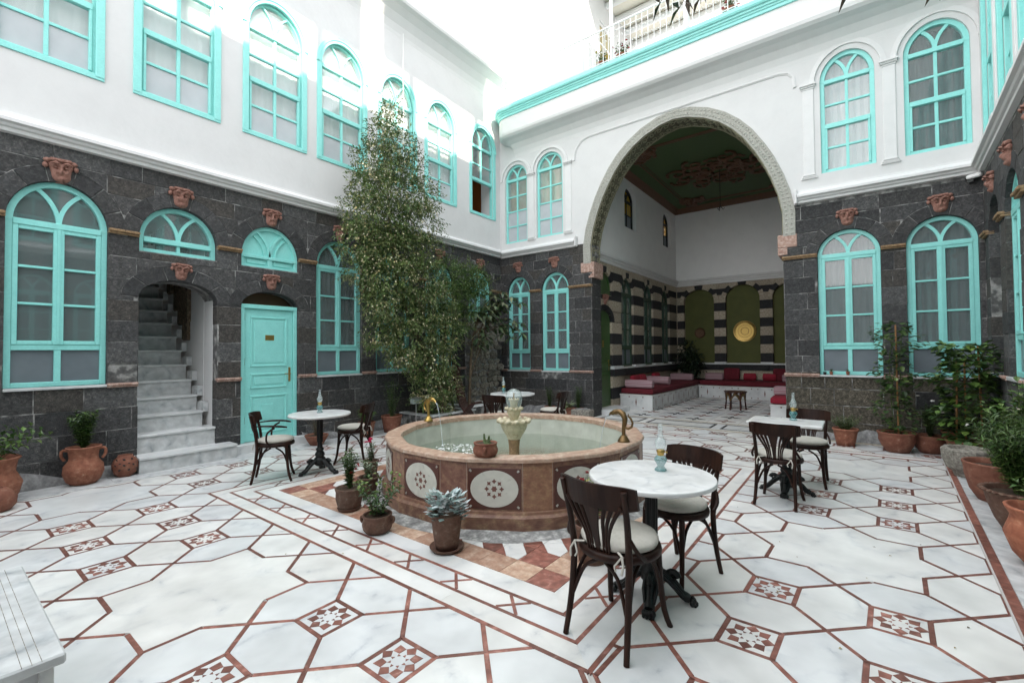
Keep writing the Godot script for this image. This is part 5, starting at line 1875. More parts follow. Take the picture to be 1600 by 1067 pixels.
	for k in 24: bf.tri(Vector3(0, 0.07, 0), Vector3(inn[k].x, 0.07, -inn[k].y), Vector3(inn[(k + 1) % 24].x, 0.07, -inn[(k + 1) % 24].y))
	obj("basin_floor", bf, M.basin_floor, f)
	var wt := MB.new()
	var wi := ngon(1.178, 0.10)
	for k in 24: wt.tri(Vector3(0, 0.315, 0), Vector3(wi[k].x, 0.315, -wi[k].y), Vector3(wi[(k + 1) % 24].x, 0.315, -wi[(k + 1) % 24].y))
	var wo := obj("fountain_water", wt, M.water)
	wo.position = C
	struct(wo)
	# grey worn apron on the floor
	var ap := MB.new()
	var a0 := PackedVector2Array()
	var a1 := PackedVector2Array()
	for k in 48:
		var a := TAU * k / 48
		var r := 1.53 + 0.025 * sin(a * 5.0) + 0.015 * sin(a * 11.0)
		a0.append(Vector2(cos(a), sin(a)) * r)
		a1.append(Vector2(cos(a), sin(a)) * 1.33)
	ring_band(ap, a0, a1, 0.0065, 0.024)
	obj("apron", ap, M.concrete, f)
	# centre piece of stacked scalloped cups, with a glass bell on the top
	var ce := thing("fountain_centrepiece", "cream stone centrepiece of three scalloped cups under a glassy dome of water", "fountain jet", C + Vector3(0, 0.07, 0))
	var stem := MB.new()
	stem.lathe([Vector2(0.11, 0), Vector2(0.085, 0.03), Vector2(0.06, 0.08), Vector2(0.055, 0.30), Vector2(0.07, 0.44), Vector2(0.05, 0.46)], 16)
	obj("stem", stem, M.tan, ce)
	cup(ce, 0.40, 0.17, 0.075, 0.215, 12)
	cup(ce, 0.60, 0.092, 0.044, 0.14, 10)
	cup(ce, 0.735, 0.054, 0.032, 0.10, 8)
	var jet := MB.new()
	jet.tube([Vector3(0, 0.80, 0), Vector3(0, 0.90, 0)], 0.009, 8)
	obj("jet_pipe", jet, M.brass, ce)
	var dm := MB.new()
	dm.lathe([Vector2(0.070, 0.745), Vector2(0.086, 0.79), Vector2(0.091, 0.84), Vector2(0.084, 0.89), Vector2(0.06, 0.925), Vector2(0.026, 0.94), Vector2(0.007, 0.93), Vector2(0.0, 0.90)], 24, Vector3.ZERO, false, 0.03)
	obj("water_dome", dm, M.lamp_clear, ce)
	# splashes under the two spouts
	for sp in [[Vector3(-0.62, 0.318, 0.16), "white splash and ripples under the left brass spout"], [Vector3(0.70, 0.318, -0.05), "small splash under the right brass spout"]]:
		var fm := MB.new()
		var nf: int = 150 if sp[0].x < 0 else 25
		for k in nf:
			var a := R(0, TAU)
			var r := 0.30 * sqrt(rng.randf()) if nf > 30 else 0.12 * sqrt(rng.randf())
			var s := R(0.004, 0.014)
			fm.ball(C + sp[0] + Vector3(cos(a) * r * 1.2, -0.002, sin(a) * r * 0.8), Vector3(s * R(0.7, 2.2), s * 0.35, s), 6, 4)
		var fo := obj("splash", fm, M.foam)
		tag(fo, sp[1], "splash")
		fo.set_meta("kind", "stuff")

func cup(parent, y: float, r: float, r0: float, h: float, n: int):
	var mb := MB.new()
	mb.lathe([Vector2(r0 * 0.8, y), Vector2(r0, y + 0.005), Vector2(r0 * 1.1, y + h * 0.15), Vector2(r * 0.78, y + h * 0.5), Vector2(r * 0.88, y + h * 0.78), Vector2(r * 0.96, y + h * 0.86), Vector2(r * 0.96, y + h * 0.95), Vector2(r * 0.80, y + h * 0.95), Vector2(r * 0.5, y + h * 0.8), Vector2(0.0, y + h * 0.75)], n, Vector3.ZERO, true)
	for k in n:
		var a := TAU * (k + 0.5) / n
		var d := Vector3(sin(a), 0, cos(a))
		mb.ball(d * r * 0.95 + Vector3.UP * (y + h * 0.93), Vector3(r * 0.20, h * 0.13, r * 0.20), 6, 5)
	obj("cup", mb, M.cream_stone, parent)

func spout(at: Vector3, turn: float, label: String, m: Material, left: bool):
	var s := thing("brass_spout", label, "spout", at, turn, "brass spouts on the fountain rim")
	# local +z points over the basin
	var bm := MB.new()
	bm.lathe([Vector2(0.055, 0), Vector2(0.055, 0.012), Vector2(0.045, 0.028), Vector2(0.032, 0.05), Vector2(0.022, 0.062), Vector2(0.0, 0.064)], 16)
	obj("base", bm, m, s)
	var nk := MB.new()
	var pts := [Vector3(0, 0.05, 0), Vector3(0, 0.12, -0.002), Vector3(0, 0.17, -0.012), Vector3(0, 0.215, -0.016), Vector3(0, 0.255, 0.004), Vector3(0, 0.275, 0.04), Vector3(0, 0.272, 0.075), Vector3(0, 0.258, 0.105)]
	nk.tube(pts, [0.017, 0.017, 0.022, 0.026, 0.028, 0.026, 0.024, 0.017], 10)
	nk.ball(Vector3(0, 0.268, 0.085), Vector3(0.027, 0.024, 0.032), 10, 8)
	nk.tube([Vector3(0, 0.268, 0.10), Vector3(0, 0.252, 0.135), Vector3(0, 0.236, 0.15)], [0.018, 0.013, 0.009], 8)
	nk.tube([Vector3(0, 0.252, 0.10), Vector3(0, 0.238, 0.125)], [0.010, 0.005], 6)
	obj("neck", nk, m, s)
	var hd := MB.new()
	hd.tube([Vector3(0, 0.135, -0.015), Vector3(0, 0.125, -0.05), Vector3(0, 0.145, -0.085), Vector3(0, 0.185, -0.095), Vector3(0, 0.220, -0.078), Vector3(0, 0.240, -0.05), Vector3(0, 0.262, -0.052)], [0.012, 0.012, 0.011, 0.011, 0.010, 0.008, 0.004], 8)
	obj("tail_handle", hd, m, s)
	var cr := MB.new()
	for k in 4: cr.ball(Vector3(0, 0.285 - 0.012 * k, 0.045 - 0.02 * k), Vector3(0.006, 0.012, 0.010), 6, 5)
	obj("crest", cr, m, s)
	var st := MB.new()
	var p2 := []
	for k in 9:
		var t := k / 8.0
		p2.append(Vector3(0, 0.236 - 0.5 * t * t, 0.15 + 0.14 * t))
	st.tube(p2, [0.006, 0.006, 0.005, 0.005, 0.0045, 0.004, 0.004, 0.0045, 0.006], 6)
	obj("water_jet", st, M.stream, s)

# ---------------------------------------------------------------- chairs and tables
func curve(pts: Array, n := 10) -> Array:
	var c := Curve3D.new()
	for i in pts.size():
		var d: Vector3 = (pts[min(i + 1, pts.size() - 1)] - pts[max(i - 1, 0)]) / 6.0
		c.add_point(pts[i], -d, d)
	var out := []
	for k in n + 1: out.append(c.sample_baked(c.get_baked_length() * k / n, true))
	return out

func chair(label: String, at: Vector3, turn: float, sc := 1.0, arms := false) -> Node3D:
	# front is local -z
	var t := thing("bistro_chair", label, "chair", at, turn, "bentwood chairs round the cafe tables")
	t.scale = Vector3.ONE * sc
	var seat := MB.new()
	seat.lathe([Vector2(0, 0.415), Vector2(0.19, 0.415), Vector2(0.212, 0.422), Vector2(0.216, 0.440), Vector2(0.210, 0.458), Vector2(0.195, 0.462), Vector2(0, 0.458)], 28)
	obj("seat", seat, M.wood, t)
	var cu := MB.new()
	cu.lathe([Vector2(0, 0.462), Vector2(0.17, 0.460), Vector2(0.196, 0.470), Vector2(0.202, 0.486), Vector2(0.192, 0.502), Vector2(0.16, 0.513), Vector2(0.08, 0.518), Vector2(0, 0.519)], 28, Vector3(0, 0, -0.005), false, 0.012)
	var co := obj("seat_cushion", cu, M.cushion, t)
	for s in [-1.0, 1.0]:
		var ties := MB.new()
		ties.tube([Vector3(s * 0.10, 0.475, 0.17), Vector3(s * 0.14, 0.475, 0.20), Vector3(s * 0.155, 0.44, 0.215), Vector3(s * 0.15, 0.40, 0.222)], 0.006, 5)
		ties.tube([Vector3(s * 0.14, 0.475, 0.20), Vector3(s * 0.11, 0.43, 0.22), Vector3(s * 0.12, 0.41, 0.225)], 0.005, 5)
		obj("tie", ties, M.cushion, co)
	for s in [-1.0, 1.0]:
		var fl := MB.new()
		fl.tube(curve([Vector3(s * 0.148, 0.43, -0.135), Vector3(s * 0.153, 0.25, -0.145), Vector3(s * 0.165, 0.09, -0.165), Vector3(s * 0.182, 0.0, -0.195)], 8), [0.019, 0.0185, 0.018, 0.017, 0.0165, 0.016, 0.0155, 0.015, 0.0145], 9)
		obj("leg", fl, M.wood, t)
		var bl := MB.new()
		bl.tube(curve([Vector3(s * 0.178, 0.0, 0.235), Vector3(s * 0.166, 0.20, 0.195), Vector3(s * 0.163, 0.44, 0.175), Vector3(s * 0.172, 0.65, 0.205), Vector3(s * 0.180, 0.80, 0.245)], 12), [0.0145, 0.015, 0.016, 0.017, 0.0175, 0.018, 0.018, 0.0175, 0.017, 0.0165, 0.016, 0.0155, 0.015], 9)
		obj("leg", bl, M.wood, t)
		for q in [[Vector3(s * 0.158, 0.20, -0.150), Vector3(s * 0.150, 0.34, -0.10), Vector3(s * 0.142, 0.405, -0.02)], [Vector3(s * 0.168, 0.20, 0.192), Vector3(s * 0.152, 0.34, 0.125), Vector3(s * 0.142, 0.405, 0.03)], [Vector3(s * 0.152, 0.20, -0.152), Vector3(s * 0.10, 0.345, -0.152), Vector3(s * 0.02, 0.405, -0.15)], [Vector3(s * 0.158, 0.20, 0.196), Vector3(s * 0.10, 0.345, 0.175), Vector3(s * 0.02, 0.405, 0.165)]]:
			var br := MB.new()
			br.tube(curve(q, 8), 0.010, 7)
			obj("brace", br, M.wood, t)
		if not arms:
			var hb := MB.new()
			hb.tube(curve([Vector3(s * 0.178, 0.56, 0.19), Vector3(s * 0.205, 0.50, 0.165), Vector3(s * 0.212, 0.455, 0.11)], 6), 0.011, 7)
			obj("brace", hb, M.wood, t)
		else:
			var ar := MB.new()
			ar.tube(curve([Vector3(s * 0.185, 0.675, 0.20), Vector3(s * 0.235, 0.68, 0.08), Vector3(s * 0.250, 0.672, -0.06), Vector3(s * 0.235, 0.655, -0.15)], 10), [0.012, 0.013, 0.015, 0.017, 0.018, 0.019, 0.020, 0.021, 0.021, 0.020, 0.014], 8, true, 0.6)
			ar.tube(curve([Vector3(s * 0.243, 0.655, -0.02), Vector3(s * 0.240, 0.60, 0.055), Vector3(s * 0.215, 0.50, 0.07), Vector3(s * 0.206, 0.44, 0.03)], 10), 0.011, 7)
			obj("armrest", ar, M.wood, t)
	# top rail: a wide board bent to the back
	var tr := MB.new()
	var fr := []
	var bk := []
	for j in 15:
		var u := lerpf(-1, 1, j / 14.0)
		var x := u * 0.222
		var z := 0.268 - 0.075 * u * u
		var hh := 0.062 - 0.012 * pow(abs(u), 6.0)
		fr.append([x, z, hh])
	var rows := []
	for e in [[-1.0, -0.008], [1.0, -0.008], [1.0, 0.010], [-1.0, 0.010], [-1.0, -0.008]]:
		var row := []
		for q in fr: row.append(Vector3(q[0], 0.758 + q[2] * e[0], q[1] + e[1] + 0.012 * e[0]))
		rows.append(row)
	for i in 4:
		for j in 14: tr.quad(rows[i][j + 1], rows[i][j], rows[i + 1][j], rows[i + 1][j + 1])
	for j in [0, 14]: tr.quad(rows[0][j], rows[1][j], rows[2][j], rows[3][j])
	obj("top_rail", tr, M.wood, t)
	# fan-shaped splat: a wide middle and two curved slats on each side
	var base := Vector3(0, 0.468, 0.188)
	var sp := MB.new()
	var ctr := []
	for k in 9:
		var y := k / 8.0
		var w := 0.013 + 0.036 * pow(y, 2.0)
		ctr.append([Vector3(-w, lerpf(0.462, 0.715, y), lerpf(0.186, 0.258, y)), Vector3(w, lerpf(0.462, 0.715, y), lerpf(0.186, 0.258, y))])
	for k in 8:
		for o in [0.006, -0.006]:
			var q := Vector3(0, 0, o)
			sp.quad(ctr[k][0] + q, ctr[k][1] + q, ctr[k + 1][1] + q, ctr[k + 1][0] + q)
		for s in 2: sp.quad(ctr[k][s] + Vector3(0, 0, 0.006), ctr[k][s] - Vector3(0, 0, 0.006), ctr[k + 1][s] - Vector3(0, 0, 0.006), ctr[k + 1][s] + Vector3(0, 0, 0.006))
	obj("splat", sp, M.wood, t)
	for s in [-1.0, 1.0]:
		for e in [[0.030, 0.078], [0.046, 0.118], [0.062, 0.158]]:
			var sl := MB.new()
			sl.tube(curve([Vector3(s * e[0], 0.462, 0.186), Vector3(s * (e[0] + 0.008), 0.55, 0.203), Vector3(s * lerpf(e[0], e[1], 0.5), 0.64, 0.230), Vector3(s * e[1], 0.72, 0.256 - e[1] * 0.16)], 8), [0.006, 0.0065, 0.007, 0.008, 0.009, 0.010, 0.011, 0.012, 0.013], 6)
			obj("slat", sl, M.wood, t)
	return t

func table(label: String, at: Vector3, turn: float, h: float, r: float, square := false, feet := 3):
	var t := thing("cafe_table", label, "table", at, turn, "marble topped cafe tables")
	var tp := MB.new()
	if square:
		tp.box(Vector3(-r, h - 0.028, -r * 0.72), Vector3(r, h, r * 0.72), 0.006)
	else:
		tp.lathe([Vector2(0, h - 0.03), Vector2(r - 0.012, h - 0.03), Vector2(r, h - 0.024), Vector2(r, h - 0.007), Vector2(r - 0.007, h), Vector2(0, h)], 48)
	obj("table_top", tp, M.table_marble, t)
	var cl := MB.new()
	cl.lathe([Vector2(0.10, h - 0.03), Vector2(0.09, h - 0.045), Vector2(0.03, h - 0.06), Vector2(0.026, 0.36), Vector2(0.030, 0.30), Vector2(0.044, 0.285), Vector2(0.046, 0.275), Vector2(0.036, 0.26), Vector2(0.050, 0.235), Vector2(0.056, 0.215), Vector2(0.044, 0.19), Vector2(0.060, 0.175), Vector2(0.072, 0.145), Vector2(0.066, 0.11), Vector2(0.04, 0.085), Vector2(0, 0.08)], 16)
	for k in 8:
		var a := TAU * k / 8
		cl.tube([Vector3(cos(a) * 0.028, 0.36, sin(a) * 0.028), Vector3(cos(a) * 0.030, h - 0.07, sin(a) * 0.030)], 0.006, 5)
	obj("column", cl, M.dark_iron, t)
	for k in feet:
		var a := TAU * k / feet
		var d := Vector3(cos(a), 0, sin(a))
		var sd := Vector3(-d.z, 0, d.x)
		var ft := MB.new()
		ft.tube(curve([d * 0.02 + Vector3.UP * 0.145, d * 0.075 + Vector3.UP * 0.135, d * 0.125 + Vector3.UP * 0.085, d * 0.165 + Vector3.UP * 0.045, d * 0.20 + Vector3.UP * 0.032], 10), [0.036, 0.038, 0.036, 0.032, 0.029, 0.027, 0.026, 0.026, 0.028, 0.031, 0.026], 8, true, 0.85)
		for s in [-1.5, -0.5, 0.5, 1.5]:
			ft.ball(d * (0.222 - 0.006 * abs(s)) + sd * s * 0.015 + Vector3.UP * 0.020, Vector3(0.016, 0.020, 0.018), 8, 6)
			ft.ball(d * (0.238 - 0.007 * abs(s)) + sd * s * 0.016 + Vector3.UP * 0.009, Vector3(0.010, 0.009, 0.010), 6, 5)
		# acanthus scroll on the knee
		var pts := []
		for q in 12:
			var th: float = q / 11.0 * 6.0
			var rr: float = 0.034 * (1.0 - q / 14.0)
			pts.append(d * (0.105 + rr * cos(th)) + Vector3.UP * (0.135 + rr * sin(th)))
		ft.tube(pts, 0.014, 6, true, 1.5)
		for s in [-1.0, 1.0]: ft.tube([d * 0.06 + sd * s * 0.03 + Vector3.UP * 0.15, d * 0.12 + sd * s * 0.032 + Vector3.UP * 0.10, d * 0.17 + sd * s * 0.024 + Vector3.UP * 0.05], [0.010, 0.013, 0.008], 6)
		obj("foot", ft, M.dark_iron, t)
	return t

func lamp(label: String, at: Vector3):
	var t := thing("oil_lamp", label, "oil lamp", at, 0.0, "small glass oil lamps on the tables")
	var b := MB.new()
	b.lathe([Vector2(0, 0.001), Vector2(0.034, 0.001), Vector2(0.036, 0.008), Vector2(0.026, 0.018), Vector2(0.019, 0.028), Vector2(0.026, 0.042), Vector2(0.036, 0.058), Vector2(0.037, 0.070), Vector2(0.028, 0.084), Vector2(0.016, 0.092)], 18, Vector3.ZERO, false, 0.03)
	obj("oil_font", b, M.lamp_teal, t)
	var c := MB.new()
	c.lathe([Vector2(0.017, 0.090), Vector2(0.020, 0.094), Vector2(0.021, 0.106), Vector2(0.024, 0.110), Vector2(0.024, 0.122), Vector2(0.018, 0.126), Vector2(0, 0.126)], 16)
	c.tube([Vector3(0.02, 0.112, 0), Vector3(0.036, 0.112, 0)], 0.003, 5)
	c.ball(Vector3(0.038, 0.112, 0), Vector3(0.003, 0.007, 0.007), 6, 5)
	obj("burner", c, M.brass, t)
	var g := MB.new()
	g.lathe([Vector2(0.019, 0.124), Vector2(0.028, 0.142), Vector2(0.033, 0.160), Vector2(0.029, 0.180), Vector2(0.018, 0.200), Vector2(0.013, 0.225), Vector2(0.0125, 0.270), Vector2(0.0145, 0.274)], 18)
	obj("chimney", g, M.lamp_clear, t)

# ---------------------------------------------------------------- pots and plants
func pot(called: String, label: String, at: Vector3, prof: Array, m: Material, extra := {}) -> Node3D:
	var t := thing(called, label, extra.get("cat", "plant pot"), at, extra.get("turn", 0.0), extra.get("group", ""))
	var mb := MB.new()
	mb.lathe(prof, 28, Vector3.ZERO, false, extra.get("wob", 0.0))
	obj("pot", mb, m, t)
	if extra.get("soil", 0.0) > 0.0:
		var s := MB.new()
		s.lathe([Vector2(extra.soil, extra.soil_y), Vector2(extra.soil * 0.5, extra.soil_y + 0.012), Vector2(0, extra.soil_y + 0.008)], 16)
		obj("soil", s, M.soil, t)
	if extra.has("saucer"):
		var r: float = extra.saucer
		var s := MB.new()
		s.lathe([Vector2(0, 0.004), Vector2(r * 0.85, 0.002), Vector2(r, 0.025), Vector2(r * 0.97, 0.030), Vector2(r * 0.85, 0.012), Vector2(0, 0.012)], 28, Vector3.ZERO, false, 0.012)
		obj("saucer", s, M.clay[2], t)
	if extra.has("handles"):
		var h: Array = extra.handles   # radius, bottom y, top y, bulge
		for s in [-1.0, 1.0]:
			var hm := MB.new()
			hm.tube(curve([Vector3(s * h[0], h[2], 0), Vector3(s * (h[0] + h[3]), h[2] + 0.005, 0), Vector3(s * (h[0] + h[3] * 1.15), (h[1] + h[2]) * 0.5, 0), Vector3(s * (h[0] + h[3] * 0.6), h[1], 0)], 8), 0.014, 8)
			obj("handle", hm, m, t)
	return t

func pot_prof(r0: float, r1: float, h: float, rim := 0.012, belly := 0.0) -> Array:
	return [Vector2(0, 0.0), Vector2(r0, 0.0), Vector2(lerpf(r0, r1, 0.3) + belly * 0.8, h * 0.3), Vector2(lerpf(r0, r1, 0.6) + belly, h * 0.6), Vector2(r1 - rim * 0.4, h * 0.86), Vector2(r1 + rim * 0.5, h * 0.90), Vector2(r1 + rim * 0.6, h * 0.97), Vector2(r1 + rim * 0.1, h), Vector2(r1 - rim, h * 0.98), Vector2(r1 - rim * 1.3, h * 0.82), Vector2(r1 * 0.8, h * 0.78)]

func leaf_col(cols: Array) -> Color:
	var c: Color = cols[rng.randi() % cols.size()]
	var k := R(0.75, 1.3)
	return Color(c.r * k * R(0.9, 1.1), c.g * k, c.b * k)

# leaves spread through a set of blobs {center, radius}
func foliage(mb: MB, blobs: Array, n: int, l: float, w: float, cols: Array, droop := 0.2, inner := 0.35, clump := 4):
	mb.colored = true
	var tot := 0.0
	for b in blobs: tot += b[1].x * b[1].y + b[1].y * b[1].z
	for b in blobs:
		var m := int(n * (b[1].x * b[1].y + b[1].y * b[1].z) / tot / clump)
		for k in m:
			var d := rv().normalized()
			var rad := pow(R(inner, 1.0), 0.6)
			var p: Vector3 = b[0] + d * b[1] * rad * R(0.85, 1.12)
			var ax := (d + rv() * 0.7 + Vector3(0, -droop, 0)).normalized()
			var base := leaf_col(cols)
			for q in clump:
				mb.col = base.lerp(leaf_col(cols), 0.4)
				var dd := (ax + rv() * 0.8).normalized()
				mb.leaf(p + ax * l * 0.5 * q + rv() * l * 0.3, dd, (Vector3.UP + rv() * 0.6).normalized(), l * R(0.6, 1.2), w * R(0.7, 1.2))

func blossoms(mb: MB, blobs: Array, n: int, r: float, cols: Array):
	mb.colored = true
	for k in n:
		var b: Array = blobs[rng.randi() % blobs.size()]
		var d := rv().normalized()
		var p: Vector3 = b[0] + d * b[1] * R(0.92, 1.1)
		flower(mb, p, (d + rv() * 0.5).normalized(), r * R(0.7, 1.2), leaf_col(cols))

func flower(mb: MB, p: Vector3, d: Vector3, r: float, c: Color):
	mb.col = c
	var s := d.cross(Vector3.UP + rv() * 0.2).normalized()
	var u := s.cross(d)
	for k in 5:
		var a := TAU * k / 5.0
		var e := (s * cos(a) + u * sin(a) + d * 0.35).normalized()
		mb.leaf(p, e, d, r, r * 0.8, 0.1)

func shoot(mb_leaf: MB, mb_stem: MB, pts: Array, l: float, w: float, n: int, cols: Array, spread := 1.0, sr := 0.004):
	var c := curve(pts, 12)
	var rad := []
	for k in c.size(): rad.append(lerpf(sr, sr * 0.35, k / float(c.size() - 1)))
	mb_stem.tube(c, rad, 5, false)
	mb_leaf.colored = true
	for k in n:
		var t := lerpf(0.12, 1.0, k / float(max(1, n - 1)))
		var i := int(t * 11.0)
		var p: Vector3 = c[i].lerp(c[min(i + 1, 12)], t * 11.0 - i)
		var d: Vector3 = (c[min(i + 1, 12)] - c[i]).normalized()
		mb_leaf.col = leaf_col(cols)
		var a := k * 2.4 + R(-0.3, 0.3)
		var s := d.cross(Vector3(0.3, 0.2, 0.9)).normalized()
		var o := (s * cos(a) + s.cross(d) * sin(a)) * spread + d * 0.5
		mb_leaf.leaf(p, o.normalized(), (Vector3.UP + d * 0.3).normalized(), l * R(0.7, 1.15), w * R(0.8, 1.15))

const G_DARK := [Color(0.032, 0.068, 0.020), Color(0.046, 0.090, 0.026), Color(0.060, 0.108, 0.030)]
const G_MID := [Color(0.050, 0.105, 0.024), Color(0.080, 0.145, 0.030), Color(0.105, 0.170, 0.038)]
const G_LIGHT := [Color(0.075, 0.14, 0.022), Color(0.11, 0.18, 0.03), Color(0.14, 0.20, 0.035)]

func jasmine():
	var t := thing("jasmine_vine", "tall white-flowering jasmine climbing the left wall above a marble planter", "climbing plant")
	var b := []
	for q in [[5.43, -4.77, 0.15], [5.02, -4.70, 0.28], [4.88, -4.92, 0.33], [4.55, -4.59, 0.38], [4.62, -5.13, 0.36], [4.13, -4.41, 0.40], [4.13, -4.99, 0.55], [4.21, -5.49, 0.36], [3.66, -4.23, 0.33], [3.62, -4.72, 0.56], [3.72, -5.41, 0.42], [3.20, -4.23, 0.33], [3.16, -4.85, 0.56], [3.21, -5.49, 0.44], [2.76, -4.35, 0.30], [2.65, -4.72, 0.48], [2.68, -5.41, 0.55], [2.26, -4.53, 0.33], [2.14, -5.05, 0.50], [2.24, -5.71, 0.50], [1.74, -4.72, 0.36], [1.65, -5.26, 0.46], [1.78, -6.03, 0.44], [1.31, -5.05, 0.20], [1.18, -5.63, 0.42], [1.29, -6.05, 0.33], [0.76, -5.87, 0.34], [0.79, -6.08, 0.28], [0.61, -5.55, 0.17], [0.36, -6.05, 0.22]]:
		b.append([Vector3(-6.28 + R(-0.06, 0.14), q[0], q[1]), Vector3(0.50 if q[2] > 0.4 else 0.36, q[2], q[2] * 0.95) * (0.90 if q[0] > 2.4 else 0.88)])
	var lf := MB.new()
	foliage(lf, b, 44000, 0.056, 0.025, [Color(0.060, 0.112, 0.028), Color(0.105, 0.170, 0.042), Color(0.165, 0.225, 0.065), Color(0.20, 0.245, 0.085), Color(0.23, 0.23, 0.11), Color(0.075, 0.13, 0.042), Color(0.045, 0.085, 0.022)], 0.35, 0.30, 6)
	var st := MB.new()
	# strands that stick out of the outline
	for k in 130:
		var q: Array = b[rng.randi() % b.size()]
		var d := Vector3(R(0.0, 0.8), R(-0.5, 0.5), R(-1, 1)).normalized()
		var p: Vector3 = q[0] + d * q[1] * 0.9
		var l := R(0.15, 0.42)
		shoot(lf, st, [p, p + d * l * 0.5 + Vector3.UP * 0.03, p + d * l + Vector3.UP * R(-0.18, 0.06)], 0.042, 0.017, 16, G_MID, 1.0, 0.003)
	for k in 12:
		var p := Vector3(-6.25 + R(-0.1, 0.1), 5.4, -4.75 + R(-0.1, 0.1))
		shoot(lf, st, [p, p + Vector3(R(-0.1, 0.1), 0.2, R(-0.1, 0.1)), p + Vector3(R(-0.15, 0.15), R(0.25, 0.42), R(-0.15, 0.2))], 0.04, 0.016, 12, G_MID, 1.0, 0.003)
	obj("foliage", lf, M.leaf, t)
	var fl := MB.new()
	blossoms(fl, b, 4800, 0.018, [Color(0.52, 0.47, 0.28), Color(0.62, 0.58, 0.40), Color(0.38, 0.34, 0.16)])
	obj("blossom", fl, M.petal, t).set_meta("kind", "stuff")
	for q in [[Vector3(-6.35, 0.25, -6.15), Vector3(-6.30, 0.9, -6.05), Vector3(-6.42, 1.8, -5.5), Vector3(-6.35, 3.0, -5.0), Vector3(-6.3, 4.6, -4.8)], [Vector3(-6.30, 0.25, -6.05), Vector3(-6.1, 0.5, -5.95), Vector3(-6.25, 1.2, -5.8), Vector3(-6.4, 2.2, -5.9)], [Vector3(-6.4, 0.25, -6.2), Vector3(-6.5, 1.0, -6.3), Vector3(-6.4, 2.0, -6.3)]]:
		st.tube(curve(q, 14), [0.05, 0.05, 0.048, 0.045, 0.042, 0.04, 0.036, 0.032, 0.03, 0.026, 0.022, 0.02, 0.016, 0.012, 0.008], 7)
	obj("stem", st, M.bark, t)
	# smaller green climber on its right
	var t2 := thing("green_climber", "leafy green climber right of the jasmine, reaching towards the stone masks", "climbing plant")
	var b2 := []
	for q in [[2.91, -6.26, 0.35], [2.85, -6.81, 0.36], [2.47, -6.17, 0.38], [2.47, -6.90, 0.36], [2.98, -7.05, 0.24], [2.05, -6.52, 0.38], [2.76, -7.20, 0.20]]: b2.append([Vector3(-6.35, q[0], q[1]), Vector3(0.36, q[2], q[2])])
	var l2 := MB.new()
	foliage(l2, b2, 10500, 0.052, 0.022, G_MID + [Color(0.05, 0.09, 0.025), Color(0.12, 0.2, 0.05)], 0.2, 0.25)
	var s2 := MB.new()
	for k in 26:
		var q: Array = b2[rng.randi() % b2.size()]
		var d := Vector3(R(0.0, 0.6), R(0.1, 0.9), R(-0.8, 0.8)).normalized()
		var p: Vector3 = q[0] + d * q[1] * 0.85
		shoot(l2, s2, [p, p + d * 0.14, p + d * R(0.22, 0.36)], 0.05, 0.02, 13, G_LIGHT, 1.0, 0.003)
	obj("foliage", l2, M.leaf, t2)
	s2.tube(curve([Vector3(-6.45, 0.25, -6.55), Vector3(-6.5, 1.2, -6.5), Vector3(-6.4, 2.4, -6.6)], 8), 0.022, 6)
	obj("stem", s2, M.bark, t2)

func loquat():
	var t := thing("loquat_tree", "slender loquat tree with long drooping leaves before the rough stone pillar", "tree")
	var st := MB.new()
	var lf := MB.new()
	lf.colored = true
	st.tube(curve([Vector3(-6.30, 0.25, -6.85), Vector3(-6.28, 0.9, -6.86), Vector3(-6.30, 1.6, -6.95), Vector3(-6.25, 2.2, -7.1)], 10), [0.036, 0.034, 0.032, 0.030, 0.028, 0.026, 0.024, 0.022, 0.02, 0.018, 0.016], 8)
	st.tube(curve([Vector3(-6.28, 0.9, -6.86), Vector3(-6.2, 1.3, -6.98), Vector3(-6.15, 1.6, -7.15)], 6), 0.014, 6)
	var tips := [Vector3(-6.15, 2.55, -7.45), Vector3(-6.0, 2.62, -7.95), Vector3(-6.1, 2.35, -7.75), Vector3(-6.0, 1.95, -7.65), Vector3(-5.9, 1.85, -8.15), Vector3(-6.2, 1.65, -7.3), Vector3(-6.05, 2.2, -7.3), Vector3(-6.1, 1.55, -6.95), Vector3(-6.2, 2.2, -6.9), Vector3(-6.0, 2.05, -8.25), Vector3(-5.95, 2.45, -7.55), Vector3(-6.0, 1.75, -7.85), Vector3(-6.1, 2.72, -7.7), Vector3(-5.95, 2.5, -8.2)]
	for p in tips:
		var c := curve([Vector3(-6.27, R(1.3, 2.1), -7.0), p.lerp(Vector3(-6.27, 2.0, -7.0), 0.4) + Vector3.UP * 0.1, p], 6)
		st.tube(c, [0.014, 0.012, 0.011, 0.010, 0.008, 0.007, 0.006], 5, false)
		for k in 30:
			var a := k * 2.4
			var q: Vector3 = c[6 - (k / 9)] + rv() * 0.03
			var d := Vector3(cos(a), R(-0.75, 0.25), sin(a)).normalized()
			lf.col = leaf_col([Color(0.030, 0.060, 0.022), Color(0.05, 0.085, 0.032), Color(0.09, 0.125, 0.055), Color(0.15, 0.17, 0.09)])
			var l := R(0.17, 0.29)
			var w := l * 0.31
			# a long leaf bent at its middle
			var m := q + d * l * 0.5
			var d2 := (d + Vector3(0, -0.45, 0)).normalized()
			var s := d.cross(Vector3.UP).normalized() * w * 0.5
			lf.tri(q, m + s, m); lf.tri(q, m, m - s)
			var e := m + d2 * l * 0.55
			lf.tri(m, m + s, e); lf.tri(m, e, m - s)
	obj("crown", lf, M.leaf, t)
	obj("trunk", st, M.bark, t)

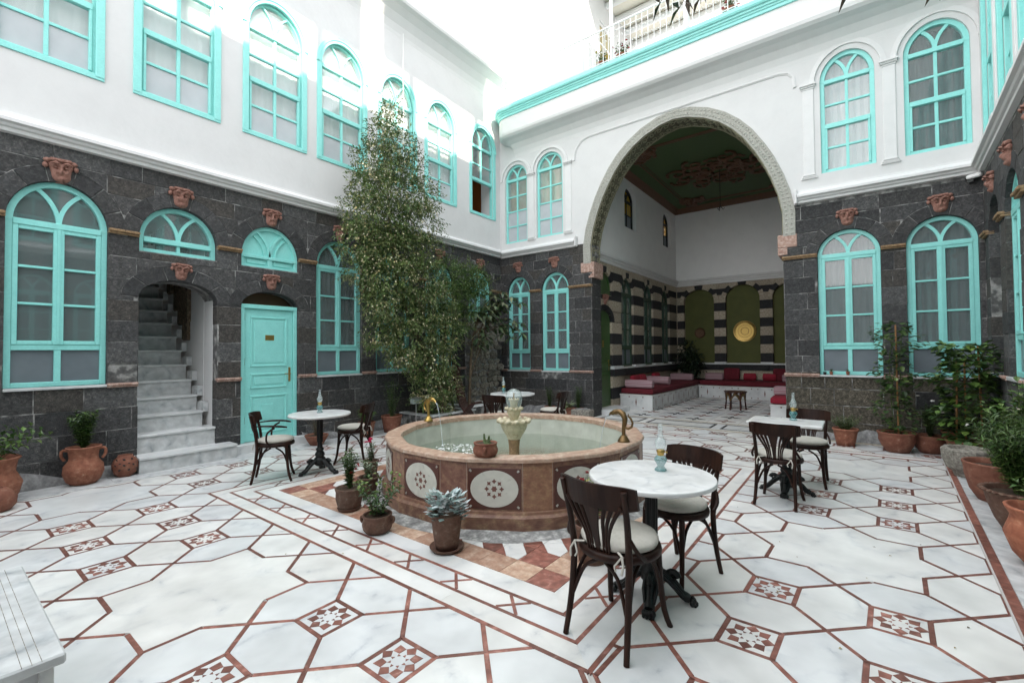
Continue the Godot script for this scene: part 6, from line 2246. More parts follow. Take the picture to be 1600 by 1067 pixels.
# a bush of shoots rising from a pot
func sprig(t: Node3D, y: float, n: int, h: float, spread: float, l: float, w: float, leaves: int, cols: Array, stem: Material, lean := Vector3.ZERO):
	var lf := MB.new()
	var st := MB.new()
	n = int(n * 1.6) + 1
	for k in n:
		var a := TAU * k / n + R(-0.4, 0.4)
		var d := Vector3(cos(a), 0, sin(a)) * spread * R(0.25, 1.05) + lean * h
		var hh := h * R(0.65, 1.05)
		shoot(lf, st, [Vector3(d.x * 0.12, y, d.z * 0.12), Vector3(d.x * 0.45, y + hh * 0.5, d.z * 0.45), Vector3(d.x, y + hh, d.z)], l, w, leaves, cols)
	obj("leaves", lf, M.leaf, t)
	obj("stem", st, stem, t)

func blooms(t: Node3D, ps: Array, r: float, c: Color, called := "flower"):
	for p in ps:
		var mb := MB.new()
		mb.colored = true
		for k in 4: flower(mb, p + Vector3.UP * 0.004 * k, (Vector3.UP + rv() * 0.6).normalized(), r * (1.0 - 0.18 * k), leaf_col([c]))
		obj(called, mb, M.petal, t)

func plants():
	# left wall
	var am := pot("amphora", "large terracotta amphora with two ear handles and a leafy shrub", Vector3(-6.78, 0, -1.13), [Vector2(0, 0), Vector2(0.10, 0.0), Vector2(0.145, 0.05), Vector2(0.172, 0.13), Vector2(0.165, 0.21), Vector2(0.125, 0.27), Vector2(0.122, 0.30), Vector2(0.130, 0.37), Vector2(0.150, 0.40), Vector2(0.152, 0.412), Vector2(0.135, 0.415), Vector2(0.118, 0.38)], M.clay[1], {"handles": [0.125, 0.27, 0.375, 0.05], "soil": 0.118, "soil_y": 0.38, "turn": 1.2})
	sprig(am, 0.38, 12, 0.46, 0.15, 0.055, 0.03, 30, G_DARK + [Color(0.09, 0.16, 0.03)], M.green_stem)
	var lan := pot("pierced_pot", "small round terracotta pot pierced with leaf shapes beside the stairs", Vector3(-6.80, 0, -1.49), [Vector2(0, 0), Vector2(0.06, 0), Vector2(0.098, 0.04), Vector2(0.122, 0.10), Vector2(0.122, 0.155), Vector2(0.100, 0.205), Vector2(0.072, 0.232), Vector2(0.068, 0.25), Vector2(0.060, 0.246), Vector2(0.056, 0.21)], M.clay[0], {"cat": "pot"})
	var ho := MB.new()
	for k in 9:
		for s in 4:
			var a := TAU * k / 9 + 0.35 * (s % 2)
			var y: float = [0.20, 0.172, 0.138, 0.105][s]
			var rr: float = [0.106, 0.118, 0.1245, 0.1245][s]
			var d := Vector3(sin(a), 0, cos(a))
			ho.leaf(d * rr + Vector3.UP * y, (d.cross(Vector3.UP) + Vector3.UP * (0.7 if s % 2 == 0 else -0.7)).normalized(), d, 0.036, 0.022, 0.0)
	obj("piercing", ho, M.black_plastic, lan)
	var lp := pot("big_pot", "big terracotta pot cut by the left edge, with a trailing leafy plant", Vector3(-6.55, 0, -0.42), [Vector2(0, 0), Vector2(0.14, 0), Vector2(0.21, 0.08), Vector2(0.235, 0.19), Vector2(0.20, 0.27), Vector2(0.185, 0.30), Vector2(0.20, 0.40), Vector2(0.225, 0.43), Vector2(0.21, 0.445), Vector2(0.18, 0.40)], M.clay[1], {"soil": 0.18, "soil_y": 0.40})
	sprig(lp, 0.40, 9, 0.34, 0.34, 0.08, 0.04, 12, G_MID, M.green_stem, Vector3(0, 0, -0.3))
	pot("flask", "round dark clay flask standing at the left edge of the view", Vector3(-6.22, 0, -0.46), [Vector2(0, 0), Vector2(0.08, 0), Vector2(0.125, 0.06), Vector2(0.13, 0.12), Vector2(0.09, 0.19), Vector2(0.05, 0.22), Vector2(0.045, 0.21)], M.clay[0], {"cat": "pot"})
	# round the fountain
	var r1 := pot("rose_pot", "brown clay pot on a saucer with a small red rose bush, left of the fountain", Vector3(-3.66, 0.006, -2.38), [Vector2(0, 0.012), Vector2(0.08, 0.012), Vector2(0.10, 0.04), Vector2(0.118, 0.11), Vector2(0.115, 0.165), Vector2(0.122, 0.188), Vector2(0.125, 0.20), Vector2(0.11, 0.203), Vector2(0.10, 0.18)], M.clay[3], {"saucer": 0.105, "soil": 0.104, "soil_y": 0.182})
	sprig(r1, 0.18, 8, 0.36, 0.10, 0.045, 0.028, 26, G_DARK + [Color(0.06, 0.10, 0.03)], M.green_stem)
	blooms(r1, [Vector3(0.09, 0.40, -0.03), Vector3(0.10, 0.37, 0.0), Vector3(0.06, 0.34, 0.02)], 0.024, Color(0.30, 0.008, 0.012))
	var r2 := pot("rose_pot", "brown clay pot hidden behind the red rose bush, with pale leaves", Vector3(-3.86, 0.006, -2.72), pot_prof(0.07, 0.10, 0.19), M.clay[3], {"soil": 0.085, "soil_y": 0.15})
	sprig(r2, 0.15, 6, 0.22, 0.12, 0.045, 0.022, 14, [Color(0.10, 0.15, 0.08), Color(0.16, 0.20, 0.13)], M.green_stem)
	var jd := pot("low_pot", "squat flaking clay pot with an upright jade-leaved shrub, front left of the fountain", Vector3(-3.03, 0.006, -2.22), [Vector2(0, 0), Vector2(0.085, 0.0), Vector2(0.110, 0.03), Vector2(0.118, 0.07), Vector2(0.108, 0.105), Vector2(0.112, 0.13), Vector2(0.115, 0.14), Vector2(0.10, 0.14), Vector2(0.095, 0.12)], M.clay[2], {"handles": [0.105, 0.075, 0.11, 0.02], "soil": 0.097, "soil_y": 0.122, "turn": 0.6})
	sprig(jd, 0.12, 5, 0.30, 0.20, 0.046, 0.034, 22, [Color(0.025, 0.055, 0.012), Color(0.05, 0.10, 0.018), Color(0.03, 0.07, 0.02)], M.bark)
	var tipm := MB.new()
	tipm.colored = true
	for k in 40:
		tipm.col = leaf_col(G_LIGHT)
		var a := TAU * (k % 6) / 6.0
		var d := Vector3(cos(a), 0, sin(a)) * 0.15 + rv() * 0.04
		tipm.leaf(Vector3(d.x, 0.40 + R(-0.04, 0.03), d.z), (rv() * 0.7 + Vector3.UP * 0.5).normalized(), Vector3.UP, 0.035, 0.026)
	obj("young_leaves", tipm, M.leaf, jd)
	var sv := pot("ribbed_pot", "tall ribbed brown pot on a saucer with a silver-leaved succulent", Vector3(-2.36, 0.006, -2.32), [Vector2(0, 0.012), Vector2(0.080, 0.012), Vector2(0.088, 0.06), Vector2(0.100, 0.14), Vector2(0.106, 0.20), Vector2(0.103, 0.215), Vector2(0.110, 0.222), Vector2(0.108, 0.238), Vector2(0.113, 0.245), Vector2(0.113, 0.262), Vector2(0.10, 0.265), Vector2(0.092, 0.23)], M.clay[2], {"saucer": 0.125, "soil": 0.094, "soil_y": 0.236})
	var svm := MB.new()
	svm.colored = true
	for k in 190:
		var a := R(0, TAU)
		var e := R(0.0, 1.0)
		var r := 0.115 * sqrt(R(0.0, 1.0))
		var d := Vector3(cos(a) * r, 0.0, sin(a) * r)
		var p := Vector3(d.x, 0.25 + 0.17 * e * (1.0 - r * 3.0) + 0.03 * sin(a * 3), d.z)
		svm.col = leaf_col([Color(0.30, 0.36, 0.35), Color(0.40, 0.45, 0.45), Color(0.20, 0.27, 0.25)])
		var o := (Vector3(cos(a), R(0.1, 1.0), sin(a)) + rv() * 0.4).normalized()
		svm.leaf(p, o, Vector3.UP, R(0.05, 0.075), R(0.038, 0.052), -0.12)
	obj("leaves", svm, M.petal, sv)
	var wf := pot("small_pot", "small clay pot with crimson flowers tucked behind the fountain's left corner", Vector3(-4.42, 0.006, -3.15), pot_prof(0.06, 0.085, 0.19), M.clay[3], {"saucer": 0.085, "soil": 0.072, "soil_y": 0.15})
	sprig(wf, 0.15, 6, 0.24, 0.08, 0.04, 0.02, 16, [Color(0.10, 0.14, 0.08), Color(0.2, 0.22, 0.17)], M.green_stem)
	blooms(wf, [Vector3(0.0, 0.42, 0.0), Vector3(-0.06, 0.38, 0.02), Vector3(0.03, 0.40, 0.04)], 0.035, Color(0.42, 0.006, 0.06))
	var rf := pot("small_pot", "clay pot with red and yellow leaved plant behind the front table", Vector3(-1.44, 0.0, -2.78), pot_prof(0.09, 0.12, 0.26), M.clay[2], {"soil": 0.10, "soil_y": 0.21})
	sprig(rf, 0.21, 9, 0.36, 0.10, 0.05, 0.026, 20, G_LIGHT + [Color(0.25, 0.22, 0.04)], M.green_stem)
	blooms(rf, [Vector3(0.0, 0.60, 0.06), Vector3(0.04, 0.50, 0.10), Vector3(-0.03, 0.55, 0.08), Vector3(0.08, 0.42, 0.10)], 0.028, Color(0.34, 0.03, 0.04))
	var cp := pot("cactus_pot", "squat terracotta bowl with small cacti on the fountain rim", Vector3(-2.40, 0.575, -2.80), [Vector2(0, 0), Vector2(0.075, 0.0), Vector2(0.098, 0.025), Vector2(0.102, 0.055), Vector2(0.090, 0.085), Vector2(0.096, 0.103), Vector2(0.098, 0.110), Vector2(0.085, 0.111), Vector2(0.08, 0.095)], M.clay[0], {"handles": [0.090, 0.045, 0.075, 0.022], "soil": 0.082, "soil_y": 0.098, "turn": 2.2})
	var cm := MB.new()
	for q in [[-0.05, 0.02, 0.03], [0.0, 0.0, 0.02], [0.045, -0.01, 0.018]]: cm.ball(Vector3(q[0], 0.105, q[1]), Vector3(q[2], q[2] * 0.9, q[2]), 8, 6)
	cm.tube([Vector3(0.02, 0.10, 0.02), Vector3(-0.005, 0.16, 0.03)], [0.012, 0.008], 7)
	cm.tube([Vector3(0.04, 0.10, -0.01), Vector3(0.05, 0.17, -0.015)], [0.011, 0.007], 7)
	for k in 10: cm.tube([Vector3(-0.05, 0.11, 0.02), Vector3(-0.05 + 0.035 * cos(k * 0.63), 0.145, 0.02 + 0.035 * sin(k * 0.63))], [0.007, 0.002], 5)
	obj("cactus", cm, M.cactus, cp)
	# along the left wall under the window
	var wb := pot("wide_bowl", "wide terracotta bowl of dry twiggy plants behind the round table", Vector3(-6.62, 0, -3.74), [Vector2(0, 0), Vector2(0.085, 0), Vector2(0.13, 0.07), Vector2(0.165, 0.135), Vector2(0.175, 0.16), Vector2(0.165, 0.165), Vector2(0.15, 0.14)], M.clay[0], {"soil": 0.15, "soil_y": 0.14})
	sprig(wb, 0.14, 16, 0.26, 0.17, 0.025, 0.012, 14, [Color(0.05, 0.035, 0.025), Color(0.04, 0.05, 0.02)], M.bark)
	var g1 := pot("small_pot", "terracotta pot with a bright green bushy herb beside the jasmine", Vector3(-6.6, 0, -4.62), pot_prof(0.10, 0.14, 0.25), M.clay[0], {"soil": 0.12, "soil_y": 0.2})
	sprig(g1, 0.2, 18, 0.26, 0.17, 0.05, 0.03, 14, G_MID, M.green_stem)
	var g2 := pot("tall_pot", "plain terracotta pot with thin stems next to the marble planter", Vector3(-6.6, 0, -5.14), pot_prof(0.13, 0.18, 0.30), M.clay[0], {"soil": 0.16, "soil_y": 0.24})
	sprig(g2, 0.24, 9, 0.75, 0.22, 0.06, 0.03, 15, G_DARK, M.green_stem)
	# foot of the back wall
	for q in [[-5.42, -8.52, 0.46, 0.09, "terracotta pot with an upright leafy shrub, left of three by the back wall"], [-4.95, -8.55, 0.12, 0.16, "terracotta pot with a pale rosette plant, middle of three by the back wall"], [-4.72, -8.55, 0.50, 0.09, "terracotta pot with a thin upright shrub, right of three by the back wall"]]:
		var b := pot("small_pot", q[4], Vector3(q[0], 0, q[1]), pot_prof(0.085, 0.115, 0.20), M.clay[0], {"soil": 0.10, "soil_y": 0.16, "group": "small pots at the foot of the back wall"})
		if q[2] > 0.2: sprig(b, 0.16, 9, q[2], q[3], 0.055, 0.026, 18, G_DARK + [Color(0.06, 0.1, 0.03)], M.green_stem)
		else: sprig(b, 0.16, 14, q[2], q[3], 0.14, 0.03, 3, [Color(0.12, 0.17, 0.07), Color(0.25, 0.28, 0.16)], M.green_stem)
	# right: along the back wall
	var p12 := pot("tapered_pot", "plain tapered terracotta pot with a low bush under the right windows", Vector3(-0.13, 0, -8.28), pot_prof(0.11, 0.155, 0.255, 0.016), M.clay[1], {"soil": 0.135, "soil_y": 0.205})
	sprig(p12, 0.2, 22, 0.24, 0.20, 0.035, 0.016, 16, [Color(0.05, 0.075, 0.025), Color(0.09, 0.10, 0.035), Color(0.03, 0.055, 0.015)], M.green_stem)
	var p13 := pot("wide_pot", "broad terracotta pot with a staked climbing rose between the right windows", Vector3(0.44, 0, -8.15), [Vector2(0, 0), Vector2(0.125, 0), Vector2(0.17, 0.09), Vector2(0.205, 0.17), Vector2(0.20, 0.22), Vector2(0.215, 0.255), Vector2(0.22, 0.275), Vector2(0.20, 0.28), Vector2(0.18, 0.24)], M.clay[0], {"soil": 0.185, "soil_y": 0.24})
	climber(p13, 0.24, 1.5, 0.24, 560, 0.085, 0.07, G_DARK + [Color(0.06, 0.11, 0.025), Color(0.11, 0.17, 0.04)], 1)
	blooms(p13, [Vector3(0.22, 0.78, 0.06), Vector3(-0.16, 1.36, 0.06)], 0.03, Color(0.65, 0.62, 0.58))
	var p14 := pot("round_pot", "rounded terracotta pot with a small cypress against the basalt wall", Vector3(0.79, 0, -8.30), [Vector2(0, 0), Vector2(0.10, 0), Vector2(0.15, 0.07), Vector2(0.165, 0.15), Vector2(0.155, 0.20), Vector2(0.168, 0.23), Vector2(0.168, 0.245), Vector2(0.15, 0.245), Vector2(0.14, 0.2)], M.clay[0], {"soil": 0.145, "soil_y": 0.21})
	sprig(p14, 0.21, 26, 0.46, 0.10, 0.05, 0.010, 30, [Color(0.02, 0.045, 0.015), Color(0.035, 0.065, 0.02)], M.green_stem)
	var p15 := pot("round_pot", "terracotta pot of dark purple-leaved plant in the right corner", Vector3(1.08, 0, -8.36), pot_prof(0.10, 0.17, 0.32), M.clay[1], {"soil": 0.15, "soil_y": 0.26})
	sprig(p15, 0.26, 20, 0.34, 0.30, 0.085, 0.05, 10, [Color(0.022, 0.020, 0.020), Color(0.035, 0.030, 0.030), Color(0.015, 0.022, 0.014)], M.bark)
	var vb := pot("planter_bowl", "wide clay bowl with three cane stakes and a big round-leaved climber", Vector3(1.10, 0, -7.86), pot_prof(0.17, 0.21, 0.28), M.clay[0], {"soil": 0.19, "soil_y": 0.23})
	climber(vb, 0.23, 1.22, 0.30, 1150, 0.095, 0.085, G_DARK + [Color(0.05, 0.10, 0.02), Color(0.085, 0.15, 0.03), Color(0.12, 0.19, 0.04)], 3)
	blooms(vb, [Vector3(-0.25, 0.62, 0.2), Vector3(-0.33, 0.75, 0.12), Vector3(-0.05, 0.50, 0.3)], 0.03, Color(0.65, 0.62, 0.6))
	# right strip towards the viewer
	var tr := thing("stone_trough", "old round-edged grey stone trough standing on a footed block", "trough", Vector3(0.98, 0, -7.02), 0.1)
	var tm := MB.new()
	tm.lathe([Vector2(0, 0.0), Vector2(0.12, 0.0), Vector2(0.14, 0.06), Vector2(0.19, 0.10), Vector2(0.225, 0.20), Vector2(0.235, 0.30), Vector2(0.225, 0.315), Vector2(0.175, 0.315), Vector2(0.165, 0.28), Vector2(0.0, 0.26)], 8, Vector3.ZERO, true)
	obj("bowl", tm, M.grey_stone, tr)
	var p16 := pot("deep_pot", "deep smooth terracotta pot with a few trailing stems beside the stone trough", Vector3(1.02, 0, -6.05), [Vector2(0, 0), Vector2(0.12, 0), Vector2(0.18, 0.10), Vector2(0.215, 0.24), Vector2(0.222, 0.33), Vector2(0.232, 0.345), Vector2(0.225, 0.36), Vector2(0.205, 0.355), Vector2(0.195, 0.31)], M.clay[0], {"soil": 0.195, "soil_y": 0.31})
	sprig(p16, 0.31, 10, 0.26, 0.26, 0.05, 0.026, 14, G_MID, M.green_stem, Vector3(0.3, 0, 0))
	var p17 := pot("scalloped_pot", "large brown clay pot with a frilled rim and a feathery conifer", Vector3(1.0, 0, -5.12), [Vector2(0, 0), Vector2(0.10, 0), Vector2(0.155, 0.10), Vector2(0.195, 0.22), Vector2(0.212, 0.30), Vector2(0.228, 0.31), Vector2(0.225, 0.325), Vector2(0.20, 0.325), Vector2(0.19, 0.28)], M.clay[2], {"soil": 0.19, "soil_y": 0.29})
	var fr := MB.new()
	for k in 30:
		var a := TAU * k / 30
		fr.ball(Vector3(sin(a) * 0.222, 0.318, cos(a) * 0.222), Vector3(0.022, 0.013, 0.022), 6, 4)
	obj("frilled_rim", fr, M.clay[2], p17)
	sprig(p17, 0.29, 60, 0.62, 0.30, 0.07, 0.014, 44, [Color(0.028, 0.065, 0.012), Color(0.05, 0.10, 0.02), Color(0.075, 0.13, 0.03)], M.green_stem)
	var p17b := pot("small_pot", "small clay pot half hidden between the deep pot and the frilled pot", Vector3(1.12, 0, -5.58), pot_prof(0.09, 0.13, 0.33), M.clay[0], {"soil": 0.11, "soil_y": 0.27})
	sprig(p17b, 0.27, 20, 0.95, 0.24, 0.075, 0.045, 24, G_MID, M.green_stem)
	blooms(p17b, [Vector3(-0.1, 0.38, 0.1), Vector3(-0.05, 0.9, 0.1)], 0.03, Color(0.62, 0.58, 0.5))
	var p18 := pot("bright_pot", "bright orange terracotta urn cut by the right edge of the view", Vector3(0.97, 0, -4.40), [Vector2(0, 0), Vector2(0.10, 0), Vector2(0.165, 0.08), Vector2(0.205, 0.20), Vector2(0.175, 0.29), Vector2(0.170, 0.32), Vector2(0.195, 0.365), Vector2(0.20, 0.38), Vector2(0.18, 0.385), Vector2(0.16, 0.33)], M.clay_bright, {"soil": 0.155, "soil_y": 0.33})
	sprig(p18, 0.33, 12, 0.30, 0.14, 0.07, 0.035, 12, G_MID, M.green_stem)
	# tiny pots on the sill
	for q in [[-0.385, 0.040, 0, "tiny black pot at the left end of the window sill"], [-0.30, 0.05, 1, "tiny terracotta pot with a green sprig, middle of the window sill's left half"], [-0.09, 0.055, 1, "tiny terracotta pot with a cactus at the middle of the window sill"]]:
		var sp := pot("tiny_pot", q[3], Vector3(q[0], 1.013, -8.745), pot_prof(0.018, 0.026, q[1], 0.004), M.clay[1] if q[2] == 1 else M.black_plastic, {"soil": 0.02, "soil_y": q[1] * 0.8, "group": "tiny pots on the window sill"})
		if q[2] == 1: sprig(sp, q[1] * 0.8, 7, 0.045, 0.025, 0.018, 0.008, 5, G_MID, M.green_stem)
	# twig with leaves hanging into the top of the view
	var tw := thing("hanging_branch", "leafy twig with long dark leaves hanging in at the top", "branch")
	var tl := MB.new()
	var ts := MB.new()
	for q in [[Vector3(-1.05, 4.95, -4.3), Vector3(-1.14, 4.62, -4.15), Vector3(-1.20, 4.42, -4.05)], [Vector3(-1.0, 4.9, -4.3), Vector3(-1.02, 4.65, -4.15), Vector3(-1.0, 4.40, -4.05)], [Vector3(-1.1, 4.9, -4.2), Vector3(-1.28, 4.66, -4.05), Vector3(-1.34, 4.50, -3.98)], [Vector3(0.1, 4.95, -4.9), Vector3(0.04, 4.7, -4.95), Vector3(0.02, 4.53, -4.96)], [Vector3(0.7, 4.95, -5.3), Vector3(0.65, 4.7, -5.38), Vector3(0.63, 4.53, -5.41)]]:
		shoot(tl, ts, q, 0.17, 0.045, 12, [Color(0.02, 0.04, 0.012), Color(0.035, 0.06, 0.02), Color(0.06, 0.035, 0.02)], 0.7, 0.006)
	ts.tube(curve([Vector3(1.35, 5.6, -5.2), Vector3(0.4, 5.2, -4.9), Vector3(-0.5, 5.05, -4.5), Vector3(-1.1, 4.95, -4.25)], 10), 0.014, 6)
	obj("leaves", tl, M.leaf, tw)
	obj("twig", ts, M.bark, tw)

func climber(t: Node3D, y: float, h: float, r: float, n: int, l: float, w: float, cols: Array, stakes: int):
	var st := MB.new()
	var sk := MB.new()
	var lf := MB.new()
	lf.colored = true
	for k in stakes:
		var a: float = TAU * k / max(1, stakes) + 0.5
		var o := Vector3(cos(a), 0, sin(a)) * (r * 0.45 if stakes > 1 else 0.02)
		sk.tube([Vector3(o.x, y - 0.02, o.z), Vector3(o.x * 0.8, y + h * (1.0 if k == 0 else 0.86), o.z * 0.8)], 0.011, 6)
	for k in stakes * 3:
		var a := R(0, TAU)
		var pts := []
		for i in 7:
			var f := i / 6.0
			pts.append(Vector3(cos(a + f * 5.0) * r * (0.15 + 0.45 * f * (1.0 if stakes > 1 else 0.4)), y + h * f * R(0.9, 1.0), sin(a + f * 5.0) * r * (0.15 + 0.45 * f * (1.0 if stakes > 1 else 0.4))))
		st.tube(curve(pts, 16), 0.006, 5, false)
	for k in n:
		var f := pow(R(0.0, 1.0), 0.85)
		var a := R(0, TAU)
		var lump := 0.6 + 0.4 * sin(f * 17.0 + a * 1.0)
		var rr := r * (0.35 + 0.65 * sqrt(rng.randf())) * (0.55 + 0.6 * lump) * (1.0 if stakes > 1 else 0.55 + 0.7 * pow(sin(f * 9.0), 2.0))
		var p := Vector3(cos(a) * rr, y + h * f * 1.02, sin(a) * rr)
		lf.col = leaf_col(cols)
		var d := (Vector3(cos(a), R(-0.6, 0.3), sin(a)) + rv() * 0.5).normalized()
		round_leaf(lf, p, d, l * R(0.6, 1.15), w * R(0.7, 1.15))
	obj("leaves", lf, M.leaf, t)
	obj("stem", st, M.green_stem, t)
	obj("stake", sk, M.cane_stake, t)

func round_leaf(mb: MB, p: Vector3, d: Vector3, l: float, w: float):
	var s := d.cross(Vector3.UP)
	if s.length() < 0.05: s = Vector3.RIGHT
	s = s.normalized() * w * 0.5
	var u := s.cross(d).normalized() * w * 0.14
	var q := [p, p + d * l * 0.3 + s * 0.9 + u, p + d * l * 0.68 + s * 0.75 + u, p + d * l, p + d * l * 0.68 - s * 0.75 + u, p + d * l * 0.3 - s * 0.9 + u]
	var m := p + d * l * 0.5
	for k in 6: mb.tri(q[k], q[(k + 1) % 6], m)

# ---------------------------------------------------------------- everything else
func things():
	# tables, lamps, chairs
	table("round marble cafe table in the foreground on a black iron foot", Vector3(-0.95, 0.006, -2.57), 0.25, 0.70, 0.352, false, 4)
	table("rectangular marble cafe table near the right windows", Vector3(-0.56, 0.006, -5.22), 0.0, 0.705, 0.315, true, 4)
	table("round marble cafe table before the turquoise door", Vector3(-5.06, 0.006, -2.90), 0.4, 0.70, 0.345)
	table("far marble cafe table between the fountain and the back wall", Vector3(-4.66, 0.006, -6.15), 0.0, 0.70, 0.38, false, 3)
	chair("dark bentwood chair in the foreground, seen from behind", Vector3(-0.98, 0.006, -2.19), deg_to_rad(-8), 0.97)
	chair("dark bentwood chair on the far side of the foreground table", Vector3(-0.93, 0.006, -2.95), deg_to_rad(160), 0.93)
	chair("dark bentwood chair seen from behind at the rectangular table", Vector3(-0.58, 0.006, -4.86), deg_to_rad(-4), 0.92)
	chair("dark bentwood chair behind the rectangular table, by the hall", Vector3(-0.42, 0.006, -5.72), deg_to_rad(180), 0.92)
	chair("dark bentwood armchair left of the round table by the turquoise door", Vector3(-5.22, 0.006, -2.46), deg_to_rad(-32), 0.92, true)
	chair("dark bentwood chair right of the round table by the turquoise door", Vector3(-5.24, 0.006, -3.46), deg_to_rad(125), 0.92)
	chair("dark bentwood chair on the near side of the far table", Vector3(-4.42, 0.006, -5.50), deg_to_rad(8), 0.92)
	chair("dark bentwood chair on the right of the far table", Vector3(-4.02, 0.006, -6.38), deg_to_rad(100), 0.92)
	lamp("glass oil lamp with teal base on the foreground table", Vector3(-0.93, 0.706, -2.68))
	lamp("glass oil lamp on the rectangular table near the right windows", Vector3(-0.50, 0.711, -5.30))
	lamp("glass oil lamp on the table before the turquoise door", Vector3(-5.10, 0.706, -2.92))
	lamp("glass oil lamp on the far table near the back wall", Vector3(-4.83, 0.706, -6.12))
	slat_chair()
	# marble bench corner, front left
	var bn := thing("marble_bench", "grooved white marble bench top at the lower left corner", "bench", Vector3(-2.58, 0, 0.25))
	var bt := MB.new()
	bt.box(Vector3(-0.50, 0.415, -0.56), Vector3(0.51, 0.45, 0.6), 0.006)
	obj("bench_top", bt, M.edge_marble, bn)
	var bb := MB.new()
	bb.box(Vector3(-0.48, 0.0, -0.53), Vector3(0.47, 0.415, 0.58), 0.004)
	obj("bench_body", bb, M.grey_marble, bn)
	var bp := MB.new()
	bp.box(Vector3(0.472, 0.0, -0.535), Vector3(0.487, 0.41, -0.50), 0.002)
	obj("corner_post", bp, M.white_marble[4], bn)
	for k in 3:
		var gv := MB.new()
		gv.box(Vector3(-0.50, 0.4490, -0.505 + 0.022 * k), Vector3(0.508, 0.4504, -0.5032 + 0.022 * k))
		obj("groove", gv, M.grey_stone, bn)
	var bl := MB.new()
	bl.colored = true
	bl.col = Color(0.03, 0.05, 0.015)
	bl.leaf(Vector3(-2.42, 0.456, -0.02), Vector3(1, 0.05, 0.3).normalized(), Vector3.UP, 0.07, 0.025, 0.1)
	tag(obj("fallen_leaf", bl, M.petal), "dark leaf lying on the marble bench at the lower left", "leaf")
	# planter for the jasmine and loquat
	var pl := thing("marble_planter", "low planter of dark stone with white marble coping under the jasmine", "planter")
	for q in [[-6.95, -6.02, -7.62], [-6.95, -5.60, -6.0]]:
		pass
	var pb := MB.new()
	pb.box(Vector3(-6.95, 0.0, -6.75), Vector3(-6.06, 0.25, -5.62)); pb.box(Vector3(-6.95, 0.0, -7.62), Vector3(-6.16, 0.30, -6.77))
	obj("planter_wall", pb, M.mortar, pl)
	var pcp := MB.new()
	for q in [[-6.06, -5.60, 0.28, -6.76], [-6.14, -6.775, 0.33, -7.64]]:
		var z0: float = q[1]
		var z1: float = q[3]
		pcp.box(Vector3(q[0] - 0.13, q[2] - 0.03, z1), Vector3(q[0] + 0.03, q[2], z0), 0.005)
		pcp.box(Vector3(-6.96, q[2] - 0.032, z0 - 0.13), Vector3(q[0] - 0.131, q[2] - 0.002, z0), 0.005)
		pcp.box(Vector3(-6.96, q[2] - 0.032, z1 + 0.001), Vector3(q[0] - 0.131, q[2] - 0.002, z1 + 0.131), 0.005)
	obj("coping", pcp, M.white_marble[1], pl)
	var ps := MB.new()
	ps.box(Vector3(-6.94, 0.2, -6.62), Vector3(-6.2, 0.262, -5.74)); ps.box(Vector3(-6.94, 0.2, -7.5), Vector3(-6.28, 0.305, -6.92))
	obj("soil", ps, M.soil, pl)
	# rough stone pillar by the corner
	var rp := thing("stone_pillar", "pillar of rough undressed pale stones near the back left corner", "pillar")
	var core := MB.new()
	core.box(Vector3(-6.98, 0.0, -8.36), Vector3(-6.78, 2.02, -7.44))
	obj("core", core, M.skirt, rp)
	var y := 0.0
	while y < 2.02:
		var hh := R(0.09, 0.22)
		var z := -7.42
		while z > -8.34:
			var ww := R(0.10, 0.34)
			var mb := MB.new()
			var o := Vector3(R(-6.775, -6.735), y + hh * 0.5 + R(-0.02, 0.02), z - ww * 0.5)
			var pts := PackedVector2Array()
			var m := rng.randi_range(5, 8)
			var ph := R(0, TAU)
			for k in m:
				var a := ph + TAU * (k + R(-0.25, 0.25)) / m
				# between an ellipse and a box
				var cc := Vector2(cos(a), sin(a))
				cc /= max(abs(cc.x), abs(cc.y)) * 0.55 + 0.45
				pts.append(Vector2(cc.x * ww * 0.5 * R(0.85, 1.05), cc.y * hh * 0.5 * R(0.85, 1.1)))
			mb.T = Transform3D(TL.basis * Basis(Vector3.BACK, R(-0.2, 0.2)), o)
			mb.prism(pts, -0.12, R(-0.015, 0.03), R(0.008, 0.02))
			obj("stone", mb, M.rubble[rng.randi() % 4], rp)
			z -= ww * R(0.92, 1.0)
		y += hh * R(0.9, 1.0)
	var blk := thing("stone_block", "squared grey stone block on the floor beside the green door", "stone block", Vector3(-4.55, 0, -8.42), 0.05)
	var bk := MB.new()
	bk.box(Vector3(-0.21, 0.006, -0.13), Vector3(0.21, 0.20, 0.13), 0.02)
	obj("block", bk, M.grey_stone, blk)
	var bk2 := MB.new()
	bk2.box(Vector3(-0.14, 0.198, -0.08), Vector3(0.14, 0.212, 0.08), 0.006)
	obj("hollow", bk2, M.skirt, blk)
	# spouts
	spout(Vector3(-1.72, 0.575, -3.97), deg_to_rad(-98), "swan-necked brass spout pouring water on the fountain rim's right side", M.old_brass, false)
	spout(Vector3(-4.17, 0.575, -3.80), deg_to_rad(82), "shiny gilt bird-shaped spout on the fountain rim's far left", M.brass, true)
	# garden floodlight on its stake
	var fl := thing("garden_light", "small grey floodlight on a thin stake in front of the jasmine", "floodlight", Vector3(-6.25, 0.0, -5.40))
	var fs := MB.new()
	fs.tube([Vector3(0, 0, 0), Vector3(0, 0.50, 0)], 0.008, 6)
	obj("stake", fs, M.steel, fl)
	var fb := MB.new()
	fb.box(Vector3(-0.06, 0.50, -0.09), Vector3(0.05, 0.60, 0.09), 0.008)
	obj("housing", fb, M.grey_green, fl)
	var fv := MB.new()
	fv.box(Vector3(-0.07, 0.602, -0.10), Vector3(0.075, 0.612, 0.10), 0.003)
	obj("visor", fv, M.steel, fl)
	# security camera
	var sc := thing("security_camera", "small white security camera under the cornice in the right corner", "camera", Vector3(1.36, 3.73, -8.66), -0.6)
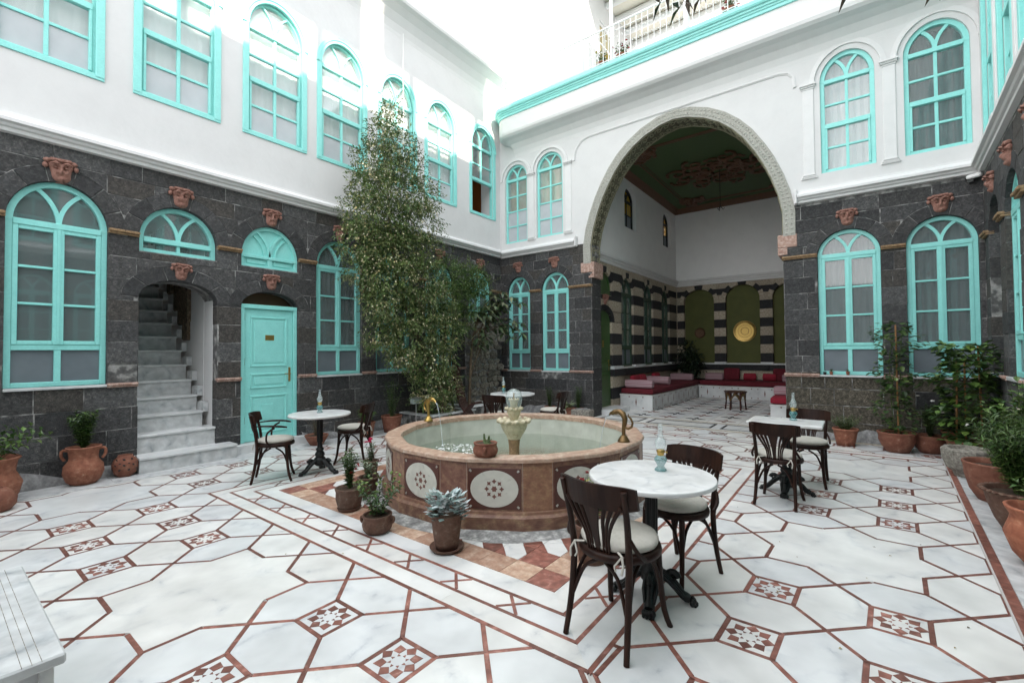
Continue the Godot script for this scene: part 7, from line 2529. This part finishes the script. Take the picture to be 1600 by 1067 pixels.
	var cb := MB.new()
	cb.box(Vector3(-0.10, 0.0, -0.03), Vector3(0.06, 0.055, 0.03), 0.012)
	obj("housing", cb, M.white_paint, sc)
	var cl := MB.new()
	cl.tube([Vector3(-0.101, 0.02, 0), Vector3(-0.112, 0.02, 0)], 0.022, 12)
	cl.box(Vector3(-0.09, -0.05, -0.02), Vector3(-0.02, -0.001, 0.02), 0.004)
	obj("lens", cl, M.black_plastic, sc)
	hall_things()
	# little pots on the terrace
	for q in [[-4.05, "flowering yellow plant in a pot on the balcony, left", Color(0.55, 0.38, 0.02)], [-3.62, "red-flowered plant in a pot on the balcony behind the post", Color(0.35, 0.02, 0.02)], [-1.62, "pink geranium in a pot on the balcony's right part", Color(0.5, 0.10, 0.10)]]:
		var p := pot("balcony_pot", q[1], Vector3(q[0], 7.17, -8.52), pot_prof(0.09, 0.12, 0.18), M.clay[1], {"soil": 0.10, "soil_y": 0.15, "group": "flower pots on the balcony"})
		sprig(p, 0.15, 9, 0.26, 0.16, 0.05, 0.03, 9, G_MID, M.green_stem)
		var bl2 := []
		for k in 9: bl2.append(Vector3(R(-0.15, 0.15), R(0.22, 0.42), R(-0.15, 0.15)))
		blooms(p, bl2, 0.035, q[2])
	# white cable hanging down the upper wall
	var cw := MB.new()
	cw.tube([Vector3(-6.90, 7.62, -5.66), Vector3(-6.92, 6.6, -5.68), Vector3(-6.935, 5.2, -5.70), Vector3(-6.93, 4.2, -5.70)], 0.010, 5)
	tag(obj("cable", cw, M.white_paint), "white cable hanging down the upper wall above the jasmine", "cable")

func slat_chair():
	var t := thing("carved_chair", "tall dark carved folding chair with slatted back by the loquat", "chair", Vector3(-5.98, 0, -6.48), deg_to_rad(-70))
	for k in 6:
		var x := -0.15 + 0.06 * k
		var mb := MB.new()
		mb.tube(curve([Vector3(x * 1.1, 0.0, -0.16), Vector3(x * 0.9, 0.25, 0.0), Vector3(x, 0.42, 0.12), Vector3(x * 0.95, 0.75, 0.20), Vector3(x * 0.62, 1.05, 0.27)], 12), 0.017, 6, true, 1.4)
		obj("slat", mb, M.wood_red, t)
		var m2 := MB.new()
		m2.tube(curve([Vector3(x * 1.1 + 0.012, 0.0, 0.20), Vector3(x * 0.9 + 0.012, 0.22, 0.06), Vector3(x + 0.012, 0.42, -0.10), Vector3(x + 0.012, 0.44, -0.22)], 8), 0.015, 6)
		obj("leg", m2, M.wood_red, t)
	var hd := MB.new()
	hd.T = Transform3D(Basis(Vector3.RIGHT, 0.26), Vector3(0, 1.0, 0.255))
	hd.prism(PackedVector2Array([Vector2(-0.15, 0), Vector2(0.15, 0), Vector2(0.16, 0.06), Vector2(0.11, 0.12), Vector2(0.06, 0.17), Vector2(0.03, 0.22), Vector2(0, 0.26), Vector2(-0.03, 0.22), Vector2(-0.06, 0.17), Vector2(-0.11, 0.12), Vector2(-0.16, 0.06)]), -0.02, 0.02, 0.005)
	hd.ball(Vector3(0, 0.10, 0.02), Vector3(0.04, 0.04, 0.015), 10, 6)
	hd.ball(Vector3(0, 0.10, -0.02), Vector3(0.04, 0.04, 0.015), 10, 6)
	obj("headboard", hd, M.wood_red, t)
	var ib := MB.new()
	for k in 6:
		for i in 9:
			var x := -0.15 + 0.06 * k
			var y := 0.46 + i * 0.06
			ib.ball(Vector3(x * lerpf(1.0, 0.75, i / 9.0), y, lerpf(0.135, 0.235, i / 9.0) - 0.022), Vector3(0.006, 0.006, 0.006), 5, 4)
	obj("inlay_studs", ib, M.beige[2], t)

func soft_box(mb: MB, lo: Vector3, hi: Vector3, r: float):
	# a cushion: a box with pillowy faces
	var o := (lo + hi) * 0.5
	var s := (hi - lo) * 0.5
	var N := 10
	for ax in 3:
		for sg in [-1.0, 1.0]:
			var g := []
			for i in N + 1:
				var row := []
				for j in N + 1:
					var p := Vector3.ZERO
					var u := lerpf(-1, 1, j / float(N))
					var v := lerpf(-1, 1, i / float(N))
					p[ax] = sg
					p[(ax + 1) % 3] = u * sg
					p[(ax + 2) % 3] = v
					var q := Vector3(p.x * s.x, p.y * s.y, p.z * s.z)
					var inn := Vector3(clamp(q.x, -s.x + r, s.x - r), clamp(q.y, -s.y + r, s.y - r), clamp(q.z, -s.z + r, s.z - r))
					var d := q - inn
					if d.length() > r: d = d.normalized() * r
					row.append(o + inn + d)
				g.append(row)
			mb.sheet(g)

func hall_things():
	# marble benches along the hall, with mattresses and cushions
	var bl := thing("hall_bench", "long white marble divan base with red inlay along the hall's left wall", "bench", Vector3(-4.18, 0.006, -12.6))
	divan(bl, 0.40, 2.20, 0.36, true)
	var bb := thing("hall_bench", "white marble divan base across the back of the hall", "bench", Vector3(-2.5, 0.006, -14.58))
	divan(bb, 1.25, 0.38, 0.36, false)
	var br := thing("hall_bench", "white marble divan base along the hall's right wall", "bench", Vector3(-1.02, 0.006, -12.5))
	divan(br, 0.36, 2.05, 0.30, true)
	for q in [["burgundy mattress on the left divan of the hall", -4.58, -14.9, -3.77, -10.42, 0.366], ["burgundy mattress on the back divan of the hall", -3.74, -14.94, -1.27, -14.22, 0.366], ["bright red mattress on the right divan of the hall", -1.40, -14.5, -0.70, -10.5, 0.306]]:
		var mb := MB.new()
		soft_box(mb, Vector3(q[1], q[5], q[2]), Vector3(q[3], q[5] + 0.15, q[4]), 0.05)
		tag(obj("mattress", mb, M.burgundy if q[1] < -1.5 else M.red_cloth), q[0], "mattress", "divan mattresses in the hall")
	var wh := ["at the near end of the left divan", "second along the left divan", "in the back left corner of the divan", "left on the back divan", "right on the back divan", "on the right divan"]
	var i := 0
	for q in [[-4.50, -10.48, -3.82, -10.66, 0.516, 0.19], [-4.45, -11.75, -3.85, -11.95, 0.516, 0.17], [-4.5, -13.9, -3.85, -14.1, 0.516, 0.2], [-3.66, -14.55, -3.15, -14.86, 0.516, 0.20], [-1.62, -14.5, -1.32, -14.86, 0.516, 0.2], [-1.38, -10.9, -0.74, -11.15, 0.456, 0.19]]:
		var mb := MB.new()
		if i == 1: mb.tube([Vector3(q[0], q[4] + 0.11, q[1] - 0.1), Vector3(q[2], q[4] + 0.11, q[3] + 0.1)], 0.11, 16)
		else: soft_box(mb, Vector3(q[0], q[4], q[3]), Vector3(q[2], q[4] + q[5], q[1]), 0.04)
		tag(obj("bolster", mb, M.stripe_cloth), "pink striped bolster " + wh[i], "bolster", "striped bolsters on the divans")
		i += 1
	i = 0
	var wp := ["first along the left wall", "second along the left wall", "third along the left wall", "on the back divan, left, dark square", "on the back divan, left of the carved table", "on the back divan, right of the carved table", "on the back divan, far right dark square"]
	for q in [[-4.40, 0.63, -10.95, 0.0], [-4.42, 0.63, -11.45, 0.0], [-4.42, 0.63, -12.5, 0.0], [-2.95, 0.68, -14.78, 1.0], [-2.45, 0.62, -14.70, 2.0], [-1.95, 0.62, -14.70, 2.0], [-1.65, 0.68, -14.80, 1.0]]:
		var mb := MB.new()
		if q[3] == 0.0:
			mb.T = Transform3D(Basis(Vector3.BACK, 0.25), Vector3(q[0], q[1], q[2]))
			soft_box(mb, Vector3(-0.07, -0.13, -0.2), Vector3(0.07, 0.17, 0.2), 0.06)
		elif q[3] == 1.0:
			mb.T = Transform3D(Basis(Vector3.RIGHT, -0.2), Vector3(q[0], q[1], q[2]))
			soft_box(mb, Vector3(-0.22, -0.17, -0.07), Vector3(0.22, 0.19, 0.07), 0.06)
		else:
			mb.tube([Vector3(q[0] - 0.17, q[1], q[2]), Vector3(q[0] - 0.15, q[1], q[2]), Vector3(q[0] + 0.15, q[1], q[2]), Vector3(q[0] + 0.17, q[1], q[2])], [0.03, 0.11, 0.11, 0.03], 14)
		tag(obj("pillow", mb, M.red_cloth if q[3] != 1.0 else M.burgundy), "red velvet pillow " + wp[i], "pillow", "red pillows on the divans")
		i += 1
	# carved low table
	var ct := thing("carved_table", "small dark carved table with arched apron in the hall", "table", Vector3(-2.27, 0.006, -11.75), 0.15)
	var tp := MB.new()
	tp.lathe([Vector2(0, 0.40), Vector2(0.24, 0.40), Vector2(0.25, 0.41), Vector2(0.25, 0.43), Vector2(0.0, 0.432)], 8, Vector3.ZERO, true)
	obj("table_top", tp, M.wood_red, ct)
	for k in 6:
		var a := TAU * k / 6
		var d := Vector3(cos(a), 0, sin(a))
		var lg := MB.new()
		lg.tube([d * 0.21 + Vector3.UP * 0.40, d * 0.20 + Vector3.UP * 0.2, d * 0.22], [0.02, 0.016, 0.022], 6)
		obj("leg", lg, M.wood_red, ct)
		var e := Vector3(cos(a + TAU / 6), 0, sin(a + TAU / 6))
		var ap := MB.new()
		ap.tube(curve([d * 0.205 + Vector3.UP * 0.22, d.lerp(e, 0.25) * 0.21 + Vector3.UP * 0.31, d.lerp(e, 0.5) * 0.21 + Vector3.UP * 0.35, d.lerp(e, 0.75) * 0.21 + Vector3.UP * 0.31, e * 0.205 + Vector3.UP * 0.22], 10), 0.018, 6)
		ap.ball(d.lerp(e, 0.5) * 0.215 + Vector3.UP * 0.37, Vector3(0.05, 0.03, 0.05), 8, 6)
		obj("apron", ap, M.old_brass, ct)
	# brass plates on the niche walls
	for q in [[-2.63, 1.975, 0.315, M.brass, "large engraved brass plate hung in the middle niche of the hall"], [-3.92, 1.955, 0.165, M.copper, "small dark copper plate hung in the left niche of the hall"]]:
		var p := thing("wall_plate", q[4], "plate", Vector3(q[0], q[1], -15.125))
		var mb := MB.new()
		mb.T = Transform3D(Basis(Vector3.RIGHT, PI / 2), Vector3.ZERO)
		var r: float = q[2]
		mb.lathe([Vector2(0, 0.0), Vector2(r * 0.9, 0.0), Vector2(r, 0.03), Vector2(r * 0.985, 0.036), Vector2(r * 0.84, 0.020), Vector2(r * 0.76, 0.012), Vector2(0.0, 0.012)], 40)
		obj("dish", mb, q[3], p)
		var en := MB.new()
		for ringr in [0.92, 0.60, 0.34]:
			for k in 32:
				var a := TAU * k / 32
				en.ball(Vector3(cos(a) * r * ringr, sin(a) * r * ringr, 0.012 if ringr < 0.7 else 0.030), Vector3(0.010, 0.010, 0.004) * (r / 0.3), 5, 4)
		obj("engraving", en, M.old_brass, p)
	# house plant in the corner of the divan
	var hp := pot("house_plant", "dark leafy house plant in the hall's back left corner", Vector3(-4.10, 0.516, -14.45), pot_prof(0.12, 0.16, 0.26), M.black_plastic, {"cat": "plant", "soil": 0.13, "soil_y": 0.2})
	var lf := MB.new()
	foliage(lf, [[Vector3(0, 0.62, 0), Vector3(0.36, 0.36, 0.32)], [Vector3(0.12, 0.38, 0.12), Vector3(0.30, 0.22, 0.28)], [Vector3(-0.05, 0.95, 0), Vector3(0.18, 0.2, 0.18)]], 900, 0.12, 0.06, [Color(0.008, 0.018, 0.008), Color(0.014, 0.028, 0.012)], 0.4, 0.2, 3)
	obj("leaves", lf, M.leaf, hp)

func divan(t: Node3D, hx: float, hz: float, h: float, along_z: bool):
	var mb := MB.new()
	mb.box(Vector3(-hx, 0, -hz), Vector3(hx, h, hz), 0.004)
	obj("base", mb, M.white_marble[1], t)
	var ed := MB.new()
	ed.box(Vector3(-hx - 0.012, h - 0.03, -hz - 0.012), Vector3(hx + 0.012, h, hz + 0.012), 0.004)
	obj("edge", ed, M.white_marble[2], t)
	# red lozenges and darts let into the faces
	var n := int((hz if along_z else hx) * 2 / 0.42)
	var faces := []
	for k in n:
		var s: float = lerpf(-(hz if along_z else hx), hz if along_z else hx, (k + 0.5) / n)
		if along_z: faces.append([Transform3D(Basis(Vector3(0, 0, -1), Vector3.UP, Vector3(1, 0, 0)), Vector3(hx, 0, s))])
		else: faces.append([Transform3D(Basis(), Vector3(s, 0, hz))])
		if along_z: faces.append([Transform3D(Basis(Vector3(0, 0, 1), Vector3.UP, Vector3(-1, 0, 0)), Vector3(-hx, 0, s))])
	if along_z: faces.append([Transform3D(Basis(), Vector3(0, 0, hz))])
	for f in faces:
		var im := MB.new()
		im.T = f[0]
		im.prism(PackedVector2Array([Vector2(0, h * 0.22), Vector2(0.018, h * 0.5), Vector2(0, h * 0.78), Vector2(-0.018, h * 0.5)]), 0.0, 0.003)
		for sx in [-0.17, 0.17]:
			for sy in [h * 0.14, h * 0.84]:
				im.prism(PackedVector2Array([Vector2(sx, sy - 0.02), Vector2(sx + 0.02, sy), Vector2(sx, sy + 0.02), Vector2(sx - 0.02, sy)]), 0.0, 0.003)
		obj("inlay", im, M.red_marble[0], t)

# ----------------------------------------------------------------
const SUNTOP := 10.9
func _ready():
	rng.seed = 20240611
	var cam := Camera3D.new()
	cam.name = "camera"
	cam.fov = 74.09
	cam.near = 0.02
	cam.far = 300.0
	cam.position = Vector3(0, 1.42, 0)
	cam.rotation_degrees = Vector3(1.241, 37.16, -0.43)
	add_child(cam)
	var we := WorldEnvironment.new()
	we.name = "environment"
	var env := Environment.new()
	env.background_mode = Environment.BG_SKY
	var sky := Sky.new()
	var sm := ProceduralSkyMaterial.new()
	sm.sky_top_color = Color(0.835, 0.842, 0.86)
	sm.sky_horizon_color = Color(0.94, 0.935, 0.92)
	sm.sky_curve = 0.12
	sm.ground_bottom_color = Color(0.35, 0.34, 0.32)
	sm.ground_horizon_color = Color(0.65, 0.66, 0.66)
	sm.sun_angle_max = 2.0
	sky.sky_material = sm
	env.sky = sky
	env.background_energy_multiplier = 1.5
	env.tonemap_mode = Environment.TONE_MAPPER_LINEAR
	env.tonemap_exposure = 3.5
	env.sdfgi_enabled = true
	env.ssao_enabled = true
	env.ssil_enabled = true
	we.environment = env
	add_child(we)
	var sun := DirectionalLight3D.new()
	sun.name = "sun"
	sun.light_energy = 1.1
	sun.light_color = Color(1.0, 0.95, 0.87)
	sun.light_angular_distance = 0.5
	sun.shadow_enabled = true
	add_child(sun)
	sun.look_at_from_position(Vector3(0.80, 0.50, 0.38) * 20.0, Vector3.ZERO)
	make_materials()
	M.pink_stone_red = M.pink_stone.duplicate()
	M.pink_stone_red.albedo_color = L(0.66, 0.50, 0.47)
	M.pink_stone_red.uv1_scale = Vector3.ONE / 0.22
	M.clay_bright = M.clay[1].duplicate()
	M.clay_bright.albedo_color = L(1.35, 1.15, 1.0)
	M.amber_glass = mat(L(0.42, 0.36, 0.2), 0.15)
	M.board_cream = mat(L(0.76, 0.72, 0.62), 0.7)
	M.panel_red = mat(L(0.085, 0.030, 0.022), 0.35)
	M.edge_marble = M.grey_marble.duplicate()
	M.edge_marble.albedo_color = L(1.0, 1.0, 1.0)
	M.cactus = mat(L(0.09, 0.13, 0.05), 0.8)
	M.grey_green = mat(L(0.24, 0.28, 0.26), 0.6)
	M.rubble = []
	for t in [0.6, 0.85, 1.1, 1.4]:
		var m := M.rough_stone.duplicate() as StandardMaterial3D
		m.albedo_color = L(min(t, 1.0) * 0.9, min(t, 1.0) * 0.88, min(t, 1.0) * 0.84)
		M.rubble.append(m)
	floor_()
	left_wing()
	back_wing()
	right_wing()
	front_wing()
	fountain()
	jasmine()
	loquat()
	things()
	plants()
